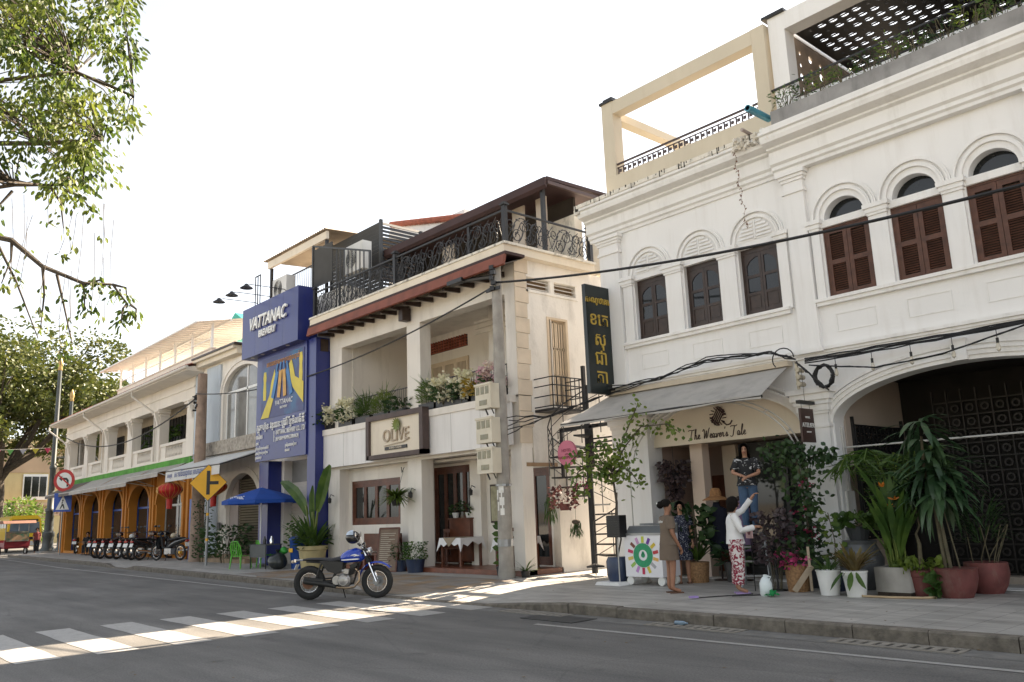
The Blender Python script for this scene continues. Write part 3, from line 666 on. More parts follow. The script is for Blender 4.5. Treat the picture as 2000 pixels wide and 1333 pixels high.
# drain pipes poking from the eaves, broken edge, hanging vine
pb = mat('pvc_blue', (.06, .25, .34), .45, .1, 4)
part(MB().lathe([(.045, 0), (.07, 0), (.07, .75), (.045, .75), (.045, 0)], 14, (-7.85, 13.35, 9.0), 'Y'), 'drain_pipe', pb)
part(MB().cyl((-8.2, 13.65, 8.78), (-8.2, 14.1, 8.76), .035), 'drain_pipe', mat('pvc_grey', (.4, .33, .3), .6, .1, 4))
cr = MB()
for i in range(60): cr.obox((-8.15+rnd.uniform(-.45, .4), YF-.5+rnd.uniform(-.06, .05), 8.62+rnd.uniform(-.13, .1)), (rnd.uniform(.03, .1), .05, rnd.uniform(.03, .09)), rnd.uniform(0, 3), rnd.uniform(0, 3))
part(cr, 'broken_cornice_edge', capdirt)
vine = MB(); pts = [(-8.55+.03*math.sin(i*1.3)+.006*i, YF-.53, 8.45-i*.075) for i in range(22)]
vine.tube(pts, .004, 4)
for q in pts:
    for k in range(3): vine.leaf(q, (rnd.uniform(-1, 1), rnd.uniform(-1, 0), rnd.uniform(-1, .3)), .05, .03, seg=1)
tag(vine.build('hanging_vine', mat('dry_vine', (.16, .08, .05), .9, .3, 8)), 'dry reddish vine strand hanging from the white cornice', 'vine')
# ---------------------------------------------------------------- restaurant building with two balconies
O = thing('restaurant_building', 'cream two storey restaurant house with flower balcony and wrought iron roof terrace', 'building', (-19.2, 13.4, 0))
def op(mb, name, m, parent=None, **k): return part(mb, name, m, parent or O, **k)
Y0 = 13.4; XS = -14.7
op(MB().box(-23.78, -23.1, Y0, Y0+.4, .15, 3.1).box(-19.42, -18.76, Y0, Y0+.4, .15, 3.1).box(-15.08, XS, Y0, Y0+.36, .15, 3.1), 'column', oliwall)
op(MB().box(-23.78, XS, Y0+.02, Y0+.38, 3.1, 4.28), 'first_floor_beam', oliwall)
op(MB().box(-23.75, XS-.05, Y0+.38, 19, 3.9, 4.12), 'balcony_floor', oliwall)
op(MB().box(-24.1, -14.85, Y0-.16, Y0-.1, 3.18, 4.2), 'balcony_panel', parap)
op(MB().box(-24.12, -14.83, Y0-.2, Y0+.02, 4.2, 4.38), 'balcony_coping', oliwall)
jm = MB()
for x in (-22.6, -17.2, -16.0): jm.box(x-.004, x+.004, Y0-.165, Y0-.16, 3.18, 4.2)
op(jm, 'panel_joints', mat('joint_grey', (.4, .39, .37), .8, .1, 4))
# upper columns, beam, recess walls
op(MB().box(-23.78, -23.05, Y0+.03, Y0+.4, 4.38, 6.95).box(-19.42, -18.78, Y0+.03, Y0+.4, 4.38, 6.95).box(-15.1, XS, Y0, Y0+.4, 4.38, 7.75), 'upper_column', oliwall)
op(MB().box(-23.78, -15.1, Y0+.02, Y0+.42, 6.95, 7.6), 'upper_beam', oliwall)
op(MB().box(-23.78, -23.0, Y0+.41, 16.5, 4.13, 7.6), 'recess_side_wall', oliwall)
up = plate('recess_back_wall', rect(-23.0, XS-.2, 4.13, 7.6), [rect(-22.95, -20.4, 4.2, 6.58), rect(-22.9, -20.45, 6.9, 7.3)], 16.5, 16.6, oliwall, O); unoff(up)
op(MB().box(-18.0, -17.7, 15.4, 16.49, 4.13, 7.6).box(-18.0, -15.0, 15.3, 15.4, 4.13, 7.6), 'recess_return_wall', oliwall)
op(MB().box(-23.0, -15.2, Y0+.43, 16.49, 7.5, 7.58), 'recess_ceiling', oliwall)
cv = MB()
for k in range(3): cv.box(-18.6, -17.0, 15.25, 15.3, 6.75+k*.16, 6.83+k*.16)
op(cv, 'vent_slats', oliwall)
br = MB()
for i in range(17):
    for j in range(4):
        x = -22.86+i*.142; z = 6.92+j*.095; br.box(x, x+.115, 16.47, 16.53, z, z+.028).box(x, x+.03, 16.47, 16.53, z+.028, z+.095)
op(br, 'brick_vent_grille', tilered)
op(MB().box(-22.92, -20.43, 16.56, 16.58, 6.9, 7.3), 'vent_backing', darkin)
lo = mat('cream_louvre', (.62, .50, .36), .7, .08, 3)
for i in range(4):
    x0 = -22.94+i*.635; q = MB().box(x0, x0+.07, 16.44, 16.5, 4.2, 6.56).box(x0+.56, x0+.63, 16.44, 16.5, 4.2, 6.56).box(x0+.07, x0+.56, 16.44, 16.5, 6.42, 6.56).box(x0+.07, x0+.56, 16.44, 16.5, 4.2, 4.4).box(x0+.07, x0+.56, 16.44, 16.5, 5.3, 5.4)
    for k in range(7): q.box(x0+.09+k*.07, x0+.125+k*.07, 16.45, 16.49, 4.4, 6.42)
    op(q, 'louvre_door', lo)
op(MB().box(-22.94, -20.42, 16.52, 16.54, 4.2, 6.56), 'door_backing', darkin)
op(MB().box(-16.15, -15.5, 15.0, 15.28, 6.2, 7.1), 'wall_air_conditioner', mat('ac_dark', (.1, .1, .1), .5, .1, 3))
# red eave, corrugated soffit, rafters
op(MB().ext([(12.68, 7.42), (12.74, 7.40), (12.8, 7.66), (12.74, 7.68)], -24.0, -14.3, 'yz'), 'eave_fascia', redf)
sf = MB(); n = 160
rows = []
for j in range(2):
    y = 12.8+.6*j; rows.append([(-24+9.65*i/n, y, 7.46+.22*j+(.018 if i % 2 else 0)) for i in range(n+1)])
op(sf.surf(rows), 'corrugated_soffit', corr)
for i in range(15):
    x = -23.5+i*.6; op(MB().ext([(12.85, 7.36), (13.4, 7.38), (13.4, 7.52), (12.85, 7.44)], x-.035, x+.035, 'yz'), 'rafter', darkwood)
op(MB().box(-19.35, -19.15, 13.1, 13.38, 7.05, 7.4).box(-23.95, -23.8, 13.1, 13.38, 6.95, 7.35), 'eave_bracket', darkwood)
op(MB().box(-24.0, -14.3, 12.76, 13.4, 7.69, 7.76), 'eave_top', roofred)
# roof terrace slab with stained edge and iron railing
op(MB().box(-24.1, -14.46, 12.86, 16.1, 7.8, 8.0), 'terrace_slab', cream)
op(MB().box(-24.12, -14.4, 12.83, 13.2, 8.0, 8.06).box(-14.65, -14.4, 13.2, 16.1, 8.0, 8.06), 'slab_coping', capdirt)
op(MB().box(-23.9, XS-.02, Y0+.35, 19.5, 7.6, 7.79), 'roof_slab', oliwall)
def scroll_panel(L_, H_):
    q = MB()
    def spiral(cx, cz, r, a0, turns, s_=1):
        return [(cx+r*(1-.8*t/20)*math.cos(a0+s_*2*math.pi*turns*t/20), 0, cz+r*(1-.8*t/20)*math.sin(a0+s_*2*math.pi*turns*t/20)) for t in range(21)]
    for k in range(5):
        x = L_*(.05+.19*k)
        q.tube([(x+.34*t/14+.05*math.sin(t*.5), 0, .04+(H_-.1)*(t/14)**(.7+.12*k)) for t in range(15)], .011, 4)
    for k in range(7):
        x = L_*(.08+.14*k); z = H_*(.28 if k % 2 else .66); q.tube(spiral(x, z, .15+.03*(k % 3), k*1.1, 1.4, 1 if k % 2 else -1), .012, 4)
    for k in range(6):
        x = L_*(.12+.15*k); q.tube([(x-.25+.5*t/12, 0, H_*(.12+.7*math.sin(math.pi*t/12*(.55+.08*k))**2)) for t in range(13)], .010, 4)
    for k in range(16): q.ball((L_*rnd.uniform(.05, .95), 0, H_*rnd.uniform(.15, .85)), (.035, .012, .025), 6, 4)
    return q
sp = scroll_panel(1.5, .78).mesh('railing_scrollwork', iron)
def rail_run(n, fn, rz):
    for i in range(n):
        o = bpy.data.objects.new('railing_scrollwork', sp); COL.objects.link(o); o.parent = O; o.location = Vector(fn(i))-O.location; o.rotation_euler = (0, 0, rz)
rail_run(6, lambda i: (-24.0+1.57*i, 12.98, 8.08), 0)
rail_run(2, lambda i: (-14.52, 13.05+1.5*i, 8.08), math.pi/2)
op(MB().box(-24.0, -14.55, 12.955, 13.005, 8.88, 8.92).box(-24.0, -14.55, 12.965, 12.995, 8.08, 8.1).box(-14.545, -14.495, 13.0, 16.05, 8.88, 8.92).box(-14.535, -14.505, 13.0, 16.05, 8.08, 8.1), 'handrail', iron)
for x, y in ((-14.52, 12.98), (-19.3, 12.98), (-23.98, 12.98), (-14.52, 16.02), (-22.43, 12.98)):
    big = x != -22.43
    op(MB().box(x-.055, x+.055, y-.055, y+.055, 8.06, 9.02).box(x-.09, x+.09, y-.09, y+.09, 9.02, 9.06).box(x-.06, x+.06, y-.06, y+.06, 9.06, 9.1) if big else MB().box(x-.02, x+.02, y-.02, y+.02, 8.06, 8.9), 'rail_post', iron)
# roof over the terrace
op(MB().ext([(14.9, 10.2), (14.98, 10.12), (14.98, 10.42), (14.9, 10.42)], -26.0, -15.0, 'yz').ext([(15.0, 10.36), (18.0, 10.46), (18.0, 10.54), (15.0, 10.46)], -26.0, -15.0, 'yz'), 'terrace_roof', roofred)
op(MB().box(-15.06, -14.98, 15.0, 18.0, 10.24, 10.34), 'roof_gutter', mat('gutter_brown', (.06, .03, .025), .5, .2, 4))
rp = MB()
for x in (-25.8, -22, -18.5, -15.3): rp.box(x-.05, x+.05, 15.05, 15.15, 8.0, 10.3)
op(rp, 'roof_post', iron)
op(MB().box(-23.5, -15.6, 16.6, 16.7, 8.0, 10.5), 'terrace_back_wall', darkin)
op(MB().box(-16.6, -15.2, 16.2, 16.5, 8.0, 9.7).box(-15.2, -14.72, 16.6, 16.9, 8.0, 9.6).box(-15.4, -14.75, 17.2, 17.5, 8.0, 10.35), 'terrace_stub_wall', mossy)
cur = mat('curtain', (.42, .36, .3), .9, .1, 3)
op(MB().box(-20.5, -19.9, 15.6, 15.65, 8.1, 10).box(-17.0, -16.5, 15.5, 15.55, 8.1, 10.2).box(-16.0, -15.6, 15.5, 15.55, 8.1, 10.2), 'terrace_curtain', cur)
# side wall facing the alley
sw = plate('side_wall', rect(14.58, 20, .15, 7.8), [rect(14.6, 15.14, 4.15, 6.37), rect(14.72, 15.55, 7.06, 7.36)], XS-.25, XS, sidew, O, 'yz'); unoff(sw)
sw2 = plate('side_wall', rect(Y0+.4, 14.58, 2.75, 7.8), [rect(13.8, 14.57, 7.06, 7.36), rect(14.45, 14.575, 4.15, 6.37)], XS-.25, XS, sidew, O, 'yz'); unoff(sw2)
op(MB().box(XS-.2, XS+.02, 17.2, 20, 4.0, 7.9), 'mossy_wall_strip', mossy)
vs = MB()
for k in range(3):
    for y0, y1 in ((13.82, 14.6), (14.74, 15.53)): vs.add([(XS-.02, y0, 7.08+k*.1), (XS-.02, y1, 7.08+k*.1), (XS-.12, y1, 7.15+k*.1), (XS-.12, y0, 7.15+k*.1)], [(0, 1, 2, 3)])
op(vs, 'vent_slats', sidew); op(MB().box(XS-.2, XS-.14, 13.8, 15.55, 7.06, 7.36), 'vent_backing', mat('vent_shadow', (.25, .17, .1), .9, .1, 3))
op(MB().box(XS-.02, XS+.03, 13.75, 15.6, 6.98, 7.05).box(XS-.02, XS+.03, 13.75, 15.6, 7.37, 7.42).box(XS-.02, XS+.02, 14.6, 14.74, 7.05, 7.37), 'vent_frame', sidew)
for k in range(12):
    z = 3.2+k*.385
    for x0, x1, y0, y1 in ((XS, XS+.03, Y0-.03, Y0+(.42 if k % 2 else .36)),): op(MB().box(x0, x1, y0, y1, z+.012, z+.373), 'quoin_block', mat('quoin_stone', (.66, .56, .44), .85, .12, 2, .1, 20))
wf = op(MB().box(XS-.12, XS+.02, 14.43, 14.5, 4.15, 6.42).box(XS-.12, XS+.02, 15.1, 15.17, 4.15, 6.42).box(XS-.12, XS+.02, 14.5, 15.1, 6.36, 6.42), 'window', lo)
for y0, y1 in ((14.5, 14.79), (14.81, 15.1)):
    q = MB()
    for k in range(4): q.box(XS-.09, XS-.06, y0+.01+k*.085, y0+.055+k*.085, 4.2, 6.34)
    for z in (4.2, 4.9, 5.6, 6.3): q.box(XS-.1, XS-.06, y0, y1, z, z+.06)
    op(q, 'shutter_leaf', lo, wf)
op(MB().box(XS-.16, XS-.12, 14.5, 15.1, 4.15, 6.36), 'dark_backing', darkin, wf)
# ground floor: terrace floor, left bay window, right bay doors, side doors
op(MB().box(-23.1, XS+.0, Y0-.1, 14.62, .152, .27), 'terrace_floor', terra)
lw = plate('front_wall', rect(-23.1, -19.9, .27, 3.1), [rect(-22.95, -20.3, 1.4, 2.72)], 13.75, 13.9, oliwall, O); unoff(lw)
op(MB().box(-20.0, -19.9, 13.9, 14.62, .27, 3.1), 'return_wall', oliwall)
def wood_window(x0, x1, z0, z1, y, n, parent=None, name='window'):
    q = MB().box(x0, x1, y-.05, y+.05, z1-.09, z1).box(x0, x1, y-.05, y+.05, z0, z0+.08).box(x0, x0+.08, y-.05, y+.05, z0+.08, z1-.09).box(x1-.08, x1, y-.05, y+.05, z0+.08, z1-.09)
    f = op(q, name, redwood); st = (x1-x0-.16)/n
    for i in range(n):
        a = x0+.08+i*st; b = a+st
        op(MB().box(a, a+.07, y-.035, y+.03, z0+.08, z1-.09).box(b-.07, b, y-.035, y+.03, z0+.08, z1-.09).box(a+.07, b-.07, y-.035, y+.03, z0+.08, z0+.2).box(a+.07, b-.07, y-.035, y+.03, z1-.2, z1-.09), 'sash', redwood, f)
        op(MB().box(a+.07, b-.07, y-.004, y+.004, z0+.2, z1-.2), 'pane', glasst, f)
wood_window(-22.95, -20.3, 1.4, 2.72, 13.82, 4)
bw = plate('front_wall', rect(-19.9, XS-.26, .27, 3.1), [rect(-19.86, -17.98, .3, 2.95), rect(-16.3, -15.05, .3, 2.68)], 14.62, 14.76, oliwall, O); unoff(bw)
wood_window(-19.86, -17.98, .3, 2.95, 14.69, 4, name='door')
wood_window(-16.3, -15.05, .3, 2.68, 14.69, 2, name='door')
op(MB().box(-17.95, -17.5, 14.42, 14.62, .27, 3.1), 'wall_pilaster', oliwall)
op(MB().box(-23.1, XS-.26, 13.9, 14.6, 3.02, 3.09), 'terrace_ceiling', oliwall)
op(MB().box(-23.7, XS-.3, 19.5, 19.7, .15, 7.7).box(-23.78, -23.5, 13.9, 19.5, .15, 4.0), 'rear_wall', oliwall)
op(MB().box(XS-.02, XS+.012, 13.55, 14.58, 2.66, 2.75), 'opening_lintel', mat('light_wood', (.3, .19, .1), .6, .2, 5))
pf = op(MB().box(-17.3, -16.85, 14.58, 14.61, 1.35, 2.35), 'picture_frame', darkwood)
op(MB().box(-17.26, -16.89, 14.57, 14.58, 1.4, 2.3), 'picture', mat('picture_print', (.35, .33, .22), .7, .3, 6), pf)
# rear houses above: grey louvre screens, corrugated roof, ridge tiles
H = thing('rear_house', 'white rear house gable with red ridge tiles behind the restaurant roof', 'house', (-25, 18, 0))
part(MB().ext([(-27.2, 8), (-22.3, 8), (-22.3, 12.42), (-23.9, 12.42), (-26.9, 13.1), (-27.2, 12.9)], 18.0, 22.0), 'wall', white, H)
for i in range(14):
    x = -26.9+i*.33; z = 13.12-.215*i*.33/1.0*1.05
    part(MB().cyl((x, 17.92, z+.02), (x+.36, 17.92, z-.05), .13, .11, 8), 'ridge_tile', tilered, H)
LS = thing('louvre_screen', 'dark grey slatted screen enclosure beside the restaurant roof terrace', 'screen', (-24, 14.8, 0))
part(MB().box(-26.2, -26.1, 14.75, 14.85, 8.1, 11.5).box(-22.9, -22.8, 14.75, 14.85, 8.1, 11.5).box(-22.9, -22.8, 16.4, 16.5, 8.1, 11.4), 'post', louvre, LS)
for i in range(22):
    z = 8.6+i*.132; part(MB().obox((-24.5, 14.8, z), (3.2, .02, .11), 0, R(25)), 'slat', louvre, LS)
    part(MB().obox((-22.85, 15.65, z), (.02, 1.6, .11), 0, 0, R(-25)), 'slat', louvre, LS)
LB = thing('balcony_louvre_cage', 'dark slatted cage around the outdoor air conditioner on the terrace', 'screen', (-24.4, 13.4, 0))
part(MB().box(-24.95, -24.88, 13.36, 13.44, 8.06, 10.85).box(-21.4, -21.33, 13.4, 13.46, 8.06, 9.75), 'post', louvre, LB)
part(MB().tube([(-24.9, 13.4, 10.83), (-21.35, 13.43, 9.74)], .04, 4), 'sloping_rail', louvre, LB)
for i in range(20): part(MB().obox((-24.25, 13.4, 9.35+i*.068), (1.25, .02, .06), 0, R(25)), 'slat', louvre, LB)
for i in range(8):
    x = -23.4+i*.24; part(MB().box(x-.015, x+.015, 13.42, 13.45, 8.1, 10.36-(x+23.4)*.307), 'bar', louvre, LB)
acw = mat('ac_white', (.66, .65, .62), .5, .06, 3, dirt=(.35, .32, .28), dirt_amt=.4)
def ac_unit(loc, label, rz=0, w_=1.0, h_=.8):
    t = thing('air_conditioner', label, 'air conditioner', loc, rz)
    MB().box(-w_/2, w_/2, -.17, .17, .05, h_).build('casing', acw, t)
    q = MB()
    for k in range(6): q.strip(ell(-.12, h_*.52, .05+.05*k, .05+.05*k, 0, 2*math.pi, 20), ell(-.12, h_*.52, .06+.05*k, .06+.05*k, 0, 2*math.pi, 20), -.185, -.171)
    q.build('fan_grille', black, t)
    MB().box(-.4, -.34, -.2, .2, 0, .05).box(.34, .4, -.2, .2, 0, .05).build('foot', greymet, t); return t
ac_unit((-23.2, 14.1, 9.55), 'tall white air conditioner standing inside the slatted terrace cage', 0, 1.2, 1.0)
ac_unit((-27.5, 13.6, 9.5), 'white air conditioner with round fan above the blue sign box', 0, 1.1, .85)
CT = thing('corrugated_terrace_shelter', 'open rooftop shelter with corrugated roof above the blue shopfront', 'shelter', (-27.5, 14.5, 0))
q = MB(); rows = []
for j in range(2): rows.append([(-29.9+4.9*i/60, 13.9+3.6*j, 11.62+.2*j+(.05 if i % 2 else 0)) for i in range(61)])
part(q.surf(rows), 'roof_sheet', mat('sheet_tan', (.4, .33, .25), .7, .15, 2), CT)
part(MB().box(-29.7, -25.1, 14.0, 14.1, 11.3, 11.58), 'roof_beam', cream, CT)
part(MB().box(-29.6, -29.5, 14.05, 14.15, 9.3, 11.3).box(-25.3, -25.2, 14.05, 14.15, 9.3, 11.3).box(-29.6, -29.5, 17, 17.1, 9.3, 11.5), 'post', iron, CT)
q = MB().box(-29.5, -25.3, 14.08, 14.12, 10.6, 10.64)
for i in range(28): q.box(-29.4+i*.15, -29.38+i*.15, 14.09, 14.11, 9.3, 10.6)
part(q, 'railing', iron, CT)
ra = mat('teal_roof', (.03, .3, .24), .6, .1, 3)
tag(MB().ext([(-44, 11.5), (-40, 11.5), (-42, 12.6)], 18, 24).build('teal_roof_house', ra), 'small teal green roof peeking above the blue sign', 'roof')

# ---------------------------------------------------------------- blue brewery shopfront
V = thing('brewery_shopfront', 'narrow shophouse front clad in dark blue panels with grey shutters below', 'building', (-26, 13.4, 0))
def vp(mb, name, m, parent=None, **k): return part(mb, name, m, parent or V, **k)
vp(MB().box(-28.6, -23.82, 14.0, 20, .15, 9.3), 'building_block', oliwall)
vp(MB().box(-24.35, -23.83, 12.95, 13.99, .15, 7.4).box(-28.1, -27.4, 13.1, 13.99, .15, 3.66), 'blue_pillar', bluecl)
shm = mat('shutter_grey', (.2, .2, .2), .5, .1, 3, metal=.3); shl = mat('shutter_pale', (.55, .52, .49), .6, .06, 2)
vp(MB().box(-27.4, -24.36, 13.9, 13.98, 2.9, 3.66), 'transom_panel', shm)
q = MB()
for i in range(26): q.add([(-27.2, 13.9, .2+i*.104), (-24.4, 13.9, .2+i*.104), (-24.4, 13.87, .27+i*.104), (-27.2, 13.87, .27+i*.104)], [(0, 1, 2, 3)])
q.box(-27.2, -24.4, 13.91, 13.97, .16, 2.9)
vp(q, 'roller_shutter', shl)
vp(MB().box(-27.4, -27.2, 13.6, 13.98, .15, 3.66), 'white_pier', oliwall)
S_ = thing('brewery_sign', 'tall blue brewery sign with projecting box, poster of clinking bottles and white lettering', 'sign', (-26, 12.9, 0))
def sp_(mb, name, m, parent=None, **k): return part(mb, name, m, parent or S_, **k)
for i in range(4): sp_(MB().box(-28.7+i*1.07+.004, -28.7+(i+1)*1.07-.004, 12.6, 13.3, 7.38, 9.22), 'sign_box_panel', bluecl)
sp_(MB().box(-28.02, -24.36, 12.9, 12.98, 3.66, 7.37), 'sign_board', bluecl)
unoff(text('VATTANAC', .62, lettw, S_, (-26.6, 12.55, 8.5), ext=.03, shear=.25, xs=.86, bold=.012))
unoff(text('BREWERY', .34, lettw, S_, (-26.6, 12.56, 8.06), ext=.025, xs=.85, bold=.006))
post_m = mat('poster_print', (.035, .045, .16), .45, .3, 1.2, col2=(.02, .14, .30), lo=.45, hi=.7)
sp_(MB().box(-27.62, -24.5, 12.885, 12.9, 5.1, 7.2), 'poster', post_m)
yb = mat('bottle_yellow', (.62, .5, .05), .5, .1, 3); amb = mat('poster_amber', (.55, .3, .06), .5, .2, 5); bb = mat('poster_blue', (.03, .16, .4), .5, .3, 3)
for x, z in ((-27.35, 6.25), (-24.72, 6.55)):
    sp_(MB().ext([(x-.1, z-.5), (x+.1, z-.5), (x+.12, z-.2), (x+.09, z+.1), (x+.12, z+.3), (x+.08, z+.5), (x-.08, z+.5), (x-.12, z+.3), (x-.09, z+.1), (x-.12, z-.2)], 12.878, 12.885), 'poster_bottle', yb)
for pts in ([(-27.6, 5.12), (-27.0, 5.12), (-26.65, 5.75), (-26.45, 6.3), (-26.6, 6.75), (-26.85, 6.3), (-26.95, 5.9)], [(-24.52, 5.35), (-24.52, 6.05), (-25.1, 6.3), (-25.35, 6.9), (-25.55, 6.8), (-25.4, 6.2), (-25.25, 5.95)]):
    sp_(MB().ext(pts, 12.872, 12.878), 'poster_arm', yb)
for i, (x, a_) in enumerate(((-26.55, .35), (-26.2, .15), (-25.85, -.1), (-25.5, -.35))):
    q = MB(); q.obox((x, 12.866, 6.2), (.22, .006, .95), 0, 0, a_); sp_(q, 'poster_bottle', bb if i % 3 == 0 else amb)
    q = MB(); q.obox((x+.42*math.sin(a_), 12.861, 6.2+.6*math.cos(a_)), (.1, .006, .3), 0, 0, a_); sp_(q, 'poster_bottle_neck', bb)
gold = mat('poster_gold', (.55, .25, .05), .5, .1, 5)
unoff(text('អបអរសាទរបុណ្យចូលឆ្នាំ', .24, gold, S_, (-26.0, 12.875, 6.98), ext=.004))
unoff(text('VATTANAC', .24, lettw, S_, (-25.9, 12.875, 5.55), ext=.003, shear=.2)); unoff(text('BREWERY', .12, lettw, S_, (-25.9, 12.875, 5.37), ext=.003))
unoff(text('ក្រុមហ៊ុន វឌ្ឍនៈប្រ៊ូវើរី ខូអិលធីឌី', .32, lettw, S_, (-26.15, 12.87, 4.82), ext=.012, xs=.95))
for s__, sz, x, z, al in (('លក់ដុំរាយ', .22, -27.95, 4.5, 'LEFT'), ('VATTANAC BREWERY CO., LTD', .23, -26.45, 4.54, 'LEFT'), ('(SIEM REAP PROVINCE BRANCH)', .18, -26.45, 4.32, 'LEFT'), ('សាខា', .15, -27.95, 4.28, 'LEFT'),
                          ('ភូមិវត្តបូព៌ សង្កាត់សាលាកំរើក', .14, -27.98, 4.1, 'LEFT'), ('ក្រុងសៀមរាប ខេត្តសៀមរាប', .13, -27.98, 3.94, 'LEFT'), ('ព្រះរាជាណាចក្រ', .13, -27.98, 3.79, 'LEFT'), ('ទូរស័ព្ទលេខ សៀមរាប', .14, -25.75, 4.06, 'LEFT'), ('លេខសាខា', .13, -25.75, 3.9, 'LEFT')):
    unoff(text(s__, sz, lettw, S_, (x, 12.885, z), ext=.01, xs=.62, align=al))
sp_(MB().box(-26.6, -26.57, 12.885, 12.9, 4.25, 4.62), 'divider', lettw)
dl = mat('downlight', (.8, .75, .6), .4, .05, 4)
for x in (-28.1, -27.3, -26.4, -25.4): sp_(MB().cyl((x, 12.75, 7.37), (x, 12.75, 7.375), .07, n=12), 'downlight', dl)
for i, x in enumerate((-27.62, -26.56, -25.42)):
    t = thing('gooseneck_lamp', '%s gooseneck lamp reaching out over the blue sign box' % ('leftmost', 'middle', 'rightmost')[i], 'lamp', (x, 12.7, 9.24), 0, 'gooseneck lamps over the blue sign')
    MB().tube([(0, 0, 0), (0, -.1, .06), (.08, -.7, .03), (.14, -1.35, 0), (.16, -1.5, -.05)], .014, 5).build('arm', black, t)
    MB().lathe([(.0, .06), (.05, .05), (.08, 0), (.2, -.08), (.21, -.1), (.0, -.09)], 14, (.17, -1.52, -.06)).build('lamp_shade', black, t, True)
q = MB()
for x in (-28.6, -28.4, -28.2): q.box(x-.015, x+.015, 13.0, 13.03, 9.22, 10.55)
q.box(-28.62, -28.18, 13.0, 13.03, 10.53, 10.57)
tag(q.build('small_railing', iron), 'short black railing section standing on the blue sign box', 'railing')
# ---------------------------------------------------------------- white arched building
W = thing('arched_house', 'white house with large arched upper window and rough stone band', 'building', (-32, 14.1, 0))
def wp(mb, name, m, parent=None, **k): return part(mb, name, m, parent or W, **k)
YW = 14.1
unoff(plate('facade_wall', [(-36.0, .15), (-28.62, .15), (-28.62, 9.2), (-31.8, 8.8), (-36.0, 8.55)], [[(-33.2, .3), (-30.1, .3)]+ell(-31.65, 2.2, 1.55, 1.3), [(-33.7, 4.95), (-30.1, 4.95)]+ell(-31.9, 6.9, 1.8, .95)], YW, YW+.3, oliwall, W))
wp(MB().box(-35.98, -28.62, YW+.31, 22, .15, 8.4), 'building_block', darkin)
wp(MB().box(-35.45, -34.0, YW-.08, YW-.001, .15, 8.2), 'pale_blue_pilaster', paleb)
wp(MB().box(-35.5, -28.62, YW-.28, YW-.081, 4.38, 4.92), 'stone_band', stoneb)
q = MB(); archband(q, -31.9, 6.9, 1.8, .95, 1.95, 1.12, YW-.05, YW-.001); archband(q, -31.9, 6.9, 1.95, 1.12, 2.1, 1.3, YW-.09, YW-.001); archband(q, -31.65, 2.2, 1.55, 1.3, 1.8, 1.55, YW-.06, YW-.001)
q.box(-33.9, -33.7, YW-.05, YW-.001, 4.95, 6.9)
wp(q, 'arch_moulding', oliwall)
f = wp(MB().box(-33.7, -30.1, YW+.1, YW+.16, 6.85, 6.95).box(-32.85, -32.77, YW+.1, YW+.16, 4.95, 6.85).box(-31.75, -31.67, YW+.1, YW+.16, 4.95, 7.8).box(-30.7, -30.62, YW+.1, YW+.16, 4.95, 6.85).box(-33.7, -33.62, YW+.1, YW+.16, 4.95, 6.85), 'window', lettw)
pg_ = mat('curtained_glass', (.20, .20, .19), .12, .2, 1.5, spec=.7)
for x0, x1 in ((-33.62, -32.85), (-32.77, -31.75), (-31.67, -30.7), (-30.62, -30.12)): wp(MB().box(x0, x1, YW+.125, YW+.135, 4.95, 6.85), 'pane', pg_, f)
wp(MB().ext(ell(-31.9, 6.96, 1.79, .88), YW+.122, YW+.13), 'fanlight_pane', pg_, f)
q = MB().box(-33.2, -32.7, YW+.2, YW+.28, .3, 3.2)
wp(MB().box(-33.3, -29.9, YW+.29, YW+.305, .2, 3.6), 'door_reveal', darkin)
q = MB()
for i in range(30): q.add([(-32.4, YW+.2, .3+i*.1), (-30.2, YW+.2, .3+i*.1), (-30.2, YW+.17, .37+i*.1), (-32.4, YW+.17, .37+i*.1)], [(0, 1, 2, 3)])
wp(q, 'roller_shutter', mat('shutter_olive', (.16, .135, .09), .6, .15, 2))
wp(MB().box(-33.2, -32.4, YW+.15, YW+.25, .3, 3.3), 'side_panel', mat('greypink', (.36, .31, .29), .8, .1, 2))
wp(MB().box(-36.1, -31.8, YW-.5, YW+.3, 8.5, 8.62).box(-36.05, -31.8, YW-.35, YW, 8.3, 8.5), 'eave', cream)
wp(MB().box(-36.1, -31.6, YW-.55, YW+3, 8.625, 8.7), 'roof_edge', darkwood)
wp(MB().box(-34.5, -29.8, YW-.7, YW-.001, .15, .3).box(-34.2, -30, YW-.4, YW-.001, .3, .42), 'entrance_step', mat('step_stone', (.28, .2, .13), .8, .2, 4))
wp(MB().box(-33.75, -33.5, YW-.12, YW-.09, 1.35, 1.65), 'letter_box', black)
AW = thing('white_awning', 'white sloping awning with blue lettered valance over the arched doorway', 'awning', (-32, 12.4, 0))
part(MB().add([(-35.7, 13.95, 4.35), (-28.85, 13.95, 4.3), (-29.6, 12.3, 3.74), (-35.0, 12.3, 3.78)], [(0, 1, 2, 3)]).add([(-35.7, 13.95, 4.32), (-28.85, 13.95, 4.27), (-29.6, 12.3, 3.71), (-35.0, 12.3, 3.75)], [(0, 1, 2, 3)]), 'canopy', awnw, AW)
part(MB().add([(-35.0, 12.29, 3.77), (-29.6, 12.29, 3.73), (-29.6, 12.28, 3.36), (-35.0, 12.28, 3.32)], [(0, 1, 2, 3)]), 'valance', awnw, AW)
bl = mat('blue_lettering', (.05, .09, .3), .5, .1, 4)
unoff(text('ភោជនីយដ្ឋាន អាហារខ្មែរ', .3, bl, AW, (-32.4, 12.27, 3.56), ext=.002)); unoff(text('កាហ្វេ', .22, bl, AW, (-34.5, 12.27, 3.55), ext=.002))
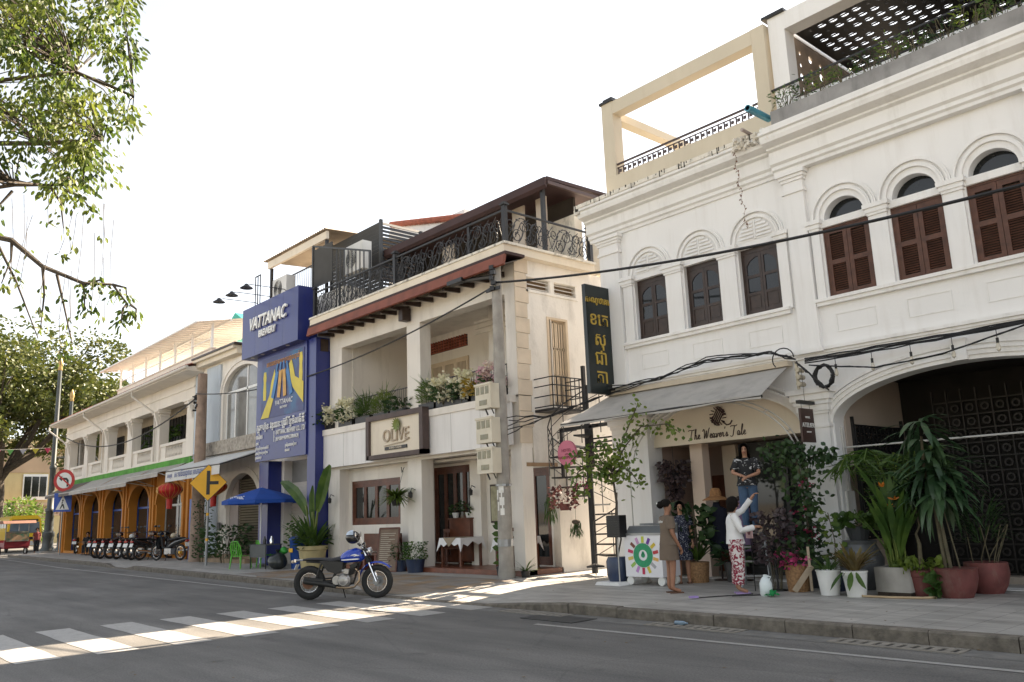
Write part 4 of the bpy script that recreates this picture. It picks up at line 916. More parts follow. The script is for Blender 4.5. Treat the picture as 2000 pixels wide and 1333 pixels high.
part(MB().tube([(-35.0, 12.3, 3.74), (-29.6, 12.3, 3.7)], .025, 6).tube([(-35.0, 12.3, 3.72), (-35.6, 14, 4.3)], .02, 6).tube([(-29.6, 12.3, 3.7), (-28.9, 14, 4.25)], .02, 6), 'frame', black, AW)
redl = mat('lantern_red', (.5, .02, .015), .5, .1, 6, translucent=.2)
for i, (x, lb) in enumerate(((-34.75, 'round red paper lantern at the left end of the white awning'), (-32.3, 'round red paper lantern partly behind the yellow diamond sign'))):
    t = thing('paper_lantern', lb, 'lantern', (x, 12.4 if i == 0 else 13.2, 2.98), 0, 'red lanterns under the white awning')
    q = MB(); n = 16
    prof = [(.1, .32)]+[(.14+.36*math.sin(math.pi*(k+1)/9)**.7, .32-.64*(k+1)/10) for k in range(8)]+[(.1, -.32)]
    q.lathe(prof, 18); q.build('shade', redl, t, True)
    r_ = MB()
    for k in range(18):
        a_ = 2*math.pi*k/18; r_.tube([((pr[0]+.006)*math.cos(a_), (pr[0]+.006)*math.sin(a_), pr[1]) for pr in prof], .006, 4)
    r_.build('rib', mat('lantern_gold', (.6, .35, .05), .5, .1, 5), t)
    MB().lathe([(.13, -.32), (.14, -.36), (.12, -.36), (.11, -.72), (.0, -.72)], 12).build('tassel', redl, t)
    MB().tube([(0, 0, .32), (0, 0, .75)], .008, 4).build('cord', black, t)
    text('福', .26, MATS['lantern_gold'], t, (0, -.51, .0), ext=.004)
# ---------------------------------------------------------------- orange arcade building on the left (local frame)
A_ = thing('arcade_building', 'long two storey building with white balustrade gallery over orange arcade', 'building', (-37.0, 14.3, 0), -.025)
def ap(mb, name, m, parent=None, **k): return mb.build(name, m, parent or A_, **k)
PU = [(-23.9, -22.9), (-19.3, -18.5), (-15.0, -14.1), (-10.5, -9.6), (-6.0, -5.2), (-1.45, -.5)]
gal = mat('gallery_white', (.74, .69, .62), .8, .05, 1, dirt=(.36, .32, .27), dirt_amt=.35)
q = MB()
for u0, u1 in PU: q.box(u0, u1, 0, .45, 4.66, 7.6)
ap(q, 'gallery_pier', gal)
q = MB()
for u0, u1 in PU:
    for z0, z1, e in ((6.9, 6.98, .05), (7.05, 7.15, .1), (7.15, 7.25, .16)): q.box(u0-e, u1+e, -e, .46, z0, z1)
    q.ext([(-.02, 6.3), (-.02, 7.1), (-.25, 7.1)], u1-.28, u1-.1, 'yz')
ap(q, 'pier_capital', gal)
ap(MB().box(-24, -.4, -.03, .45, 7.25, 8.2).box(-24, -.4, -.08, 0, 7.72, 7.8), 'entablature', gal)
ap(MB().box(-.4, .9, -.02, .4, 4.66, 8.4).box(-.4, .9, .0, .4, .15, 4.6), 'end_wall', paleb)
ap(MB().box(-24, -.4, -.08, .5, 4.46, 4.66), 'gallery_floor', gal)
ap(MB().box(-24, -.4, .46, 3.2, 4.4, 4.6), 'gallery_slab', gal)
bal = MB().lathe([(.05, 0), (.05, .05), (.035, .08), (.075, .2), (.05, .36), (.035, .45), (.05, .5), (.05, .55)], 8)
for i in range(len(PU)-1):
    a, b = PU[i][1], PU[i+1][0]
    r_ = ap(MB().box(a, b, .06, .32, 5.36, 5.5).box(a, b, .08, .3, 4.66, 4.8).box(a, a+.7, .1, .28, 4.8, 5.36).box(b-.7, b, .1, .28, 4.8, 5.36), 'balustrade', gal)
    q = MB(); n = int((b-a-1.5)/.2)
    for k in range(n+1):
        x = a+.76+k*(b-a-1.52)/n; q.add([(p[0]*.72+x, p[1]*.72+.19, p[2]+4.8) for p in bal.v], bal.f)
    ap(q, 'balusters', gal, r_, smooth=True)
ap(MB().box(-24, -.4, 2.0, 2.2, 4.6, 8.2), 'gallery_back_wall', cream); ap(MB().box(-24, -.4, .46, 3.28, 7.9, 8.15), 'gallery_ceiling', gal)
for u, w_, z1 in ((-8.65, 2.7, 7.3), (-13.8, 2.5, 7.3), (-3.6, 2.4, 7.2), (-19.0, 1.6, 7.2)):
    d_ = ap(MB().box(u-w_/2, u+w_/2, 1.95, 1.99, 4.62, z1), 'gallery_door', black)
    q = MB()
    for k in range(7): q.box(u-w_/2+k*w_/6-.015, u-w_/2+k*w_/6+.015, 1.9, 1.94, 4.62, z1)
    ap(q, 'door_bars', louvre, d_)
# eaves, gutter, downpipes, tiled roof slope
ap(MB().ext([(-.95, 8.22), (-.9, 8.2), (-.1, 8.18), (.4, 8.35), (.4, 8.6), (-.95, 8.34)], -24.2, 1.0, 'yz'), 'eave', gal)
ap(MB().tube([(-24.2, -1.0, 8.32), (1.2, -1.0, 8.32)], .075, 8), 'gutter', mat('gutter_white', (.6, .56, .5), .5, .08, 3))
rt = MB(); n = 150
rows = [[(-24.3+25.4*i/n, -.98+2.2*j, 8.4+.78*j+(.05 if i % 2 else 0)) for i in range(n+1)] for j in range(2)]
ap(rt.surf(rows), 'tiled_roof', tilered)
dp = MATS['gutter_white']
for u in (-23.6, -14.9, -5.7): ap(MB().tube([(u-.9, -1.0, 8.25), (u-.9, -.98, 8.0), (u-.1, -.2, 7.2), (u, -.1, 7.0), (u, -.1, 4.7)], .05, 7), 'downpipe', dp)
# roof terrace with canopy
ap(MB().box(-14.2, .4, .35, .5, 8.6, 9.38).box(-14.25, .45, .3, .55, 9.38, 9.44), 'terrace_parapet', gal)
cn = ap(MB().add([(-15.2, -.4, 10.62), (.4, -.4, 10.55), (2.2, 3.6, 11.0), (-13.6, 3.6, 11.05)], [(0, 1, 2, 3)]), 'canopy', polyc)
q = MB()
for i in range(27): u = -15.1+i*.58; q.tube([(u, -.4, 10.56), (u+1.6, 3.6, 11.0)], .03, 4)
q.tube([(-15.2, -.4, 10.6), (.4, -.4, 10.53)], .05, 4).tube([(-14.6, 1.0, 10.7), (1.0, 1.0, 10.66)], .05, 4)
ap(q, 'canopy_rafters', lettw)
for u in (-13.9, -11.6, -9.3, -7.0, -4.7, -2.3, .2): ap(MB().box(u-.05, u+.05, .38, .48, 9.44, 10.62), 'canopy_post', lettw)
ap(MB().box(-13.9, .2, .41, .45, 9.9, 9.94), 'terrace_rail', lettw)
# orange ground floor arcade
hol = []
for i in range(len(PU)-1):
    a, b = PU[i][1]+.12, PU[i+1][0]-.12
    hol.append([(a, .3), (b, .3)]+ell((a+b)/2, 2.6, (b-a)/2, 1.05, n=18))
plate('arcade_wall', rect(-24, -.4, .15, 4.45), hol, .0, .4, orangew, A_)
q = MB()
for u0, u1 in PU: q.box(u0+.08, u0+.3, -.1, -.001, .15, 4.3).box(u1-.3, u1-.08, -.1, -.001, .15, 4.3)
ap(q, 'orange_pilaster', orangew)
q = MB()
for i in range(len(PU)-1):
    a, b = PU[i][1]+.12, PU[i+1][0]-.12; archband(q, (a+b)/2, 2.6, (b-a)/2, 1.05, (b-a)/2+.18, 1.23, -.06, -.001, 18)
ap(q, 'arch_moulding', orangew)
ap(MB().box(-24, -.4, -.13, -.002, 4.3, 4.6), 'green_band', greenp)
for i in range(len(PU)-1):
    a, b = PU[i][1]+.1, PU[i+1][0]-.1
    f = MB().box(a, a+.08, .42, .5, .3, 3.7).box(b-.08, b, .42, .5, .3, 3.7).box((a+b)/2-.05, (a+b)/2+.05, .42, .5, .3, 3.7).box(a, b, .42, .5, 2.5, 2.6)
    if i < 4: f.box(a, b, .42, .5, .9, 1.0)
    f = ap(f, 'shop_window', tubeg if i == 4 else bluepl)
    for x0, x1 in ((a+.08, (a+b)/2-.05), ((a+b)/2+.05, b-.08)): ap(MB().box(x0, x1, .45, .46, .3, 2.5), 'pane', glasst, f); ap(MB().box(x0, x1, .45, .46, 2.6, 3.7), 'pane', glassd, f)
ap(MB().box(-24, -.3, .6, .7, .15, 4.4), 'dark_interior_wall', darkin)
ap(MB().box(-.3, .55, -.12, -.03, .15, 2.7), 'blue_shutter_door', bluepl)
ap(MB().box(.0, .5, -.14, -.122, 2.8, 3.6), 'notice_board', potwhite)
ap(MB().box(-24, 1, 3.3, 12, .15, 8.6), 'building_block', gal)
for i, (u0, u1) in enumerate(((-5.4, -.9), (-10.6, -5.5), (-16.5, -10.7), (-22.5, -16.6))):
    t = thing('arcade_awning', ('grey canvas awning over the rightmost orange arch', 'grey canvas awning over the second orange arch from the right', 'grey canvas awning over the middle orange arches', 'dark grey canvas awning at the far left of the orange arcade')[i], 'awning', (-37.0, 14.3, 0), 0, 'awnings along the orange arcade')
    t.rotation_euler = (0, 0, -.025); z = 3.72+(.2 if i == 0 else 0)
    q = MB(); n = 6
    q.surf([[(u0+(u1-u0)*k/n, -.14, 4.34) for k in range(n+1)], [(u0+(u1-u0)*k/n, -.75, 4.02-.03*math.sin(k*1.7)) for k in range(n+1)], [(u0+(u1-u0)*k/n, -1.35, z-.02*math.sin(k*2.3)) for k in range(n+1)], [(u0+(u1-u0)*k/n, -1.36, z-.2) for k in range(n+1)]])
    q.build('canvas', awng if i < 3 else mat('awning_dark', (.14, .12, .11), .9, .1, 2), t)
    MB().tube([(u0, -1.34, z-.02), (u1, -1.34, z-.02)], .03, 6).tube([(u0+.1, -.1, 3.5), (u0+.1, -1.3, z-.03)], .02, 5).tube([(u1-.1, -.1, 3.5), (u1-.1, -1.3, z-.03)], .02, 5).build('frame', tubeg, t)
for i, (u, lb) in enumerate(((-7.7, 'potted shrub on the gallery behind the rightmost balustrade'), (-9.2, 'low potted shrub beside the barred gallery door'), (-12.9, 'round potted shrub on the second gallery bay'))):
    t = thing('gallery_plant', lb, 'plant', (-37+u, 14.3-.025*u+1.4, 4.6), 0, 'plants on the white gallery'); t.scale = (1.3, 1.3, 1.55)
    MB().lathe([(.15, 0), (.22, .35), (.2, .35), (.0, .33)], 12).build('pot', potgrey, t)
    q = MB()
    for k in range(160):
        a_ = rnd.uniform(0, 6.3); r2 = rnd.uniform(.1, .5); q.leaf((r2*math.cos(a_)*.6, r2*math.sin(a_)*.6, .4+rnd.uniform(0, 1.0)), (math.cos(a_), math.sin(a_), rnd.uniform(-.2, .8)), .22, .1, seg=1)
    q.build('foliage', leaf_a, t)

# ---------------------------------------------------------------- trees
def crown_leaves(mb, centers, n_per, L_, W_, flat=.6, seg=1):
    for (c, r) in centers:
        for k in range(n_per):
            a_ = rnd.uniform(0, 2*math.pi); u = rnd.uniform(-1, 1); rr = r*rnd.uniform(.35, 1)**.5
            s_ = math.sqrt(1-u*u); d = Vector((s_*math.cos(a_), s_*math.sin(a_), u*flat)); p_ = Vector(c)+d*rr
            dd = d+Vector((rnd.uniform(-.8, .8), rnd.uniform(-.8, .8), rnd.uniform(-.7, .4)))
            mb.leaf(p_, dd, L_*rnd.uniform(.7, 1.3), W_*rnd.uniform(.7, 1.3), seg=seg)
def big_tree(label, base, h, spread, seed, n_cl=60, m=leaf_far, low=.45, n_per=70, L_=.42):
    r0 = random.Random(seed); t = thing('rain_tree', label, 'tree', base, 0, 'trees at the end of the street')
    tr = MB(); tr.tube([(0, 0, -.2), (.1, .05, h*.12), (.2, .1, h*.26), (.1, 0, h*.36)], [.75, .6, .5, .42], 10)
    tr.build('trunk', barkm, t, True)
    br_ = MB(); cl = []
    for i in range(11):
        a_ = 2*math.pi*i/11+r0.uniform(-.25, .25); rad = spread*r0.uniform(.55, 1.0); zt = h*r0.uniform(.6, .92)
        p0 = Vector((.1, 0, h*r0.uniform(.24, .36))); p3 = Vector((rad*math.cos(a_), rad*math.sin(a_), zt)); p1 = p0.lerp(p3, .35)+Vector((0, 0, -h*.02)); p2 = p0.lerp(p3, .7)+Vector((r0.uniform(-1, 1), r0.uniform(-1, 1), h*.03))
        br_.tube([p0, p1, p2, p3], [.34, .24, .14, .05], 6)
        for k in range(3):
            e = p2+Vector((r0.uniform(-1, 1)*spread*.3, r0.uniform(-1, 1)*spread*.3, r0.uniform(.0, .2)*h)); br_.tube([p1.lerp(p2, .5+.2*k), e], [.11, .03], 5); cl.append((e, r0.uniform(1.3, 2.4)*spread/8))
        cl.append((p3, r0.uniform(1.6, 2.6)*spread/8))
    br_.build('branches', barkm, t, True)
    while len(cl) < n_cl:
        a_ = r0.uniform(0, 6.283); rr = spread*math.sqrt(r0.uniform(0, 1)); z = h*(low+(1-low)*(1-(rr/spread)**2)*r0.uniform(.35, .95)); cl.append((Vector((rr*math.cos(a_), rr*math.sin(a_), z)), r0.uniform(1.1, 2.3)*spread/8))
    q = MB(); crown_leaves(q, cl, n_per, L_, L_*.55, .55); q.build('crown', m, t, recalc=False)
    return t
big_tree('broad spreading green tree filling the left edge beyond the lamp posts', (-88, 16, 0), 20, 11, 3, 150, n_per=300)
big_tree('rounded green tree behind the gallery roof of the arcade building', (-78, 25.5, 0), 14.6, 7.5, 5, 90, n_per=230)
big_tree('dark tree further back on the far side of the cross street', (-104, 2, 0), 19, 10, 8, 80, n_per=220)
big_tree('tall tree behind the corrugated canopy of the arcade building', (-62, 32, 0), 14.5, 7, 11, 70, n_per=180)
q = MB()
for i in range(7):
    x = -46+11*i; crown_leaves(q, [((x+rnd.uniform(-4, 4), -36+rnd.uniform(-3, 3), rnd.uniform(4, 12)), rnd.uniform(1.8, 3.2)) for _ in range(16)], 60, 1.1, .6, .7); q.tube([(x, -36, 0), (x+.3, -36, 6)], [.5, .3], 7)
q.build('riverside_trees', leaf_a, kind='stuff', recalc=False)['label'] = 'row of riverside trees on the opposite side of the street'
# overhanging branch of the near tree
T = thing('overhanging_tree', 'near tree with sunlit yellow green leaves hanging into the upper left', 'tree', (-15.5, -3.2, 0))
def tp(mb, name, m, **k): return part(mb, name, m, T, **k)
tp(MB().tube([(-15.5, -3.2, -.1), (-15.3, -3.0, 2), (-15.0, -2.6, 4.2), (-14.4, -2.0, 5.6)], [.5, .4, .34, .28], 12), 'trunk', barkm, smooth=True)
limbs = [[(-14.4, -2, 5.6), (-12.6, -.2, 6.3), (-10.6, 1.2, 6.6), (-9.3, 2.1, 6.5), (-8.9, 2.6, 6.2)],
         [(-14.4, -2, 5.6), (-12.4, -.2, 7.2), (-10.3, 1.0, 8.0), (-8.8, 2.1, 7.9)],
         [(-14.4, -2, 5.6), (-12.4, .0, 5.4), (-10.8, 1.1, 5.3), (-9.8, 1.7, 5.25), (-9.5, 2.3, 5.3)],
         [(-14.8, -2.4, 4.9), (-12.4, .0, 4.8), (-10.4, 1.35, 4.85), (-9.95, 1.75, 4.68), (-9.88, 2.05, 4.42), (-9.82, 2.45, 4.28), (-9.78, 2.75, 4.3), (-9.79, 2.92, 4.1)],
         [(-12.6, -.2, 6.3), (-10.9, 1.0, 5.95), (-9.7, 1.9, 5.75), (-9.2, 2.4, 5.75)]]
lb = MB()
for l in limbs:
    n = len(l); lb.tube(l, [.038*(1-i/n)**1.1+.007 for i in range(n)], 6)
tw = MB(); lf = MB()
def clump(c, r, n, L_=.078):
    for k in range(n):
        d = Vector((rnd.gauss(0, 1), rnd.gauss(0, 1), rnd.gauss(0, .8))).normalized(); p_ = Vector(c)+d*r*rnd.uniform(.2, 1)
        lf.leaf(p_, (d.x*.6, d.y*.6, -rnd.uniform(.2, 1.2)), L_*rnd.uniform(.7, 1.25), L_*rnd.uniform(.36, .5), seg=2, bend=.2)
def sub(p0, p1, n=4, r=.17, nl=26):
    p0, p1 = Vector(p0), Vector(p1); tw.tube([p0, p0.lerp(p1, .5)+Vector((rnd.uniform(-.06, .06), rnd.uniform(-.06, .06), .05)), p1], [.018, .012, .006], 5)
    for i in range(n): clump(p0.lerp(p1, .35+.65*i/max(1, n-1)), r, nl)
# dense crown: sample positions inside the leafy mass (edge of the crown follows a drooping diagonal)
def in_mass(y, z): # y runs to the right in the picture, z up
    edge = 2.72 if z > 5.85 else (2.72-(5.85-z)*.35)
    if z < 5.25: edge = min(edge, 2.6-(5.25-z)*2.6)
    return y < edge-.10*math.sin(z*7)
k = 0
while k < 340:
    y = rnd.uniform(.2, 2.75); z = rnd.uniform(4.95, 8.8)
    if not in_mass(y, z): continue
    if math.sin(y*5.3+z*3.1)+math.sin(z*6.7-y*2.3)*.7 > .95 and rnd.random() < .93: continue
    if z < 5.55 and y < 2.0 and rnd.random() < .8: continue
    x = -9.35-(6.5-z)*.2-rnd.uniform(-.9, 1.3)
    c = Vector((x, y*(-x/9.4), 1.6+(z-1.6)*(-x/9.4)))
    near = min((Vector(p_) for l in limbs for p_ in l[1:]), key=lambda q_: (q_-c).length)
    tw.tube([near, near.lerp(c, .6)+Vector((0, 0, .08)), c], [.009, .006, .003], 4); clump(c, rnd.uniform(.16, .27), rnd.randint(36, 60)); k += 1
k = 0
while k < 170:   # the rest of the crown, towards the trunk
    l = rnd.choice(limbs[:3]+limbs[4:]); i = rnd.randint(0, len(l)-2); c0 = Vector(l[i]).lerp(Vector(l[i+1]), rnd.random()); c = c0+Vector((rnd.gauss(0, .8), rnd.gauss(0, .8), rnd.gauss(.3, .7)))
    if c.y/-c.x > .115: continue
    tw.tube([c0, c0.lerp(c, .5)+Vector((0, 0, .1)), c], [.014, .009, .004], 4); clump(c, rnd.uniform(.25, .4), 40, .1); k += 1
# sparse lower branch with hanging tufts
for p0, p1, nl in (((-9.82, 2.45, 4.28), (-9.86, 2.5, 3.98), 26), ((-9.79, 2.92, 4.1), (-9.78, 2.86, 3.86), 30), ((-9.78, 2.75, 4.3), (-9.75, 2.9, 4.15), 22), ((-9.88, 2.05, 4.42), (-9.98, 2.1, 3.75), 14), ((-9.9, 2.2, 4.36), (-9.98, 2.42, 3.62), 16), ((-9.95, 1.75, 4.68), (-10.0, 1.7, 4.2), 8), ((-10.1, 1.6, 4.75), (-10.05, 2.1, 3.65), 8), ((-9.6, 2.1, 5.25), (-9.6, 2.45, 5.05), 26), ((-9.6, 2.0, 5.25), (-9.75, 2.2, 4.85), 14), ((-9.85, 1.7, 5.2), (-9.9, 1.55, 4.75), 10), ((-9.82, 2.5, 4.28), (-9.82, 2.62, 4.3), 26), ((-9.79, 2.95, 4.1), (-9.72, 3.0, 3.9), 20)):
    sub(p0, p1, 3, .1, max(5, nl//2))
for k in range(20):
    y = rnd.uniform(1.55, 2.9); z0 = rnd.uniform(4.3, 5.4); x = -9.85+rnd.uniform(-.3, .3); ln = rnd.uniform(.25, 1.0)
    tw.tube([(x, y, z0), (x+rnd.uniform(-.05, .05), y+rnd.uniform(-.05, .05), z0-ln*.5), (x+rnd.uniform(-.08, .08), y+rnd.uniform(-.06, .06), z0-ln)], .0035, 3)
    clump((x, y, z0-ln), .06, rnd.randint(3, 8), .08)
tp(lb, 'limbs', barkm, smooth=True); tp(tw, 'twigs', barkm, recalc=False); tp(lf, 'leaves', leaf_fg, recalc=False)

# ---------------------------------------------------------------- far yellow villa beyond the cross street
FV = thing('far_villa', 'pale yellow villa with white balustrade seen under the trees at far left', 'building', (-120, 28, 0))
fy = mat('villa_yellow', (.62, .50, .27), .85, .1, .5, dirt=(.4, .3, .15), dirt_amt=.4); fp = mat('villa_pink', (.5, .36, .24), .85, .1, .5)
part(MB().box(-130, -120, 12, 50, 0, 13), 'wall', fy, FV)
part(MB().box(-120.3, -119.9, 12, 50, 8.8, 12.5), 'upper_band', fp, FV)
for y in (16, 20.5, 26, 31, 36):
    f = part(MB().box(-119.95, -119.8, y-1.4, y+1.4, 5.6, 8.6).box(-119.95, -119.8, y-1.4, y+1.4, 5.4, 5.6), 'window', lettw, FV)
    for k in range(3): part(MB().box(-119.79, -119.75, y-1.25+k*.87, y-.5+k*.87, 5.8, 8.3), 'pane', glassd, f)
q = MB().box(-119.2, -118.8, 12, 50, 4.7, 5.0).box(-119.2, -118.8, 12, 50, 3.4, 3.6)
for k in range(90): q.lathe([(.08, 3.6), (.16, 3.9), (.07, 4.4), (.1, 4.7)], 6, (-119, 12.3+k*.42, 0))
part(q, 'balustrade', mat('villa_stone', (.6, .42, .3), .8, .1, 1), FV)
part(MB().box(-119.7, -118.9, 12, 50, 0, 3.4), 'porch_wall', fy, FV)
def bush(loc, label, r, h, m, n=500, L_=.35):
    t = thing('shrub', label, 'shrub', loc, 0); q = MB()
    crown_leaves(q, [(Vector((rnd.uniform(-r, r)*.6, rnd.uniform(-r, r)*.6, h*rnd.uniform(.3, .8))), r*.55) for _ in range(8)], n//8, L_, L_*.5, .9); q.build('foliage', m, t, recalc=False)
    MB().tube([(0, 0, 0), (.05, 0, h*.5)], [.06, .03], 5).build('stem', barkm, t)
bush((-112, 24, 0), 'pale green shrub in front of the yellow villa', 3.2, 5, leaf_c, 1600, .5)
bush((-108, 19, 0), 'dark shrub left of the yellow bus roof', 3, 4.2, leaf_a, 1400, .5)
bush((-100, 27, 0), 'pink flowering shrub right of the yellow bus', 2.4, 3.6, mat('bougain', (.4, .08, .14), .7, .3, 2, col2=(.12, .12, .04)), 1200, .4)
# ---------------------------------------------------------------- street lamps, poles, signs, wires
dk = mat('lamp_green_grey', (.055, .065, .065), .5, .15, 3); gl = mat('lamp_gilt', (.4, .27, .1), .45, .15, 5, metal=.3)
def street_lamp(loc, h, label):
    t = thing('street_lamp', label, 'street lamp', loc, 0, 'tall street lamps at the corner')
    MB().lathe([(.42, 0), (.42, .25), (.33, .4), (.33, 1.0), (.37, 1.05), (.37, 1.3), (.27, 1.4), (.25, 2.6), (.29, 2.65), (.29, 2.8), (.2, 2.9), (.18, 5.4), (.22, 5.45), (.22, 5.6), (.15, 5.7), (.12, h-.9)], 14).build('post', dk, t, True)
    MB().lathe([(.13, h-.9), (.16, h-.85), (.13, h-.7), (.18, h-.5), (.15, h-.3), (.08, h-.1), (.03, h)], 12).build('finial', gl, t, True)
    MB().tube([(0, 0, 6.2), (.0, 1.5, 6.2), (0, 1.95, 6.35), (0, 2.1, 6.7), (0, 1.9, 7.0), (0, 1.6, 6.9), (0, 1.55, 6.6), (0, 1.75, 6.55)], [.07, .07, .06, .055, .05, .045, .04, .03], 7).build('scroll_arm', dk, t, True)
    sc = MB()
    for k in range(3): sc.tube([(0, .3+.22*k+.16*math.cos(a_), 6.55+.16*math.sin(a_)) for a_ in [j*.6 for j in range(9)]], .025, 5)
    sc.build('scroll_ornament', gl, t)
    MB().tube([(0, 1.5, 6.2), (0, 1.5, 5.8)], .03, 6).lathe([(.05, 5.85), (.12, 5.75), (.5, 5.55), (.5, 5.5), (.42, 5.5)], 14, (0, 1.5, 0)).build('lamp_hood', dk, t)
    MB().lathe([(.38, 5.5), (.33, 5.3), (.2, 5.15), (0, 5.1)], 14, (0, 1.5, 0)).build('lamp_globe', mat('lamp_glass', (.5, .5, .47), .2, .05, 3), t, True)
    MB().box(-.5, .5, -.5, .5, -.0, .12).build('plinth', concrete, t)
street_lamp((-62.3, 14.5, .15), 13.0, 'nearer tall dark street lamp with gilt tip beside the road signs')
street_lamp((-69.0, 17.0, .0), 12.0, 'farther street lamp with gilt tip behind the nearer one')
def flatsign(t, mb, name, m): return mb.build(name, m, t)
sr = mat('sign_red', (.5, .02, .02), .4, .05, 3); sb = mat('sign_blue', (.02, .08, .42), .4, .05, 3); sw_ = lettw; blk = black
t = thing('road_sign', 'no left turn sign above a blue pedestrian crossing sign at far left', 'road sign', (-56.0, 13.7, .15), R(68)); t.scale = (.86, .86, 1)
MB().tube([(0, 0, 0), (0, 0, 5.0)], .045, 8).build('pole', greymet, t)
MB().lathe([(.0, 0), (.66, 0), (.66, .03), (0, .03)], 32, (0, -.1, 4.35), 'Y').build('round_plate', sr, t)
MB().lathe([(.0, 0), (.47, 0), (.47, .006), (0, .006)], 32, (0, -.107, 4.35), 'Y').build('white_disc', sw_, t)
MB().strip([(.16, -.34), (.16, -.02), (.1, .06), (-.14, .08)], [(.28, -.34), (.28, .04), (.16, .18), (-.14, .2)], -.116, -.108).ext([(-.14, -.02), (-.14, .3), (-.34, .14)], -.116, -.108).build('arrow', blk, t).location = (0, 0, 4.32)
sl_ = MB(); sl_.obox((0, -.118, 4.35), (.95, .008, .09), 0, 0, R(40)); sl_.build('slash', sr, t)
MB().box(-.55, .55, -.1, -.07, 2.5, 3.6).build('square_plate', sb, t)
MB().ext([(-.42, 2.62), (.42, 2.62), (0, 3.48)], -.106, -.101).build('white_triangle', sw_, t)
MB().ext([(-.02, 2.95), (.06, 2.95), (.14, 2.68), (.07, 2.68), (.0, 2.86), (-.1, 2.68), (-.17, 2.68), (-.06, 2.92), (-.06, 3.08), (.02, 3.12)], -.112, -.107).ext(ell(0, 3.17, .05, .05, 0, 6.28, 10), -.112, -.107).build('walking_figure', blk, t)
t = thing('junction_sign', 'yellow diamond road sign with black side road symbol on slim pole', 'road sign', (-30.45, 12.25, .15), R(58))
MB().tube([(0, 0, 0), (0, 0, 3.3)], .045, 8).build('pole', greymet, t)
q = MB()
for z in (.85, 1.75): q.cyl((0, 0, z), (0, 0, z+.1), .05, n=8)
q.build('yellow_band', yellowp, t)
def diamond(r, y0, y1): return MB().ext([(0, 2.93-r), (r, 2.93), (0, 2.93+r), (-r, 2.93)], y0, y1)
diamond(.66, -.08, -.06).build('plate', blk, t); diamond(.64, -.086, -.081).build('yellow_face', yellowp, t)
MB().box(-.06, .06, -.094, -.088, 2.5, 3.36).box(.06, .36, -.094, -.088, 2.86, 2.98).build('symbol', blk, t)
# electric pole with meter boxes
t = thing('electric_pole', 'tapered concrete electric pole with cable bracket at the restaurant corner', 'pole', (-14.75, 12.85, .15))
MB().lathe([(.19, 0), (.2, .05), (.175, .3), (.115, 7.45), (0, 7.46)], 14).build('post', polec, t, True)
MB().tube([(-.05, 0, 7.1), (-1.6, -.1, 7.28)], .05, 6).box(-1.7, -1.1, -.22, -.02, 7.2, 7.3).build('street_light_arm', black, t)
q = MB()
for k in range(5): q.obox((.02+rnd.uniform(-.06, .06), -.16, 6.75+.13*k), (.1, .12, .1), rnd.uniform(0, 2))
q.box(-.25, .25, -.14, -.1, 6.7, 6.78).build('insulator_bracket', black, t)
q.v and None
q = MB()
for k, (z0, z1) in enumerate(((.7, .86), (2.05, 2.1))): q.lathe([(.182, z0), (.186, z0), (.186, z1), (.182, z1)], 14)
q.build('strap', greymet, t)
q = MB()
for k, (a_, z, w_, h_) in enumerate(((-1.9, 1.75, .16, .22), (-1.5, 1.9, .13, .2), (-1.75, 1.5, .15, .2), (-1.4, 1.62, .12, .18), (-1.3, 1.4, .1, .15))):
    r_ = .172; q.add([(r_*math.cos(a_), r_*math.sin(a_), z), (r_*math.cos(a_+w_/r_), r_*math.sin(a_+w_/r_), z), (r_*math.cos(a_+w_/r_), r_*math.sin(a_+w_/r_), z+h_), (r_*math.cos(a_), r_*math.sin(a_), z+h_)], [(0, 1, 2, 3)])
q.build('torn_posters', potwhite, t)
bxm = mat('meter_beige', (.64, .59, .48), .6, .06, 4, dirt=(.35, .28, .18), dirt_amt=.4); bxg = mat('meter_glass', (.2, .18, .1), .2, .2, 8)
for i, z in enumerate((4.0, 3.2, 2.5)):
    b_ = thing('meter_box', '%s of three beige electricity meter boxes on the concrete pole' % ('topmost', 'middle one', 'lowest')[i], 'meter box', (-14.93, 12.62, z), R(-3), 'meter boxes on the pole')
    MB().box(-.3, .3, -.16, .1, 0, .58).box(-.32, .32, -.18, -.1, .55, .6).build('case', bxm, b_)
    for x in (-.2, -.02, .16): MB().box(x-.06, x+.07, -.168, -.16, .34, .52).build('meter_window', bxg, b_)
    MB().box(-.14, .16, -.168, -.16, .08, .2).build('lower_window', bxg, b_)
    MB().tube([(-.05, -.05, 0), (.0, -.02, -.14)], .02, 5).tube([(.12, 0, 0), (.14, .05, -.12)], .015, 5).build('cable_stub', cable, b_)
t = thing('concrete_pole', 'brown stained concrete pole in front of the pale blue wall', 'pole', (-34.2, 13.35, .15))
MB().lathe([(.3, 0), (.24, 3), (.19, 7.6), (0, 7.62)], 12).build('post', mat('pole_brown', (.3, .22, .17), .9, .25, 3, dirt=(.14, .1, .08), dirt_amt=.6), t, True)
q = MB()
for k in range(4): q.tube([(-.25-.05*k, .1, .2), (-.28-.05*k, .05, 3.5), (-.2-.03*k, -.1, 6.4)], .02, 4)
for k in range(14): q.obox((-.2+rnd.uniform(-.2, .2), -.15, 6.4+rnd.uniform(-.3, .3)), (.2, .1, .05), rnd.uniform(0, 3), rnd.uniform(0, 3))
q.build('cable_bundle', cable, t)
t = thing('utility_pole', 'plain grey utility pole behind the road signs at the far corner', 'pole', (-60.0, 15.6, .15))
MB().lathe([(.28, 0), (.2, 8.5), (0, 8.52)], 10).build('post', polec, t, True)
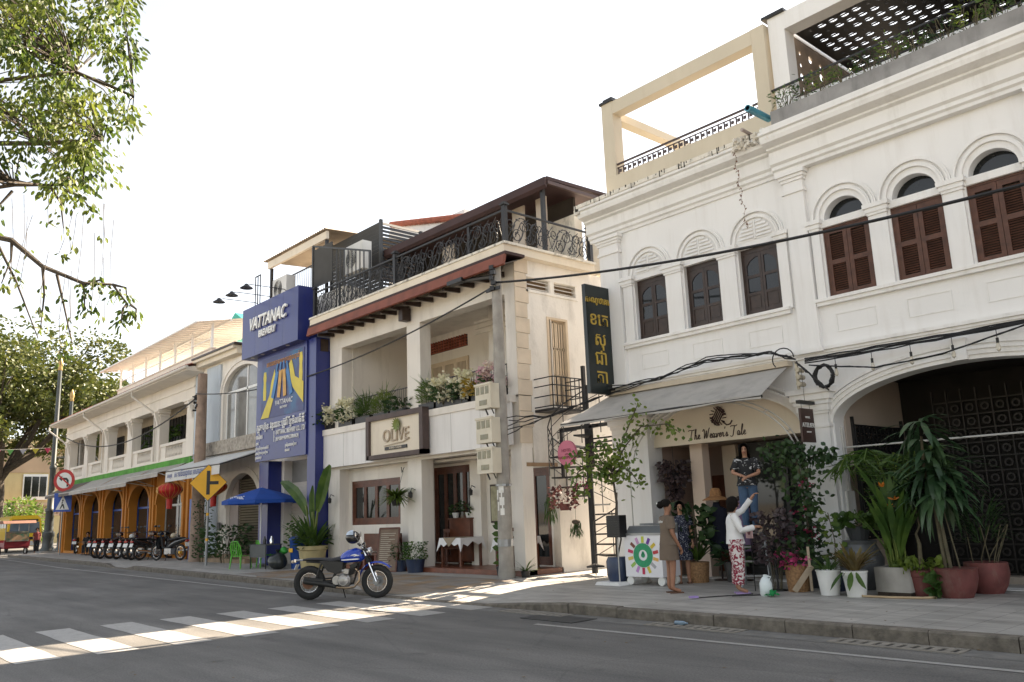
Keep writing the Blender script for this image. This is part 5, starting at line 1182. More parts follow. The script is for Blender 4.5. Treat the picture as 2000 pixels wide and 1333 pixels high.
MB().tube([(.2, -.2, 8.2), (.35, -.2, 5.5), (.4, -.2, 4), (.3, -.25, 2.5)], .05, 5).tube([(.3, .1, 8.0), (.5, .1, 5), (.45, .1, 3)], .04, 5).build('wire_tangle', tubeg, t)
def wire(name, label, pts, r, sag=0., n=26, m=cable):
    P_ = []
    for a, b in zip(pts[:-1], pts[1:]):
        a, b = Vector(a), Vector(b)
        for i in range(n):
            s_ = i/n; p_ = a.lerp(b, s_); p_.z -= sag*4*s_*(1-s_); P_.append(p_)
    P_.append(Vector(pts[-1])); return tag(MB().tube(P_, r, 5).build(name, m, smooth=True), label, 'cable')
wire('overhead_cable', 'thick twisted black cable crossing in front of the white building', [(-14.7, 12.75, 7.05), (8, 12.2, 6.2)], .027, .9, 40)
wire('overhead_cable', 'black cable sagging from the corner pole past the blue sign', [(-14.85, 12.75, 6.95), (-34.2, 13.1, 6.9)], .022, .75, 40)
wire('overhead_cable', 'black cable looping across the white gallery to its left corner', [(-34.3, 13.1, 6.7), (-59.5, 14.2, 7.6)], .03, 1.3, 40)
wire('overhead_cable', 'thin pale wire crossing the sky above the gallery', [(-8, -6, 7.5), (-40, 30, 19)], .008, .3, 20, tubeg)
def bundle(name, label, paths, r):
    q = MB()
    for p_ in paths: q.tube(p_, r, 5)
    return tag(q.build(name, cable, smooth=True), label, 'cable')
def jig(pts, s_, n=5):
    o = []
    for a, b in zip(pts[:-1], pts[1:]):
        for i in range(n): o.append(Vector(a).lerp(Vector(b), i/n)+Vector((rnd.uniform(-s_, s_), rnd.uniform(-s_, s_), rnd.uniform(-s_, s_))))
    return o+[Vector(pts[-1])]
bundle('cable_bundle', 'tangle of thin cables above the grey shop awning', [jig([(-12.6, 14.1, 4.1+.05*k), (-11, 14.1, 4.28), (-9.8, 14.1, 4.42+.03*k), (-8.3, 14.05, 4.38), (-7.75, 13.95, 4.15)], .03) for k in range(5)]+[jig([(-14.6, 12.9, 3.4+.1*k), (-13.6, 13.4, 3.75), (-12.55, 14.0, 4.1)], .03) for k in range(5)], .012)
bundle('cable_bundle', 'dark heavy cable run under the band of the white building', [jig([(-7.6, 14.0, 4.14-.03*k), (-5, 14.1, 4.16-.02*k), (-1, 14.1, 4.2)], .012, 8) for k in range(4)]+[jig([(-7.5, 13.95, 4.0), (-6.3, 13.95, 3.78), (-5.2, 13.95, 3.83), (-3.8, 13.95, 4.1), (-1, 14, 4.6)], .008, 8) for k in range(2)], .013)
cp = []
for k in range(7): cp.append([(-7.28+.17*math.cos(a_)+rnd.uniform(-.02, .02), 13.97+.02*k, 3.78+.2*math.sin(a_)+rnd.uniform(-.02, .02)) for a_ in [j*.35 for j in range(19)]])
cp += [jig([(-7.75, 13.95, 4.1), (-7.5, 13.93, 3.85), (-7.15, 13.9, 3.5)], .02) for _ in range(4)]+[[(-8.0+.22*math.cos(a_), 13.95, 4.2+.2*math.sin(a_)) for a_ in [j*.35 for j in range(12)]]]
bundle('cable_coil', 'coiled black cable hanging by the pier capital beside the archway', cp, .012)
q = MB()
for k in range(3): q.cyl((-7.72, 13.9, 3.95-.13*k), (-7.72, 14.1, 3.95-.13*k), .045, n=10)
q.box(-7.78, -7.74, 13.95, 14.0, 3.6, 4.1); tag(q.build('insulator_rack', mat('insulator', (.45, .4, .3), .5, .2, 6)), 'rusty rack of small insulators on the pier capital', 'insulator')
# festoon bulbs
bulbm = mat('bulb_glass', (.8, .74, .62), .1, .05, 5, trans=.4)
for i, (x, z) in enumerate([(-7.05+.66*k, 4.1) for k in range(7)]):
    t = thing('festoon_bulb', ('festoon bulb nearest the coiled cable', 'second festoon bulb from the coiled cable', 'third festoon bulb from the coiled cable', 'fourth festoon bulb from the coiled cable', 'fifth festoon bulb from the coiled cable', 'sixth festoon bulb from the coiled cable', 'rightmost festoon bulb over the archway')[i], 'light bulb', (x, 14.05, z), 0, 'festoon bulbs over the archway')
    MB().tube([(0, 0, 0), (0, 0, -.14)], .006, 4).cyl((0, 0, -.14), (0, 0, -.22), .022, n=8).build('socket', cable, t)
    MB().lathe([(.018, -.22), (.035, -.28), (.032, -.33), (.0, -.36)], 10).build('bulb', bulbm, t, True)
# bunting at far left
q_cols = [(.6, .1, .2), (.6, .55, .1), (.5, .5, .55), (.2, .45, .15)]
tag(MB().tube([(-62.3, 14.5, 7.0), (-61, 10, 6.6), (-60, 4, 6.8)], .012, 4).build('bunting_string', tubeg), 'string of small coloured flags left of the street lamp', 'bunting')
for i in range(5):
    s_ = .1+.17*i; p_ = Vector((-62.2+1.2*s_, 14.5-4.5*s_, 6.97-.35*s_*1.1))
    b_ = MB().ext([(-.2, 0), (.2, 0), (0, -.34)], -.012, .012, 'yz'); o = b_.build('pennant', mat('pennant%d' % (i % 4), q_cols[i % 4], .7, .05, 3, translucent=.4))
    tag(o, '%s coloured pennant on the string counting from the street lamp' % ('first', 'second', 'third', 'fourth', 'fifth')[i], 'flag', 'pennants on the string', p_)
# ---------------------------------------------------------------- hanging and projecting signs, shop awning
SG = thing('grey_awning', 'sloping grey canvas awning above the weaving shop sign', 'awning', (-10.3, 14.2, 0))
n = 10
fr_ = lambda k: (-12.95+(5.0)*k/n, 13.0, 3.47-.02*math.sin(k*1.3))
part(MB().surf([[(-12.6+4.5*k/n, 14.3, 4.12-.0*k) for k in range(n+1)], [(-12.75+4.75*k/n, 13.65, 3.79-.03*math.sin(k*1.1)) for k in range(n+1)], [fr_(k) for k in range(n+1)], [(fr_(k)[0], 12.99, fr_(k)[2]-.07) for k in range(n+1)]]), 'canvas', awng, SG)
part(MB().box(-12.6, -8.05, 14.18, 14.36, 4.1, 4.2), 'cassette', mat('awning_beige', (.5, .43, .33), .6, .08, 3), SG)
part(MB().tube([(-12.95, 13.02, 3.44), (-7.95, 13.02, 3.44)], .03, 6).tube([(-11.8, 14.25, 3.9), (-11.6, 13.6, 3.55), (-11.8, 13.05, 3.45)], .025, 5).tube([(-9, 14.25, 3.9), (-8.8, 13.6, 3.55), (-9, 13.05, 3.45)], .025, 5), 'folding_arm', black, SG)
gold2 = mat('gold_letter', (.55, .38, .07), .4, .15, 6, metal=.3)
t = thing('vertical_sign', 'tall black vertical signboard with gold script projecting beside the alley', 'sign', (-12.5, 13.92, 0))
part(MB().box(-12.56, -12.46, 13.5, 14.32, 4.12, 6.62), 'board', mat('sign_black_green', (.008, .014, .014), .3, .2, 2), t)
for s_, z, sz in (('សណ្ឋាគារ', 6.27, .2), ('ខេត', 5.82, .42), ('សុ', 5.36, .44), ('ជា', 4.93, .46), ('តា', 4.5, .44)):
    o = text(s_, sz, gold2, t, (-12.452, 13.91, z), (math.pi/2, 0, math.pi/2), .008, bold=.004); unoff(o)
part(MB().tube([(-12.5, 14.32, 6.2), (-12.5, 14.4, 6.2)], .02, 5).tube([(-12.5, 14.32, 4.9), (-12.5, 14.4, 4.9)], .02, 5).box(-12.5, -12.42, 14.32, 14.36, 6.16, 6.24).box(-12.5, -12.42, 14.32, 14.36, 4.86, 4.94), 'bracket', greymet, t)
t = thing('atelier_sign', 'small dark brown hanging sign lettered ATELIER on the pier beside the archway', 'sign', (-7.6, 14.0, 0))
part(MB().box(-7.62, -7.58, 13.62, 14.06, 2.62, 3.22), 'board', mat('sign_dark_brown', (.05, .025, .02), .5, .2, 4), t)
part(MB().box(-7.64, -7.56, 13.6, 14.12, 3.3, 3.36), 'hanging_bar', black, t)
unoff(text('ATELIER', .115, lettw, t, (-7.575, 13.84, 2.92), (math.pi/2, 0, math.pi/2), .004)); unoff(text('HOTEL', .05, lettw, t, (-7.575, 13.84, 3.06), (math.pi/2, 0, math.pi/2), .004)); unoff(text('SIEM REAP', .035, lettw, t, (-7.575, 13.84, 2.8), (math.pi/2, 0, math.pi/2), .004))
part(MB().tube([(-7.6, 13.84, 3.36), (-7.6, 13.84, 3.95)], .004, 4).tube([(-7.6, 13.7, 3.22), (-7.6, 13.7, 3.3)], .004, 4).tube([(-7.6, 13.98, 3.22), (-7.6, 13.98, 3.3)], .004, 4), 'cord', cable, t)
t = thing('pink_sign', 'round pink sign hanging in front of the spiral stair', 'sign', (-13.5, 13.75, 2.88))
MB().lathe([(0, 0), (.29, 0), (.29, .05), (0, .05)], 32, (0, -.05, 0), 'Y').build('disc', mat('sign_pink', (.56, .16, .24), .4, .06, 3), t)
pm = mat('pink_sign_text', (.2, .02, .05), .5, .05, 3)
for s_, z, sz in (('HOTEL', .06, .1), ('with', -.02, .06), ('HANDMADE', -.1, .1)): text(s_, sz, pm, t, (0, -.055, z), ext=.003)
MB().tube([(-.3, .0, .35), (-.3, 0, .5), (.3, 0, .5)], .015, 5).tube([(0, 0, .28), (0, 0, .5)], .008, 4).build('bracket', black, t)
t = thing('restaurant_sign', 'brown framed cream sign lettered OLIVE on the balcony front', 'sign', (-19.55, 13.1, 0))
brw = mat('frame_brown', (.075, .05, .045), .6, .2, 4)
part(MB().box(-20.92, -18.1, 12.98, 13.2, 4.32, 4.46).box(-20.85, -18.1, 12.98, 13.2, 3.22, 3.34).box(-20.92, -20.76, 12.98, 13.2, 3.22, 4.32).box(-18.26, -18.1, 12.98, 13.2, 3.22, 4.32), 'frame', brw, t)
part(MB().box(-20.78, -18.24, 13.06, 13.1, 3.3, 4.35), 'board', cream, t)
lbm = mat('letter_bronze', (.42, .34, .25), .5, .1, 5)
unoff(text('OLIVE', .5, lbm, t, (-19.45, 13.04, 3.82), ext=.025, xs=.98))
part(MB().strip([(-20.05, 3.56), (-19.6, 3.58), (-19.1, 3.6), (-18.8, 3.68)], [(-20.05, 3.57), (-19.6, 3.6), (-19.1, 3.63), (-18.8, 3.7)], 13.03, 13.06), 'flourish', lbm, t)
part(MB().box(-20.0, -18.92, 13.03, 13.058, 3.44, 3.53), 'strip', blk, t)
unoff(text('KHMER CUISINE', .085, cream, t, (-19.46, 13.025, 3.485), ext=.003))
q = MB()
for k in range(26): a_ = R(k*14); q.leaf((-19.35, 13.04-.003*(k % 5), 4.1), (math.cos(a_), 0, math.sin(a_)*.8+.25), .22*(1 if k % 2 else .75), .07, (0, 1, 0), .3)
part(q, 'olive_emblem', mat('emblem_green', (.16, .2, .03), .5, .2, 8), t)
# juliet balcony and spiral stair in the alley
t = thing('small_iron_balcony', 'small black iron balcony under the side window of the restaurant', 'balcony', (-14.5, 14.45, 3.95))
q = MB().box(-.2, .45, -.55, .55, 0, .06)
q.build('floor', iron, t)
q = MB()
for z in (.1, .35, .6, .8):
    q.box(.42, .45, -.55, .55, z, z+.025).box(-.2, .45, -.55, -.53, z, z+.025).box(-.2, .45, .53, .55, z, z+.025)
for k in range(8): y = -.54+k*.154; q.box(.425, .445, y-.008, y+.008, .06, .82)
q.build('railing', iron, t); MB().box(.4, .48, .5, .58, .0, 1.15).build('post', iron, t)
t = thing('spiral_staircase', 'black iron spiral staircase climbing from the alley to the side balcony', 'staircase', (-13.75, 14.7, .15))
MB().cyl((0, 0, 0), (0, 0, 4.4), .075, n=14).build('centre_post', iron, t, True)
rail = [[], [], [], []]
for k in range(17):
    a0 = R(-58+k*27); a1 = a0+R(24); z = .22+k*.225; r1 = .95
    q = MB().add([(0, 0, z), (r1*math.cos(a0), r1*math.sin(a0), z), (r1*math.cos(a1), r1*math.sin(a1), z), (0, 0, z-.035), (r1*math.cos(a0), r1*math.sin(a0), z-.035), (r1*math.cos(a1), r1*math.sin(a1), z-.035)], [(0, 1, 2), (5, 4, 3), (0, 3, 4, 1), (1, 4, 5, 2), (2, 5, 3, 0)])
    q.build('tread', iron, t)
    am = (a0+a1)/2; MB().tube([(r1*math.cos(am), r1*math.sin(am), z-.2), (r1*math.cos(am), r1*math.sin(am), z+.95)], .012, 5).build('baluster', iron, t)
    for j, h_ in enumerate((.2, .45, .7, .95)): rail[j].append((r1*math.cos(am), r1*math.sin(am), z+h_))
for j in range(4): MB().tube(rail[j], .016 if j == 3 else .009, 5).build('handrail' if j == 3 else 'guard_bar', iron, t, True)
t = thing('alley_frame', 'black metal frame with slats around the alley stair landing', 'frame', (-13.6, 14.25, .15))
q = MB().box(-.62, -.56, -.03, .03, 2.2, 3.35).box(-.62, 1.05, -.03, .03, 3.3, 3.38).box(.35, .42, -.03, .03, 2.4, 3.35)
for k in range(4): q.box(-.3, 1.0, .1+.2*k, .2+.2*k, 2.75+.12*k, 2.78+.12*k)
q.build('bars', iron, t)
# ---------------------------------------------------------------- motorcycles
def ring(mb, c, R_, r_, n=28, m=8, ysc=1.):
    vs = []
    for i in range(n):
        a = 2*math.pi*i/n
        for j in range(m):
            b = 2*math.pi*j/m; rr = R_+r_*math.cos(b); vs.append((c[0]+rr*math.cos(a), c[1]+r_*ysc*math.sin(b), c[2]+rr*math.sin(a)))
    return mb.add(vs, [(i*m+j, ((i+1) % n)*m+j, ((i+1) % n)*m+(j+1) % m, i*m+(j+1) % m) for i in range(n) for j in range(m)])
def wheel(t, x, R_, tr=.055, spokes=16, rimm=None, disc=None):
    w_ = ring(MB(), (0, 0, 0), R_-tr, tr, 30, 8, .95).build('wheel', rubber, t, True); w_.location = (x, 0, R_)
    ring(MB(), (0, 0, 0), R_-tr*1.9, .018, 28, 6).build('rim', rimm or chrome, w_, True)
    q = MB()
    for k in range(spokes):
        a = 2*math.pi*k/spokes; q.tube([(.04*math.cos(a+.5), (.03 if k % 2 else -.03), .04*math.sin(a+.5)), ((R_-tr*1.9)*math.cos(a), 0, (R_-tr*1.9)*math.sin(a))], .004, 3)
    q.build('spokes', greymet, w_); MB().lathe([(.0, -.06), (.05, -.06), (.05, .06), (0, .06)], 12, (0, 0, 0), 'Y').build('hub', disc or greymet, w_)
    return w_
bblue = mat('tank_blue', (.012, .05, .42), .18, .08, 3, spec=.6, coat=.6); seatm = mat('seat_vinyl', (.018, .018, .02), .55, .15, 10)
engm = mat('engine_alloy', (.42, .41, .4), .38, .15, 12, metal=.7); dblack = mat('engine_black', (.02, .02, .02), .5, .2, 10)
M_ = thing('blue_motorcycle', 'blue street motorcycle parked on its stand at the kerb by the crossing', 'motorcycle', (-15.56, 9.11, .005), R(42))
wheel(M_, -.7, .34, .075, 20); wheel(M_, .72, .33, .065, 20)
def mp(mb, name, m, parent=M_, smooth=True): return mb.build(name, m, parent, smooth)
def loft(mb, rings, n=14, cap=True):
    vs = []
    for (c, rx, ry) in rings:
        for k in range(n): a = 2*math.pi*k/n; vs.append((c[0]+rx*math.cos(a), c[1]+ry*math.sin(a), c[2]))
    m = len(rings); fs = [(i*n+k, i*n+(k+1) % n, (i+1)*n+(k+1) % n, (i+1)*n+k) for i in range(m-1) for k in range(n)]
    if cap: fs += [tuple(range(n-1, -1, -1)), tuple((m-1)*n+k for k in range(n))]
    return mb.add(vs, fs)
def loftx(mb, rings, n=14):  # rings along x: (x, z, ry, rz)
    vs = []
    for (x, z, ry, rz) in rings:
        for k in range(n): a = 2*math.pi*k/n; vs.append((x, ry*math.cos(a)*(1 if abs(math.cos(a)) < .99 else 1), z+rz*math.sin(a)))
    m = len(rings); return mb.add(vs, [(i*n+k, i*n+(k+1) % n, (i+1)*n+(k+1) % n, (i+1)*n+k) for i in range(m-1) for k in range(n)]+[tuple(range(n-1, -1, -1)), tuple((m-1)*n+k for k in range(n))])
mp(loftx(MB(), [(-.06, .79, .05, .04), (.0, .81, .11, .1), (.12, .84, .15, .135), (.28, .865, .16, .145), (.4, .85, .135, .12), (.47, .83, .06, .05)], 16), 'fuel_tank', bblue)
tk = mat('tank_white', (.8, .8, .8), .3, .03, 4)
mp(MB().ext([(.02, .765), (.36, .775), (.4, .79), (.34, .8), (.02, .785)], -.164, -.152), 'tank_stripe', tk, smooth=False)
mp(MB().ext([(.2, .86), (.3, .89), (.4, .85), (.33, .85), (.27, .83), (.31, .86)], -.168, -.15), 'tank_emblem', tk, smooth=False)
mp(loftx(MB(), [(-.84, .80, .03, .02), (-.7, .8, .08, .035), (-.45, .79, .1, .045), (-.2, .76, .125, .06), (-.04, .78, .11, .075), (.0, .82, .07, .05)], 12), 'seat', seatm)
mp(MB().tube([(-.8, 0, .79), (-1.0, 0, .79)], .018, 6).obox((-1.0, 0, .785), (.04, .1, .06)), 'tail_bracket', chrome)
mp(MB().lathe([(0, 0), (.03, 0), (.035, .03), (0, .045)], 10, (-1.06, -.07, .77), 'X').lathe([(0, 0), (.03, 0), (.035, .03), (0, .045)], 10, (-1.06, .07, .77), 'X'), 'turn_signal', mat('signal_amber', (.6, .5, .4), .3, .1, 5))
mp(MB().ext([(-.46, .77), (.04, .74), (.02, .56), (-.1, .5), (-.28, .56)], -.12, .12), 'side_panel', dblack, smooth=False)
mp(MB().tube([(.42, 0, .85), (.1, 0, .74), (-.1, 0, .62), (-.22, 0, .38)], .028, 7).tube([(.42, 0, .82), (.3, 0, .55), (.22, 0, .3), (-.2, 0, .27)], .024, 7).tube([(-.05, .09, .7), (-.75, .07, .76)], .016, 6).tube([(-.05, -.09, .7), (-.75, -.07, .76)], .016, 6), 'frame', dblack)
mp(MB().tube([(-.2, .1, .36), (-.7, .1, .34)], .024, 6).tube([(-.2, -.1, .36), (-.7, -.1, .34)], .024, 6), 'swing_arm', dblack)
mp(MB().tube([(-.55, .12, .36), (-.42, .11, .72)], .02, 6).tube([(-.55, -.12, .36), (-.42, -.11, .72)], .02, 6), 'rear_shock', dblack)
e = MB(); e.lathe([(.0, -.14), (.1, -.14), (.14, -.1), (.14, .1), (.1, .14), (0, .14)], 16, (.05, 0, .37), 'Y'); e.lathe([(.0, -.11), (.09, -.11), (.1, .1), (0, .1)], 14, (-.1, 0, .38), 'Y')
mp(e, 'crankcase', engm)
e = MB()
for k in range(8): e.obox((.13+.012*k, 0, .46+.022*k), (.19, .19, .011), 0, 0, R(-20))
e.obox((.24, 0, .66), (.15, .15, .07), 0, 0, R(-20)); mp(e, 'cylinder_fins', dblack, smooth=False)
mp(MB().tube([(.27, -.05, .6), (.36, -.06, .52), (.37, -.07, .36), (.27, -.09, .24), (.1, -.11, .22), (-.1, -.12, .24)], .022, 8), 'exhaust_header', mat('header_steel', (.45, .33, .22), .3, .2, 8, metal=.9))
mp(loftx(MB(), [(-.78, .38, .03, .03), (-.77, .38, .055, .055), (-.3, .31, .055, .055), (-.1, .25, .025, .025)], 12), 'muffler', dblack).location = (0, -.14, 0)
mp(MB().obox((-.55, -.2, .42), (.4, .012, .05), 0, 0, R(8)), 'heat_shield', dblack, smooth=False)
for s_ in (-1, 1): mp(MB().tube([(.72, s_*.085, .33), (.585, s_*.085, .66), (.43, s_*.085, 1.02)], [.026, .022, .02], 8), 'fork_leg', chrome)
fd = MB(); fr0 = [((.72+.4*math.cos(a), .33+.4*math.sin(a))) for a in [R(45+i*12) for i in range(11)]]
rows = [[(x, y_, z-(.03 if abs(y_) > .05 else 0)) for x, z in fr0] for y_ in (-.075, -.05, 0, .05, .075)]
mp(fd.surf(rows), 'front_fender', bblue)
mp(MB().tube([(.46, -.36, 1.06), (.4, -.22, 1.1), (.46, -.06, 1.02), (.46, .06, 1.02), (.4, .22, 1.1), (.32, .36, 1.06)], .013, 7), 'handlebar', chrome)
mp(MB().tube([(.47, -.38, 1.06), (.4, -.27, 1.09)], .02, 7).tube([(.3, .38, 1.05), (.39, .24, 1.1)], .02, 7), 'grip', rubber)
mp(MB().obox((.47, 0, .97), (.07, .22, .04)).obox((.44, 0, .9), (.06, .22, .04)), 'fork_yoke', dblack, smooth=False)
mp(MB().lathe([(.0, 0), (.06, .01), (.085, .08), (.085, .1), (0, .11)], 14, (.5, 0, .93), 'X'), 'headlight', chrome)
for s_, x in ((-1, .36), (1, .3)):
    mp(MB().tube([(x+.06, s_*.2, 1.09), (x, s_*.26, 1.22)], .006, 5).ball((x-.01, s_*.27, 1.27), (.015, .05, .055), 10, 6), 'mirror', chrome)
mp(MB().tube([(-.06, .12, .28), (-.02, .24, .01)], .012, 6), 'kickstand', dblack)
mp(MB().tube([(.0, -.12, .27), (-.02, -.24, .27)], .012, 6), 'footpeg', dblack)
mp(MB().lathe([(.0, -.005), (.11, -.005), (.11, .005), (0, .005)], 20, (.72, .07, .33), 'Y'), 'brake_disc', greymet)
mp(MB().lathe([(.05, -.005), (.12, -.005), (.12, .005), (0.05, .005)], 20, (-.7, -.08, .34), 'Y'), 'sprocket', mat('rusty', (.2, .1, .06), .7, .2, 10, metal=.3))
mp(MB().tube([(.44, -.1, 1.0), (.56, -.16, .85), (.5, -.12, .6), (.3, -.1, .55)], .006, 4).tube([(.38, .24, 1.1), (.55, .12, .9), (.62, .09, .5)], .006, 4).tube([(.4, -.22, 1.1), (.5, -.05, .98), (.35, .02, .8)], .005, 4), 'control_cables', cable)
mp(MB().lathe([(.0, 0), (.045, 0), (.05, .03), (0, .035)], 12, (.42, .06, 1.0), 'X').lathe([(.0, 0), (.04, 0), (.045, .03), (0, .035)], 12, (.42, -.06, 1.0), 'X'), 'gauge', dblack)
mp(MB().tube([(-.15, .11, .42), (-.68, .11, .38), (-.7, .11, .3), (-.15, .11, .31)], .016, 5), 'chain_guard', dblack)
mp(MB().obox((.12, -.14, .55), (.1, .05, .09), 0, 0, .2).lathe([(0, 0), (.035, 0), (.035, .08), (0, .09)], 10, (.02, -.1, .56), 'X'), 'carburettor', engm)
mp(MB().obox((-.98, 0, .66), (.012, .17, .11), 0, 0, R(25)), 'number_plate', potwhite, smooth=False)
mp(MB().lathe([(0, -.146), (.075, -.146), (.085, -.14), (.05, -.141)], 16, (.05, 0, .37), 'Y'), 'clutch_cover', engm)
for s_ in (-1, 1): mp(MB().tube([(.56, s_*.085, .7), (.5, s_*.085, .84)], .032, 8), 'fork_gaiter', rubber)
hl = thing('helmet', 'black and silver helmet hung on the blue motorcycle handlebar', 'helmet', (-15.42, 9.28, 1.22), R(42))
MB().ball((0, -.05, 0), (.15, .14, .13), 16, 10).build('shell', mat('helmet_black', (.01, .01, .012), .15, .1, 4, coat=.5), hl, True)
MB().ext([(0, 0), (.01, 0), (.01, .01)], 0, .01).build('rivet', greymet, hl)
MB().surf([[(-.155*math.cos(a)*math.cos(b), -.05-.15*math.sin(a)*math.cos(b)*.97, .02+.135*math.sin(b)) for a in [R(-20+i*16) for i in range(9)]] for b in [R(15+j*15) for j in range(5)]]).build('visor', mat('visor_silver', (.6, .68, .75), .12, .1, 4, metal=.6), hl, True)
# underbone bikes parked in a row
def scooter(label, loc, rz, col, yellowwheel=False, helmet=None):
    t = thing('parked_motorbike', label, 'motorbike', loc, rz, 'motorbikes parked in a row at the arcade'); t.scale = (1.2, 1.2, 1.2)
    wheel(t, -.6, .28, .045, 14, disc=yellowp if yellowwheel else None); wheel(t, .62, .28, .042, 14)
    bm = mat('moto_paint_%d' % col, [(.012, .012, .014), (.05, .010, .013), (.02, .02, .024), (.035, .010, .013)][col], .22, .1, 5, coat=.5)
    loftx(MB(), [(-.95, .74, .04, .03), (-.75, .7, .1, .07), (-.4, .62, .12, .1), (-.1, .5, .1, .1), (.05, .42, .07, .08)], 12).build('rear_fairing', bm, t, True)
    loftx(MB(), [(-.78, .78, .06, .02), (-.5, .77, .12, .04), (-.1, .72, .11, .04), (.05, .7, .05, .03)], 12).build('seat', seatm, t, True)
    MB().surf([[(.36+.05*abs(j), .04*j*4, .4), (.42+.04*abs(j), .05*j*4, .6), (.4+.02*abs(j), .045*j*4, .82)] for j in (-1, -.5, 0, .5, 1)]).build('leg_shield', bm, t, True)
    MB().tube([(.05, 0, .42), (.3, 0, .45), (.44, 0, .85)], .04, 8).build('frame', dblack, t, True)
    MB().obox((-.05, 0, .32), (.34, .2, .2)).build('engine', engm, t)
    loftx(MB(), [(.36, .93, .08, .05), (.45, .95, .11, .09), (.54, .92, .06, .06)], 12).build('headlight_cowl', bm, t, True)
    for s_ in (-1, 1): MB().tube([(.62, s_*.07, .28), (.48, s_*.07, .8)], .02, 6).build('fork_leg', greymet, t)
    MB().surf([[(.62+.34*math.cos(a), y_, .28+.34*math.sin(a)) for a in [R(30+i*14) for i in range(10)]] for y_ in (-.05, 0, .05)]).build('front_fender', bm, t, True)
    MB().tube([(.3, -.33, .98), (.42, -.15, 1.0), (.42, .15, 1.0), (.3, .33, .98)], .014, 6).build('handlebar', dblack, t, True)
    for s_ in (-1, 1): MB().tube([(.36, s_*.24, 1.0), (.34, s_*.3, 1.16)], .006, 4).ball((.34, s_*.31, 1.2), (.014, .055, .04), 8, 6).build('mirror', dblack, t)
    loftx(MB(), [(-.8, .36, .04, .04), (-.3, .3, .045, .045), (.05, .24, .02, .02)], 10).build('muffler', chrome, t, True).location = (0, -.14, 0)
    MB().obox((-.95, 0, .55), (.012, .2, .14), 0, 0, R(20)).build('number_plate', potwhite, t)
    MB().obox((-.93, 0, .68), (.04, .14, .06)).build('tail_light', mat('tail_red', (.4, .01, .01), .25, .1, 4), t)
    MB().tube([(-.1, .1, .25), (-.12, .25, .0)], .014, 5).build('stand', dblack, t)
    if helmet:
        h_ = thing('helmet', helmet[0], 'helmet', Vector(loc)+Vector((.1, .15, 1.02)), rz); MB().ball((0, 0, 0), (.14, .13, .12), 14, 8).build('shell', mat(helmet[1], helmet[2], .25, .08, 4), h_, True); MB().ball((.03, 0, .01), (.12, .115, .09), 12, 6).build('visor', glassd, h_, True)
ord_ = ('leftmost parked motorbike in the row under the orange arcade', 'second parked motorbike from the left in the arcade row', 'third parked motorbike from the left in the arcade row', 'fourth parked motorbike from the left with white helmet in the row', 'fifth parked motorbike from the left in the arcade row', 'sixth parked motorbike from the left in the arcade row', 'seventh parked motorbike from the left next to the sideways one')
for i in range(7): scooter(ord_[i], (-45.8+1.05*i+(0, .12, -.1, .1, 0, .12, 0)[i], 13.45+(0, -.2, .12, -.12, .18, -.05, .1)[i], .15), R(112+(0, 9, -7, 12, -4, 6, -9)[i]), (0, 1, 3, 1, 2, 1, 0)[i], helmet=(('white helmet on the fourth parked motorbike', 'helmet_white', (.6, .6, .58)) if i == 3 else None))
scooter('rightmost parked motorbike set sideways with yellow wheel cover', (-37.1, 13.3, .15), R(200), 0, True, ('cream helmet on the rightmost parked motorbike', 'helmet_cream', (.5, .42, .3)))
scooter('grey scooter standing behind the road sign pole', (-56.5, 14.9, .15), R(150), 2)
# ---------------------------------------------------------------- tuk-tuk and bus
t = thing('tuk_tuk', 'maroon passenger trailer of a tuk-tuk with flat roof at the left edge', 'tuk-tuk', (-65.2, 13.0, 0), R(8))
maro = mat('maroon_paint', (.18, .02, .03), .35, .15, 3)
MB().box(-.9, .9, -.75, .75, .5, .62).box(-.95, -.85, -.78, .78, .62, 1.05).box(.85, .95, -.78, .78, .62, 1.05).box(-.85, .85, -.78, -.7, .62, .9).build('tub', maro, t)
MB().ext([(-1.25, 2.12), (1.25, 2.12), (1.1, 2.3), (-1.1, 2.3)], -1.0, 1.0).build('roof', mat('roof_brown', (.2, .09, .06), .7, .2, 3), t)
for x in (-.85, .85):
    for y in (-.7, .7): MB().box(x-.025, x+.025, y-.025, y+.025, .6, 2.14).build('roof_post', greymet, t)
MB().box(.955, .97, -.7, .7, .95, 1.6).build('advert_panel', mat('advert_green', (.03, .14, .09), .5, .3, 3, col2=(.3, .2, .12)), t)
MB().box(.975, .985, -.66, .66, .98, 1.02).box(.975, .985, -.66, .66, 1.52, 1.56).build('panel_trim', greymet, t)
for y in (-.82, .82):
    w_ = ring(MB(), (0, 0, 0), .26, .06, 22, 8).build('wheel', rubber, t, True); w_.location = (.2, y, .32); MB().lathe([(0, -.03), (.16, -.03), (.16, .03), (0, .03)], 14, (0, 0, 0), 'Y').build('hub', greymet, w_)
MB().box(-.5, .3, -.68, .68, .62, .85).build('bench', seatm, t)
MB().tube([(-.9, 0, .6), (-1.8, 0, .8)], .04, 6).build('drawbar', greymet, t)
t = thing('yellow_bus', 'yellow minibus facing the camera behind the tuk-tuk', 'bus', (-78.5, 16.0, 0), R(-3))
yb_ = mat('bus_yellow', (.68, .44, .02), .35, .06, 2)
MB().ext([(-1.12, .45), (1.12, .45), (1.18, 1.6), (1.08, 2.55), (.8, 2.8), (-.8, 2.8), (-1.08, 2.55), (-1.18, 1.6)], -3.3, 3.2, 'yz').build('body', yb_, t)
MB().ext([(-1.05, 1.45), (1.05, 1.45), (.98, 2.3), (-.98, 2.3)], 3.2, 3.23, 'yz').build('windscreen', mat('bus_glass', (.12, .15, .18), .06, .2, 2, spec=.8), t)
MB().box(3.2, 3.24, -.9, .9, 2.34, 2.5).build('visor_strip', black, t)
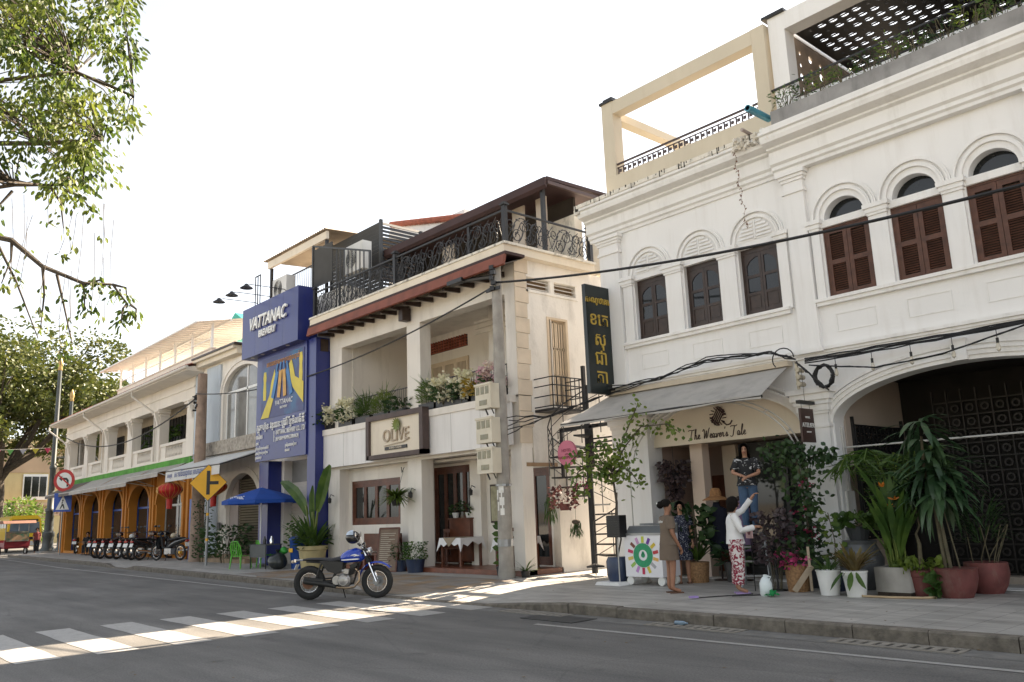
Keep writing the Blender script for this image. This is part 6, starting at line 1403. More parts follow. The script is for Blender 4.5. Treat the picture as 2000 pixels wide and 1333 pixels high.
MB().box(3.2, 3.25, -.65, .65, .95, 1.15).build('grille', black, t)
for s_ in (-1, 1): MB().box(3.2, 3.25, s_*.9-.18, s_*.9+.18, .95, 1.15).build('headlight', chrome, t)
MB().box(3.15, 3.32, -1.15, 1.15, .5, .85).build('bumper', tubeg, t)
MB().box(3.321, 3.33, -.35, .35, .6, .75).build('number_plate', potwhite, t)
for x in (-2.2, 2.2):
    for y in (-1.0, 1.0):
        w_ = ring(MB(), (0, 0, 0), .33, .1, 22, 8).build('wheel', rubber, t, True); w_.location = (x, y, .43)
for s_ in (-1, 1):
    for k in range(4): MB().box(-3.0+k*1.4, -1.8+k*1.4, s_*1.13-.02, s_*1.13+.02, 1.6, 2.35).build('side_window', glassd, t)
t = thing('truck_canopy', 'olive canvas truck canopy behind the tuk-tuk at the left edge', 'truck', (-84, 12.4, 0), 0)
MB().ext([(-1.3, 1.2), (1.3, 1.2), (1.3, 2.6), (.9, 3.0), (-.9, 3.0), (-1.3, 2.6)], -3, 3, 'yz').build('canopy', mat('olive_canvas', (.17, .16, .05), .8, .2, 2), t)
MB().box(-3.1, 3.1, -1.2, 1.2, .6, 1.2).build('bed', dblack, t)
for x in (-2, 2): ring(MB(), (x, -1.0, .45), .33, .1, 20, 8).ring if 0 else ring(MB(), (x, 1.0, .45), .33, .1, 20, 8).build('wheel', rubber, t, True)
# ---------------------------------------------------------------- people
def skinned(name, verts, edges, radii, m, parent, levels=2):
    me = bpy.data.meshes.new('sk'); me.from_pydata(verts, edges, [])
    o = bpy.data.objects.new('sk', me); COL.objects.link(o)
    o.modifiers.new('s', 'SKIN'); sd = me.skin_vertices[0].data
    for i, r_ in enumerate(radii): sd[i].radius = r_ if isinstance(r_, tuple) else (r_, r_); sd[i].use_root = (i == 0)
    s_ = o.modifiers.new('u', 'SUBSURF'); s_.levels = levels; s_.render_levels = levels
    me2 = evalmesh(o, name); bpy.data.objects.remove(o); bpy.data.meshes.remove(me)
    me2.materials.clear(); me2.materials.append(m)
    me2.polygons.foreach_set('use_smooth', [True]*len(me2.polygons))
    ob = bpy.data.objects.new(name, me2); COL.objects.link(ob); ob.parent = parent; return ob
def person(label, loc, rz, H_=1.56, pose=None, skinm=skin):
    """local frame: faces -y, x to the figure's left side negative; pose overrides joints"""
    k = H_/1.58; J = dict(pelvis=(0, 0, .88), spine=(0, .01, 1.02), chest=(0, 0, 1.18), nb=(0, .015, 1.31), neck=(0, .0, 1.36), jaw=(0, -.02, 1.415), head=(0, -.005, 1.48), crown=(0, .01, 1.55), nose=(0, -.10, 1.465))
    for s_, c in ((-1, 'r'), (1, 'l')):
        J.update({c+'sh': (s_*.15, .01, 1.27), c+'el': (s_*.2, .03, 1.03), c+'wr': (s_*.2, -.05, .82), c+'hip': (s_*.08, 0, .83), c+'kn': (s_*.085, -.015, .46), c+'an': (s_*.085, .02, .085), c+'toe': (s_*.095, -.13, .03)})
    J.update(pose or {})
    J = {a: Vector(b)*k for a, b in J.items()}
    rad = dict(pelvis=(.13, .1), spine=(.11, .085), chest=(.125, .09), nb=(.06, .055), neck=.043, jaw=(.055, .062), head=(.075, .088), crown=(.055, .065), nose=.012, sh=.05, el=.037, wr=.026, hip=.09, kn=.058, an=.037, toe=.03)
    V_ = []; E_ = []; Rr = []; ix = {}
    def add(n, p_, r_): ix[n] = len(V_); V_.append(tuple(p_)); Rr.append(tuple(x*k for x in r_) if isinstance(r_, tuple) else r_*k)
    for n in ('pelvis', 'spine', 'chest', 'nb', 'neck', 'jaw', 'head', 'crown'): add(n, J[n], rad[n])
    for a, b in zip(('pelvis', 'spine', 'chest', 'nb', 'neck', 'jaw', 'head'), ('spine', 'chest', 'nb', 'neck', 'jaw', 'head', 'crown')): E_.append((ix[a], ix[b]))
    add('nose', J['nose'], .012); E_.append((ix['head'], ix['nose']))
    for c in 'rl':
        for n in ('sh', 'el', 'wr'): add(c+n, J[c+n], rad[n])
        E_ += [(ix['chest'], ix[c+'sh']), (ix[c+'sh'], ix[c+'el']), (ix[c+'el'], ix[c+'wr'])]
        d = (J[c+'wr']-J[c+'el']).normalized(); sd = d.cross(Vector((0, 0, 1))); sd = sd.normalized() if sd.length > .1 else Vector((0, 1, 0)); nn = sd.cross(d)
        pm_ = J[c+'wr']+d*.06*k; add(c+'palm', pm_, (.03, .02)); E_.append((ix[c+'wr'], ix[c+'palm']))
        for f_, (o_, ln) in enumerate(((-.027, .055), (-.009, .07), (.009, .066), (.027, .05))):
            a1 = pm_+d*.04*k+sd*o_*k; a2 = a1+(d*.8-nn*.5)*ln*.6*k; a3 = a2+(d*.4-nn*.8)*ln*.5*k
            for q_, p_ in enumerate((a1, a2, a3)): add('%sf%d%d' % (c, f_, q_), p_, (.0095, .009, .007)[q_])
            E_ += [(ix[c+'palm'], ix['%sf%d0' % (c, f_)]), (ix['%sf%d0' % (c, f_)], ix['%sf%d1' % (c, f_)]), (ix['%sf%d1' % (c, f_)], ix['%sf%d2' % (c, f_)])]
        a1 = J[c+'wr']+d*.035*k+sd*.035*k; a2 = a1+(d*.7+sd*.6-nn*.4)*.045*k
        add(c+'t0', a1, .011); add(c+'t1', a2, .009); E_ += [(ix[c+'palm'], ix[c+'t0']), (ix[c+'t0'], ix[c+'t1'])]
        for n in ('hip', 'kn', 'an', 'toe'): add(c+n, J[c+n], rad[n])
        E_ += [(ix['pelvis'], ix[c+'hip']), (ix[c+'hip'], ix[c+'kn']), (ix[c+'kn'], ix[c+'an']), (ix[c+'an'], ix[c+'toe'])]
    t = thing('person', label, 'person', loc, rz)
    skinned('body', V_, E_, Rr, skinm, t, 2)
    h = J['head']
    ey = MB()
    for s_ in (-1, 1): ey.ball((h.x+s_*.029*k, h.y-.078*k, h.z+.002*k), (.013*k, .012*k, .008*k), 8, 5)
    ey.build('eyes', black, t); MB().obox((h.x-.03*k, h.y-.08*k, h.z+.024*k), (.034*k, .016, .007)).obox((h.x+.03*k, h.y-.08*k, h.z+.024*k), (.034*k, .016, .007)).build('eyebrows', hairm, t); MB().obox((h.x, h.y-.078*k, h.z-.047*k), (.042*k, .016, .010)).build('mouth', mat('lips', (.2, .05, .045), .5, .05, 5), t)
    return t, J, k
def torso_cloth(mb, J, k, top=1.3, bottom=.84, flare=0., ex=.018, shrink=1.):
    p_, s_, c, n = J['pelvis'], J['spine'], J['chest'], J['nb']
    R_ = [(p_+(p_-s_)*.45, .15+ex+flare, .115+ex+flare), (p_, .143+ex+flare*.5, .11+ex+flare*.5), (s_, .118*shrink+ex, .092+ex), (c, .138+ex, .098+ex), (c.lerp(n, .55), .135+ex*.6, .075+ex), (n, .075, .066), (n.lerp(J['neck'], .4), .06, .055)]
    return loft(mb, [((v.x, v.y, v.z), a*k, b*k) for v, a, b in R_], 18)
def sleeve(mb, J, k, c, upto=1., r=.055, end=.04):
    pts = [J['chest'].lerp(J[c+'sh'], .55), J[c+'sh'], J[c+'sh'].lerp(J[c+'el'], .5), J[c+'el']]; rs = [r*1.25, r*1.12, r, r*.9]
    if upto > 1: pts += [J[c+'el'].lerp(J[c+'wr'], .5), J[c+'el'].lerp(J[c+'wr'], .92)]; rs += [r*.85, end]
    elif upto < 1: pts = pts[:3]; pts[2] = J[c+'sh'].lerp(J[c+'el'], upto); rs = rs[:3]
    return mb.tube(pts, [x*k for x in rs], 12)
def trouser(mb, J, k, upto=.9, r=(.098, .075, .06)):
    for c in 'rl':
        h, n, a = J[c+'hip'], J[c+'kn'], J[c+'an']; mb.tube([h+Vector((0, 0, .06*k)), h.lerp(n, .35), n, n.lerp(a, .5), n.lerp(a, upto)], [r[0]*k, r[0]*.95*k, r[1]*k, r[2]*1.1*k, r[2]*k], 14)
    p_ = J['pelvis']; return loft(mb, [((p_.x, p_.y, p_.z-.1*k), .15*k, .11*k), ((p_.x, p_.y, p_.z), .155*k, .12*k), ((p_.x, p_.y, p_.z+.1*k), .125*k, .1*k)], 18)
def hair(J, k, t, length=.0, bun=False, wide=1.):
    h = J['head']; q = MB(); n, m = 16, 10; vs = []; rows = []
    for i in range(m+1):
        th = math.pi*.62*i/m; row = []
        for j in range(n+1):
            a = R(-128+256*j/n)-math.pi/2+math.pi  # opening at the face (-y)
            thl = th*(1 if abs(-128+256*j/n) < 108 else .7)
            row.append((h.x+.092*k*wide*math.sin(thl)*math.cos(a), h.y+.012*k+.108*k*math.sin(thl)*math.sin(a), h.z+.03*k+.09*k*math.cos(thl)))
        rows.append(row)
    if length:
        last = rows[-1]; rows.append([(x*1.0+(x-h.x)*.12, y+.01, z-length*k*(1 if 2 < j < n-2 else .8)) for j, (x, y, z) in enumerate(last)])
    q.surf(rows)
    if bun: q.ball((h.x, h.y+.12*k, h.z+.03*k), .055*k, 12, 8)
    o = q.build('hair', hairm, t, True); md = o.modifiers.new('th', 'SOLIDIFY'); md.thickness = .012; md.offset = 1; return o
def sandals(J, k, t, m):
    for c in 'rl':
        a, b = J[c+'an'], J[c+'toe']; d = (b-a); d.z = 0; d.normalize(); ang = math.atan2(d.y, d.x); cc = a.lerp(b, .45)
        MB().obox((cc.x, cc.y, .01), (.235*k, .085*k, .02), ang).build('sandal', m, t)
def pattern(name, c1, c2, sc, thr=.5):
    m, n, b, L, N = nodes_of(name); tc = N('ShaderNodeTexCoord'); no = N('ShaderNodeTexNoise'); no.inputs['Scale'].default_value = sc; no.inputs['Distortion'].default_value = 2.5; no.inputs['Detail'].default_value = 1
    L(tc.outputs['Object'], no.inputs[0]); r = N('ShaderNodeValToRGB'); r.color_ramp.interpolation = 'LINEAR'; r.color_ramp.elements[0].position = thr-.03; r.color_ramp.elements[0].color = (*c1, 1); r.color_ramp.elements[1].position = thr+.03; r.color_ramp.elements[1].color = (*c2, 1)
    L(no.outputs[0], r.inputs[0]); L(r.outputs[0], b.inputs['Base Color']); b.inputs['Roughness'].default_value = .85; return m
batik = pattern('batik_maroon', (.24, .02, .045), (.68, .62, .6), 11, .52); floral = pattern('floral_navy', (.012, .015, .035), (.35, .36, .4), 20, .62)
blouse = mat('white_blouse', (.78, .77, .76), .85, .05, 8, bump=.3, bscale=20); dressm = mat('taupe_dress', (.16, .12, .088), .9, .08, 8, bump=.3, bscale=16)
jean = mat('denim', (.05, .09, .16), .9, .15, 10); blackt = pattern('black_shirt_print', (.012, .012, .014), (.5, .5, .5), 9, .64)
FACE = R(138)   # facing along the pavement, away to the right
# woman in white blouse, reaching up with her left arm
t, J, k = person('woman in white blouse and maroon patterned trousers reaching up to the ladder', (-8.26, 12.28, .15), R(132), 1.55,
    dict(lel=(.26, -.2, 1.36), lwr=(.2, -.36, 1.56), rel=(-.24, -.08, 1.04), rwr=(-.14, -.31, 1.08), head=(0, -.03, 1.48), crown=(0, .0, 1.55), nose=(0, -.125, 1.475), ltoe=(.1, -.12, .03)))
torso_cloth(MB(), J, k, ex=.032, flare=.012).build('blouse', blouse, t, True)
q = MB(); sleeve(q, J, k, 'l', 2, .058, .05); sleeve(q, J, k, 'r', 2, .058, .05); q.build('sleeves', blouse, t, True)
trouser(MB(), J, k, .82, (.122, .098, .088)).build('trousers', batik, t, True)
hair(J, k, t, .13, wide=1.2); sandals(J, k, t, mat('lilac_sandal', (.42, .3, .55), .6, .05, 5))
# woman in taupe dress
t, J, k = person('woman in short taupe dress with hair bun standing beside the freezer cart', (-9.32, 11.86, .15), R(148), 1.55, dict(rel=(-.2, .0, 1.03), rwr=(-.17, -.12, .8), lel=(.2, .0, 1.03), lwr=(.19, -.1, .8)), mat('skin_tan', (.33, .16, .095), .55, .06, 12))
q = torso_cloth(MB(), J, k, ex=.035, flare=.02)
loft(q, [((0, .01, .56*k), .21*k, .17*k), ((0, .01, .7*k), .2*k, .165*k), ((0, .005, .86*k), .185*k, .15*k)], 18)
q.build('dress', dressm, t, True); q = MB(); sleeve(q, J, k, 'l', .75, .075); sleeve(q, J, k, 'r', .75, .075); q.build('sleeves', dressm, t, True)
hair(J, k, t, 0, True); sandals(J, k, t, mat('brown_sandal', (.12, .06, .035), .7, .1, 6))
MB().ball((J['head'].x, J['head'].y+.16, J['head'].z+.05), .025, 8, 5).build('hair_flower', lettw, t)
text('mother', .075, lettw, t, (0, .125, 1.22*k), (math.pi/2, 0, math.pi), .002)
# woman in dark floral dress behind
t, J, k = person('woman in dark floral dress standing behind the freezer cart', (-10.25, 13.45, .15), R(40), 1.52)
q = torso_cloth(MB(), J, k, ex=.03, flare=.02); loft(q, [((0, 0, .45*k), .2*k, .17*k), ((0, 0, .86*k), .18*k, .145*k)], 18); q.build('dress', floral, t, True)
q = MB(); sleeve(q, J, k, 'l', .6, .07); sleeve(q, J, k, 'r', .6, .07); q.build('sleeves', floral, t, True); hair(J, k, t, .05); sandals(J, k, t, MATS['brown_sandal'])
# girl on the step ladder
t, J, k = person('young woman in black printed shirt and jeans standing on the step ladder', (-8.62, 13.35, 1.12), R(28), 1.54, dict(rel=(-.24, -.1, 1.06), rwr=(-.08, -.27, 1.0), lel=(.24, -.12, 1.04), lwr=(.05, -.3, .97), head=(0, -.045, 1.47), crown=(0, -.03, 1.545), nose=(0, -.14, 1.44)))
torso_cloth(MB(), J, k, ex=.028, flare=.02).build('shirt', blackt, t, True); q = MB(); sleeve(q, J, k, 'l', .8, .07); sleeve(q, J, k, 'r', .8, .07); q.build('sleeves', blackt, t, True)
trouser(MB(), J, k, .95).build('jeans', jean, t, True); hair(J, k, t, .16); sandals(J, k, t, black)
t = thing('step_ladder', 'step ladder hidden among plants under the young woman', 'ladder', (-8.62, 13.4, .15), R(28))
for s_ in (-1, 1): MB().tube([(s_*.24, -.35, 0), (s_*.18, .02, .96)], .018, 5).build('front_rail', greymet, t); MB().tube([(s_*.24, .4, 0), (s_*.18, .06, .96)], .018, 5).build('rear_rail', greymet, t)
for i in range(4): MB().box(-.22+.012*i, .22-.012*i, -.31+.09*i-.04, -.31+.09*i+.06, .2+.24*i, .225+.24*i).build('step', greymet, t)
# figures by the arcade, far left
for i, (x, y, rz, lb, sh, tr) in enumerate(((-53.8, 14.6, 60, 'person in dark clothes sitting at the far end of the orange arcade', 'dark_shirt', (.02, .02, .025)), (-63.9, 14.2, 80, 'person in dark red top partly behind the street lamp post', 'red_shirt', (.16, .03, .03)), (-57.5, 15.6, 20, 'person in orange top behind the road sign pole', 'orange_shirt', (.6, .22, .06)))):
    pz = dict(lkn=(.11, -.38, .47), rkn=(-.11, -.38, .47), lan=(.11, -.4, .08), ran=(-.11, -.4, .08), ltoe=(.11, -.54, .03), rtoe=(-.11, -.54, .03), lhip=(.09, -.04, .5), rhip=(-.09, -.04, .5))
    if i == 0:
        dz = .36; pz.update({n: (v[0], v[1], v[2]-dz) for n, v in dict(pelvis=(0, 0, .88), spine=(0, .01, 1.02), chest=(0, 0, 1.18), nb=(0, .015, 1.31), neck=(0, .0, 1.36), jaw=(0, -.02, 1.415), head=(0, -.005, 1.48), crown=(0, .01, 1.55), nose=(0, -.10, 1.465), rsh=(-.15, .01, 1.27), lsh=(.15, .01, 1.27), rel=(-.2, -.05, 1.05), lel=(.2, -.05, 1.05), rwr=(-.12, -.3, 1.0), lwr=(.12, -.3, 1.0)).items()})
    t, J, k = person(lb, (x, y, .15), R(rz), 1.62, pz if i == 0 else None)
    m_ = mat(sh, tr, .9, .1, 8); torso_cloth(MB(), J, k, ex=.03).build('shirt', m_, t, True); q = MB(); sleeve(q, J, k, 'l', .8, .07); sleeve(q, J, k, 'r', .8, .07); q.build('sleeves', m_, t, True)
    trouser(MB(), J, k, .95).build('trousers', mat('dark_trousers', (.025, .025, .03), .9, .1, 8), t, True); hair(J, k, t, .03); sandals(J, k, t, black)
    if i == 0:
        c_ = thing('arcade_chair', 'dark chair under the seated person at the arcade', 'chair', (x, y, .15), R(rz)); MB().box(-.22, .22, -.24, .22, .4, .44).build('seat', dblack, c_); MB().box(-.22, .22, .2, .24, .44, .9).build('backrest', dblack, c_)
        for xx in (-.2, .2):
            for yy in (-.22, .2): MB().box(xx-.015, xx+.015, yy-.015, yy+.015, 0, .4).build('leg', dblack, c_)
for i in range(4):
    c_ = thing('cafe_table', ('dark round cafe table nearest the motorbike row', 'second dark cafe table left of the motorbike row', 'third dark cafe table left of the motorbike row', 'farthest dark cafe table beside the seated person')[i], 'table', (-48.9-1.3*i, 13.9+.1*i, .15), 0, 'dark cafe tables by the arcade'); MB().lathe([(0, .74), (.38, .74), (.38, .71), (0, .71)], 16).build('tabletop', dblack, c_); MB().cyl((0, 0, .03), (0, 0, .71), .03).build('column', dblack, c_); MB().lathe([(0, 0), (.22, 0), (.2, .03), (0, .04)], 12).build('base', dblack, c_)
# ---------------------------------------------------------------- mannequins
straw = mat('straw', (.30, .15, .06), .85, .3, 25)
def mannequin(label, loc, rz, m, hat):
    t = thing('mannequin', label, 'mannequin', loc, rz)
    MB().lathe([(.0, .0), (.16, 0), (.16, .02), (.02, .03), (.02, .85)], 14).build('stand', darkwood, t)
    loft(MB(), [((0, 0, .55), .19, .15), ((0, 0, .8), .19, .15), ((0, 0, 1.0), .15, .12), ((0, 0, 1.2), .2, .13), ((0, 0, 1.36), .2, .1), ((0, 0, 1.42), .08, .07), ((0, 0, 1.5), .055, .05)], 18).build('garment', m, t, True)
    if hat: MB().lathe([(0, 1.78), (.08, 1.77), (.11, 1.7), (.12, 1.62), (.26, 1.55), (.27, 1.535), (.12, 1.58), (0, 1.6)], 20).build('straw_hat', straw, t, True); MB().ball((0, 0, 1.58), (.075, .085, .1), 12, 8).build('head', cream, t, True)
    else: MB().ball((0, 0, 1.55), (.04, .04, .05), 10, 6).build('neck_knob', darkwood, t, True)
mannequin('mannequin in navy coat and straw hat in the shop entrance', (-9.95, 14.25, .15), R(40), mat('navy_coat', (.012, .014, .03), .9, .1, 10, bump=.3, bscale=20), True)
mannequin('mannequin in lilac scarf just right of the hatted one', (-9.5, 14.35, .15), R(40), mat('lilac_cloth', (.22, .15, .26), .9, .1, 10), False)
# ---------------------------------------------------------------- potted plants and pavement objects
def pot(t, prof, m, n=20, soilr=None):
    MB().lathe(prof, n).build('pot', m, t, True)
    z = prof[-1][1]; MB().lathe([(0, z-.02), (prof[-1][0]*.95, z-.02)], n).build('soil', soil, t) if soilr is None else None
def plant(name, label, loc, cat='plant', group=None, rz=0): return thing(name, label, cat, loc, rz, group)
def bushy(n, r, h0, h1, L_, W_, droop=.0, seg=2):
    q = MB()
    for _ in range(n):
        a = rnd.uniform(0, 6.283); rr = r*math.sqrt(rnd.random()); z = rnd.uniform(h0, h1)
        q.leaf((rr*math.cos(a), rr*math.sin(a), z), (math.cos(a), math.sin(a), rnd.uniform(-.5, .8)-droop), L_*rnd.uniform(.6, 1.2), W_*rnd.uniform(.7, 1.2), seg=seg)
    return q
def strap_leaves(q, n, z0, L_, W_, spread=.6, base=.04, bend=.3, seg=4, zr=.0):
    for _ in range(n):
        a = rnd.uniform(0, 6.283); s_ = rnd.uniform(.05, spread)
        q.leaf((base*math.cos(a), base*math.sin(a), z0+rnd.uniform(0, zr)), (math.cos(a)*s_, math.sin(a)*s_, 1), L_*rnd.uniform(.6, 1.1), W_, up=(-math.cos(a), -math.sin(a), .6), bend=bend, seg=seg)
    return q
def stems(q, n, r, h, th=.008, lean=.1):
    for _ in range(n):
        a = rnd.uniform(0, 6.283); q.tube([(r*math.cos(a)*.4, r*math.sin(a)*.4, 0), (r*math.cos(a)*.6+rnd.uniform(-lean, lean)*.5, r*math.sin(a)*.6, h*.5), (r*math.cos(a)+rnd.uniform(-lean, lean), r*math.sin(a), h)], th, 5)
    return q
Z = .15
bk = [(.14, 0), (.185, .36), (.195, .36), (.195, .38), (.18, .38)]
t = plant('bucket_plant', 'grassy plant in the left of two white buckets', (-6.9, 12.72, Z)); pot(t, bk, potwhite); strap_leaves(MB(), 46, .36, .28, .03, 1.6, .08, .5).build('foliage', leaf_a, t)
t = plant('bucket_plant', 'dry brown croton in the right of two white buckets', (-6.45, 12.68, Z)); pot(t, bk, potwhite); q = strap_leaves(MB(), 55, .36, .5, .05, .9, .05, .5); q.build('foliage', leafmat('leaf_brown', (.13, .085, .03), (.2, .16, .05), .3), t)
q = MB(); [q.leaf((.1*math.cos(a), .1*math.sin(a)-.1, .38), (math.cos(a)*.6, math.sin(a)*.6-.4, -.6), .36, .09, seg=3) for a in (3.6, 4.4, 5.2, 5.8)]; q.build('hanging_leaves', leaf_a, t)
t = plant('heliconia', 'tall heliconia with orange flowers in a square concrete planter', (-5.98, 13.15, Z)); plate('pot', rect(-.26, .26, -.26, .26), [rect(-.22, .22, -.22, .22)], .06, .42, potgrey, t, 'xy'); MB().box(-.25, .25, -.25, .25, 0, .38).build('soil', soil, t)
stems(MB(), 26, .16, 1.25, .014, .12).build('stems', leaf_c, t); q = strap_leaves(MB(), 48, .55, .85, .1, .42, .12, .3, 4, .7); q.build('foliage', leaf_a, t)
q = MB(); pass
for x, y, z in ((.05, -.15, 1.3), (-.02, -.18, 1.62), (.12, -.12, 1.42)):
    q = MB(); [q.leaf((x, y, z), (dx, -.3, .5), .1, .035, seg=2) for dx in (-.8, -.2, .4, .9)]; q.build('flower', petal_o, t)
t = plant('pothos_pot', 'bright trailing pothos in a brown ribbed clay pot', (-5.72, 13.25, Z)); t.location = (-5.66, 13.2, Z); pot(t, [(.16, 0), (.19, .1), (.195, .12), (.235, .28), (.25, .29), (.265, .38), (.25, .38)], potred); bushy(190, .32, .36, .55, .11, .09, .3).build('foliage', leaf_c, t); q = MB()
[q.leaf((.3+rnd.uniform(-.08, .05), -.25+rnd.uniform(-.05, .05), rnd.uniform(.02, .42)), (rnd.uniform(-1, 1), -1, rnd.uniform(-.5, .3)), .13, .1, seg=2) for _ in range(36)]; q.build('trailing_leaves', leaf_a, t)
MB().tube([(0, 0, .4), (.02, 0, .75), (-.02, .02, .9), (.06, 0, 1.02), (.0, 0, 1.5), (-.02, 0, 1.75)], [.035, .03, .02, .016, .014, .012], 7).build('stem', stemm, t)
q = MB()
for _ in range(70): a = rnd.uniform(0, 6.283); q.leaf((0, 0, rnd.uniform(1.35, 1.85)), (math.cos(a), math.sin(a), rnd.uniform(-.9, .6)), .42, .06, seg=3, bend=.6)
q.build('crown', leaf_b, t)
t = plant('dracaena', 'tall dracaena with drooping broad leaves in a round maroon pot', (-5.2, 13.2, Z)); pot(t, [(.22, 0), (.27, .1), (.315, .26), (.315, .38), (.33, .41), (.3, .41)], potred)
MB().tube([(-.1, 0, .4), (-.14, .0, 1.2), (-.22, 0, 1.9), (-.2, 0, 2.35)], [.03, .026, .024, .02], 7).tube([(-.03, 0, .4), (-.1, 0, 1.3), (-.06, 0, 1.7)], [.028, .024, .018], 7).tube([(.1, 0, .4), (-.05, .05, 1.3)], [.012, .01], 6).build('canes', stemm, t, True)
q = MB()
for (cx, cz, n) in ((-.2, 2.4, 42), (-.12, 1.95, 60), (-.05, 1.6, 60), (.06, 1.75, 32)):
    for _ in range(n):
        a = rnd.uniform(0, 6.283); el = rnd.uniform(-1.1, .9); q.leaf((cx+.05*math.cos(a), .05*math.sin(a), cz+rnd.uniform(-.2, .2)), (math.cos(a), math.sin(a), el), rnd.uniform(.45, .68), .095, up=(0, 0, 1), bend=.65, seg=4)
q.build('crown', leafmat('leaf_dracaena', (.03, .07, .03), (.065, .12, .05), .25, .35), t)
t = plant('maroon_pot_plant', 'fine leaved shrub in the rear maroon pot by the archway', (-5.02, 13.95, Z)); pot(t, [(.2, 0), (.27, .12), (.31, .28), (.3, .45), (.28, .45)], potred); q = stems(MB(), 7, .25, 1.0, .008, .25); q.build('stems', stemm, t); strap_leaves(MB(), 120, .7, .4, .035, 1.8, .2, .6, 3, .5).build('foliage', leaf_b, t)
t = plant('areca_palm', 'feathery palm behind the heliconia under the arch', (-6.35, 14.05, Z)); pot(t, [(.2, 0), (.26, .35), (.24, .35)], potgrey); fr_ = MB(); lf_ = MB()
for i in range(11):
    a = i*.62+.3; P_ = [Vector((math.cos(a)*r_, math.sin(a)*r_, z)) for r_, z in ((.03, .4), (.12, 1.1), (.3, 1.75), (.62, 2.15), (.95, 2.2), (1.15, 2.02))]
    P_ = [Vector((p_.x*.8, p_.y*.6, p_.z+rnd.uniform(-.1, .1))) for p_ in P_]; fr_.tube(P_, .012, 4)
    for j in range(2, 6):
        for s_ in range(6):
            b_ = P_[j-1].lerp(P_[j], s_/6); d_ = (P_[j]-P_[j-1]).normalized(); sd = d_.cross(Vector((0, 0, 1))).normalized()
            for g in (-1, 1): lf_.leaf(b_, d_*.6+sd*g+Vector((0, 0, -.25)), .36, .028, seg=2, bend=.35)
fr_.build('fronds', leaf_c, t); lf_.build('leaflets', leaf_a, t, recalc=False)
t = plant('jar_plant', 'leafy plant on a big dark glazed jar beside the pier', (-6.85, 13.75, Z)); pot(t, [(.2, 0), (.34, .25), (.36, .5), (.26, .72), (.28, .78), (.25, .78)], mat('jar_grey', (.1, .105, .11), .35, .2, 4)); pot_ = MB().lathe([(.14, .78), (.2, 1.0), (.18, 1.0)], 14).build('upper_bowl', mat('jar_dark', (.05, .055, .06), .4, .2, 5), t); bushy(120, .26, 1.0, 1.25, .16, .1).build('foliage', leaf_a, t)
t = plant('fig_stem_plant', 'thin yellow green climber stem rising by the pier', (-7.08, 13.3, Z)); pot(t, [(.13, 0), (.16, .3), (.15, .3)], potblue); MB().tube([(0, 0, .3), (.04, 0, .8), (-.03, 0, 1.25)], .008, 5).build('stem', stemm, t); bushy(46, .14, .5, 1.3, .11, .08).build('foliage', leaf_c, t)
# bougainvillea climbing the pipe arch
t = plant('climbing_vine', 'leafy climber with red flowers covering the right leg of the pipe arch', (-7.75, 13.65, Z)); pot(t, [(.2, 0), (.24, .5), (.22, .5)], mat('pot_slate', (.06, .065, .075), .6, .2, 5)); q = MB(); fl_ = MB()
MB().tube([(0, 0, .4), (.05, .05, 1.2), (-.05, .1, 2.0), (-.2, .15, 2.45)], .02, 6).tube([(0, 0, .4), (.1, 0, 1.3), (.15, .05, 2.1), (.4, 0, 2.3)], .012, 5).build('stem', stemm, t)
for _ in range(520):
    z = rnd.uniform(.35, 2.55); w_ = .2+.1*math.sin(z*4); x = rnd.gauss(.12, w_*.8)-(max(0, z-2.0)*.45); q.leaf((x, rnd.gauss(-.02, .14), z), (rnd.uniform(-1, 1), rnd.uniform(-1, .4), rnd.uniform(-1, .3)), rnd.uniform(.08, .13), .075, seg=2)
for _ in range(90): q.leaf((rnd.uniform(.1, .75), rnd.gauss(-.03, .06), 2.2+rnd.gauss(0, .07)), (rnd.uniform(-1, 1), rnd.uniform(-1, .4), rnd.uniform(-1, .3)), .11, .08, seg=2)
for _ in range(130): q.leaf((rnd.uniform(-.75, -.1), rnd.gauss(0, .1), 2.25+rnd.gauss(0, .15)), (rnd.uniform(-1, 1), rnd.uniform(-1, .4), rnd.uniform(-1, .3)), .1, .07, seg=2)
for cx, cz, n in ((.2, 1.75, 14), (.22, .95, 30), (-.15, .85, 16), (.05, 1.3, 8)):
    for _ in range(n): fl_.leaf((cx+rnd.gauss(0, .07), -.15+rnd.gauss(0, .05), cz+rnd.gauss(0, .06)), (rnd.uniform(-1, 1), -1, rnd.uniform(-1, 1)), .06, .05, seg=1)
q.build('foliage', leaf_b, t, recalc=False); fl_.build('flowers', mat('petal_crimson', (.24, .02, .06), .7, .2, 8, translucent=.2), t, kind='stuff')
t = plant('flower_basket', 'magenta flowers in a brown wicker basket by the shop', (-7.6, 13.0, Z)); pot(t, [(.17, 0), (.2, .42), (.21, .42), (.19, .43)], wicker); bushy(90, .26, .4, .85, .13, .06).build('foliage', leaf_b, t); q = MB()
[q.leaf((rnd.gauss(-.02, .18), rnd.gauss(-.12, .1), .5+rnd.gauss(0, .07)), (rnd.uniform(-1, 1), -1, rnd.uniform(-.6, 1)), .07, .055, seg=1) for _ in range(110)]; q.build('flowers', petal_m, t, kind='stuff')
t = plant('ribbed_basket_plant', 'broad leaved plant in a pale ribbed basket behind the women', (-10.12, 13.72, Z)); q = MB().lathe([(.19, 0), (.22, .38), (.2, .38)], 24); q.build('pot', wicker, t); strap_leaves(MB(), 26, .4, .45, .07, .8, .05, .4).build('lower_foliage', leaf_a, t); bushy(150, .3, .7, 1.45, .2, .13).build('foliage', leaf_b, t); MB().tube([(0, 0, .3), (.02, 0, .9), (-.02, 0, 1.4)], .018, 6).build('stem', stemm, t)
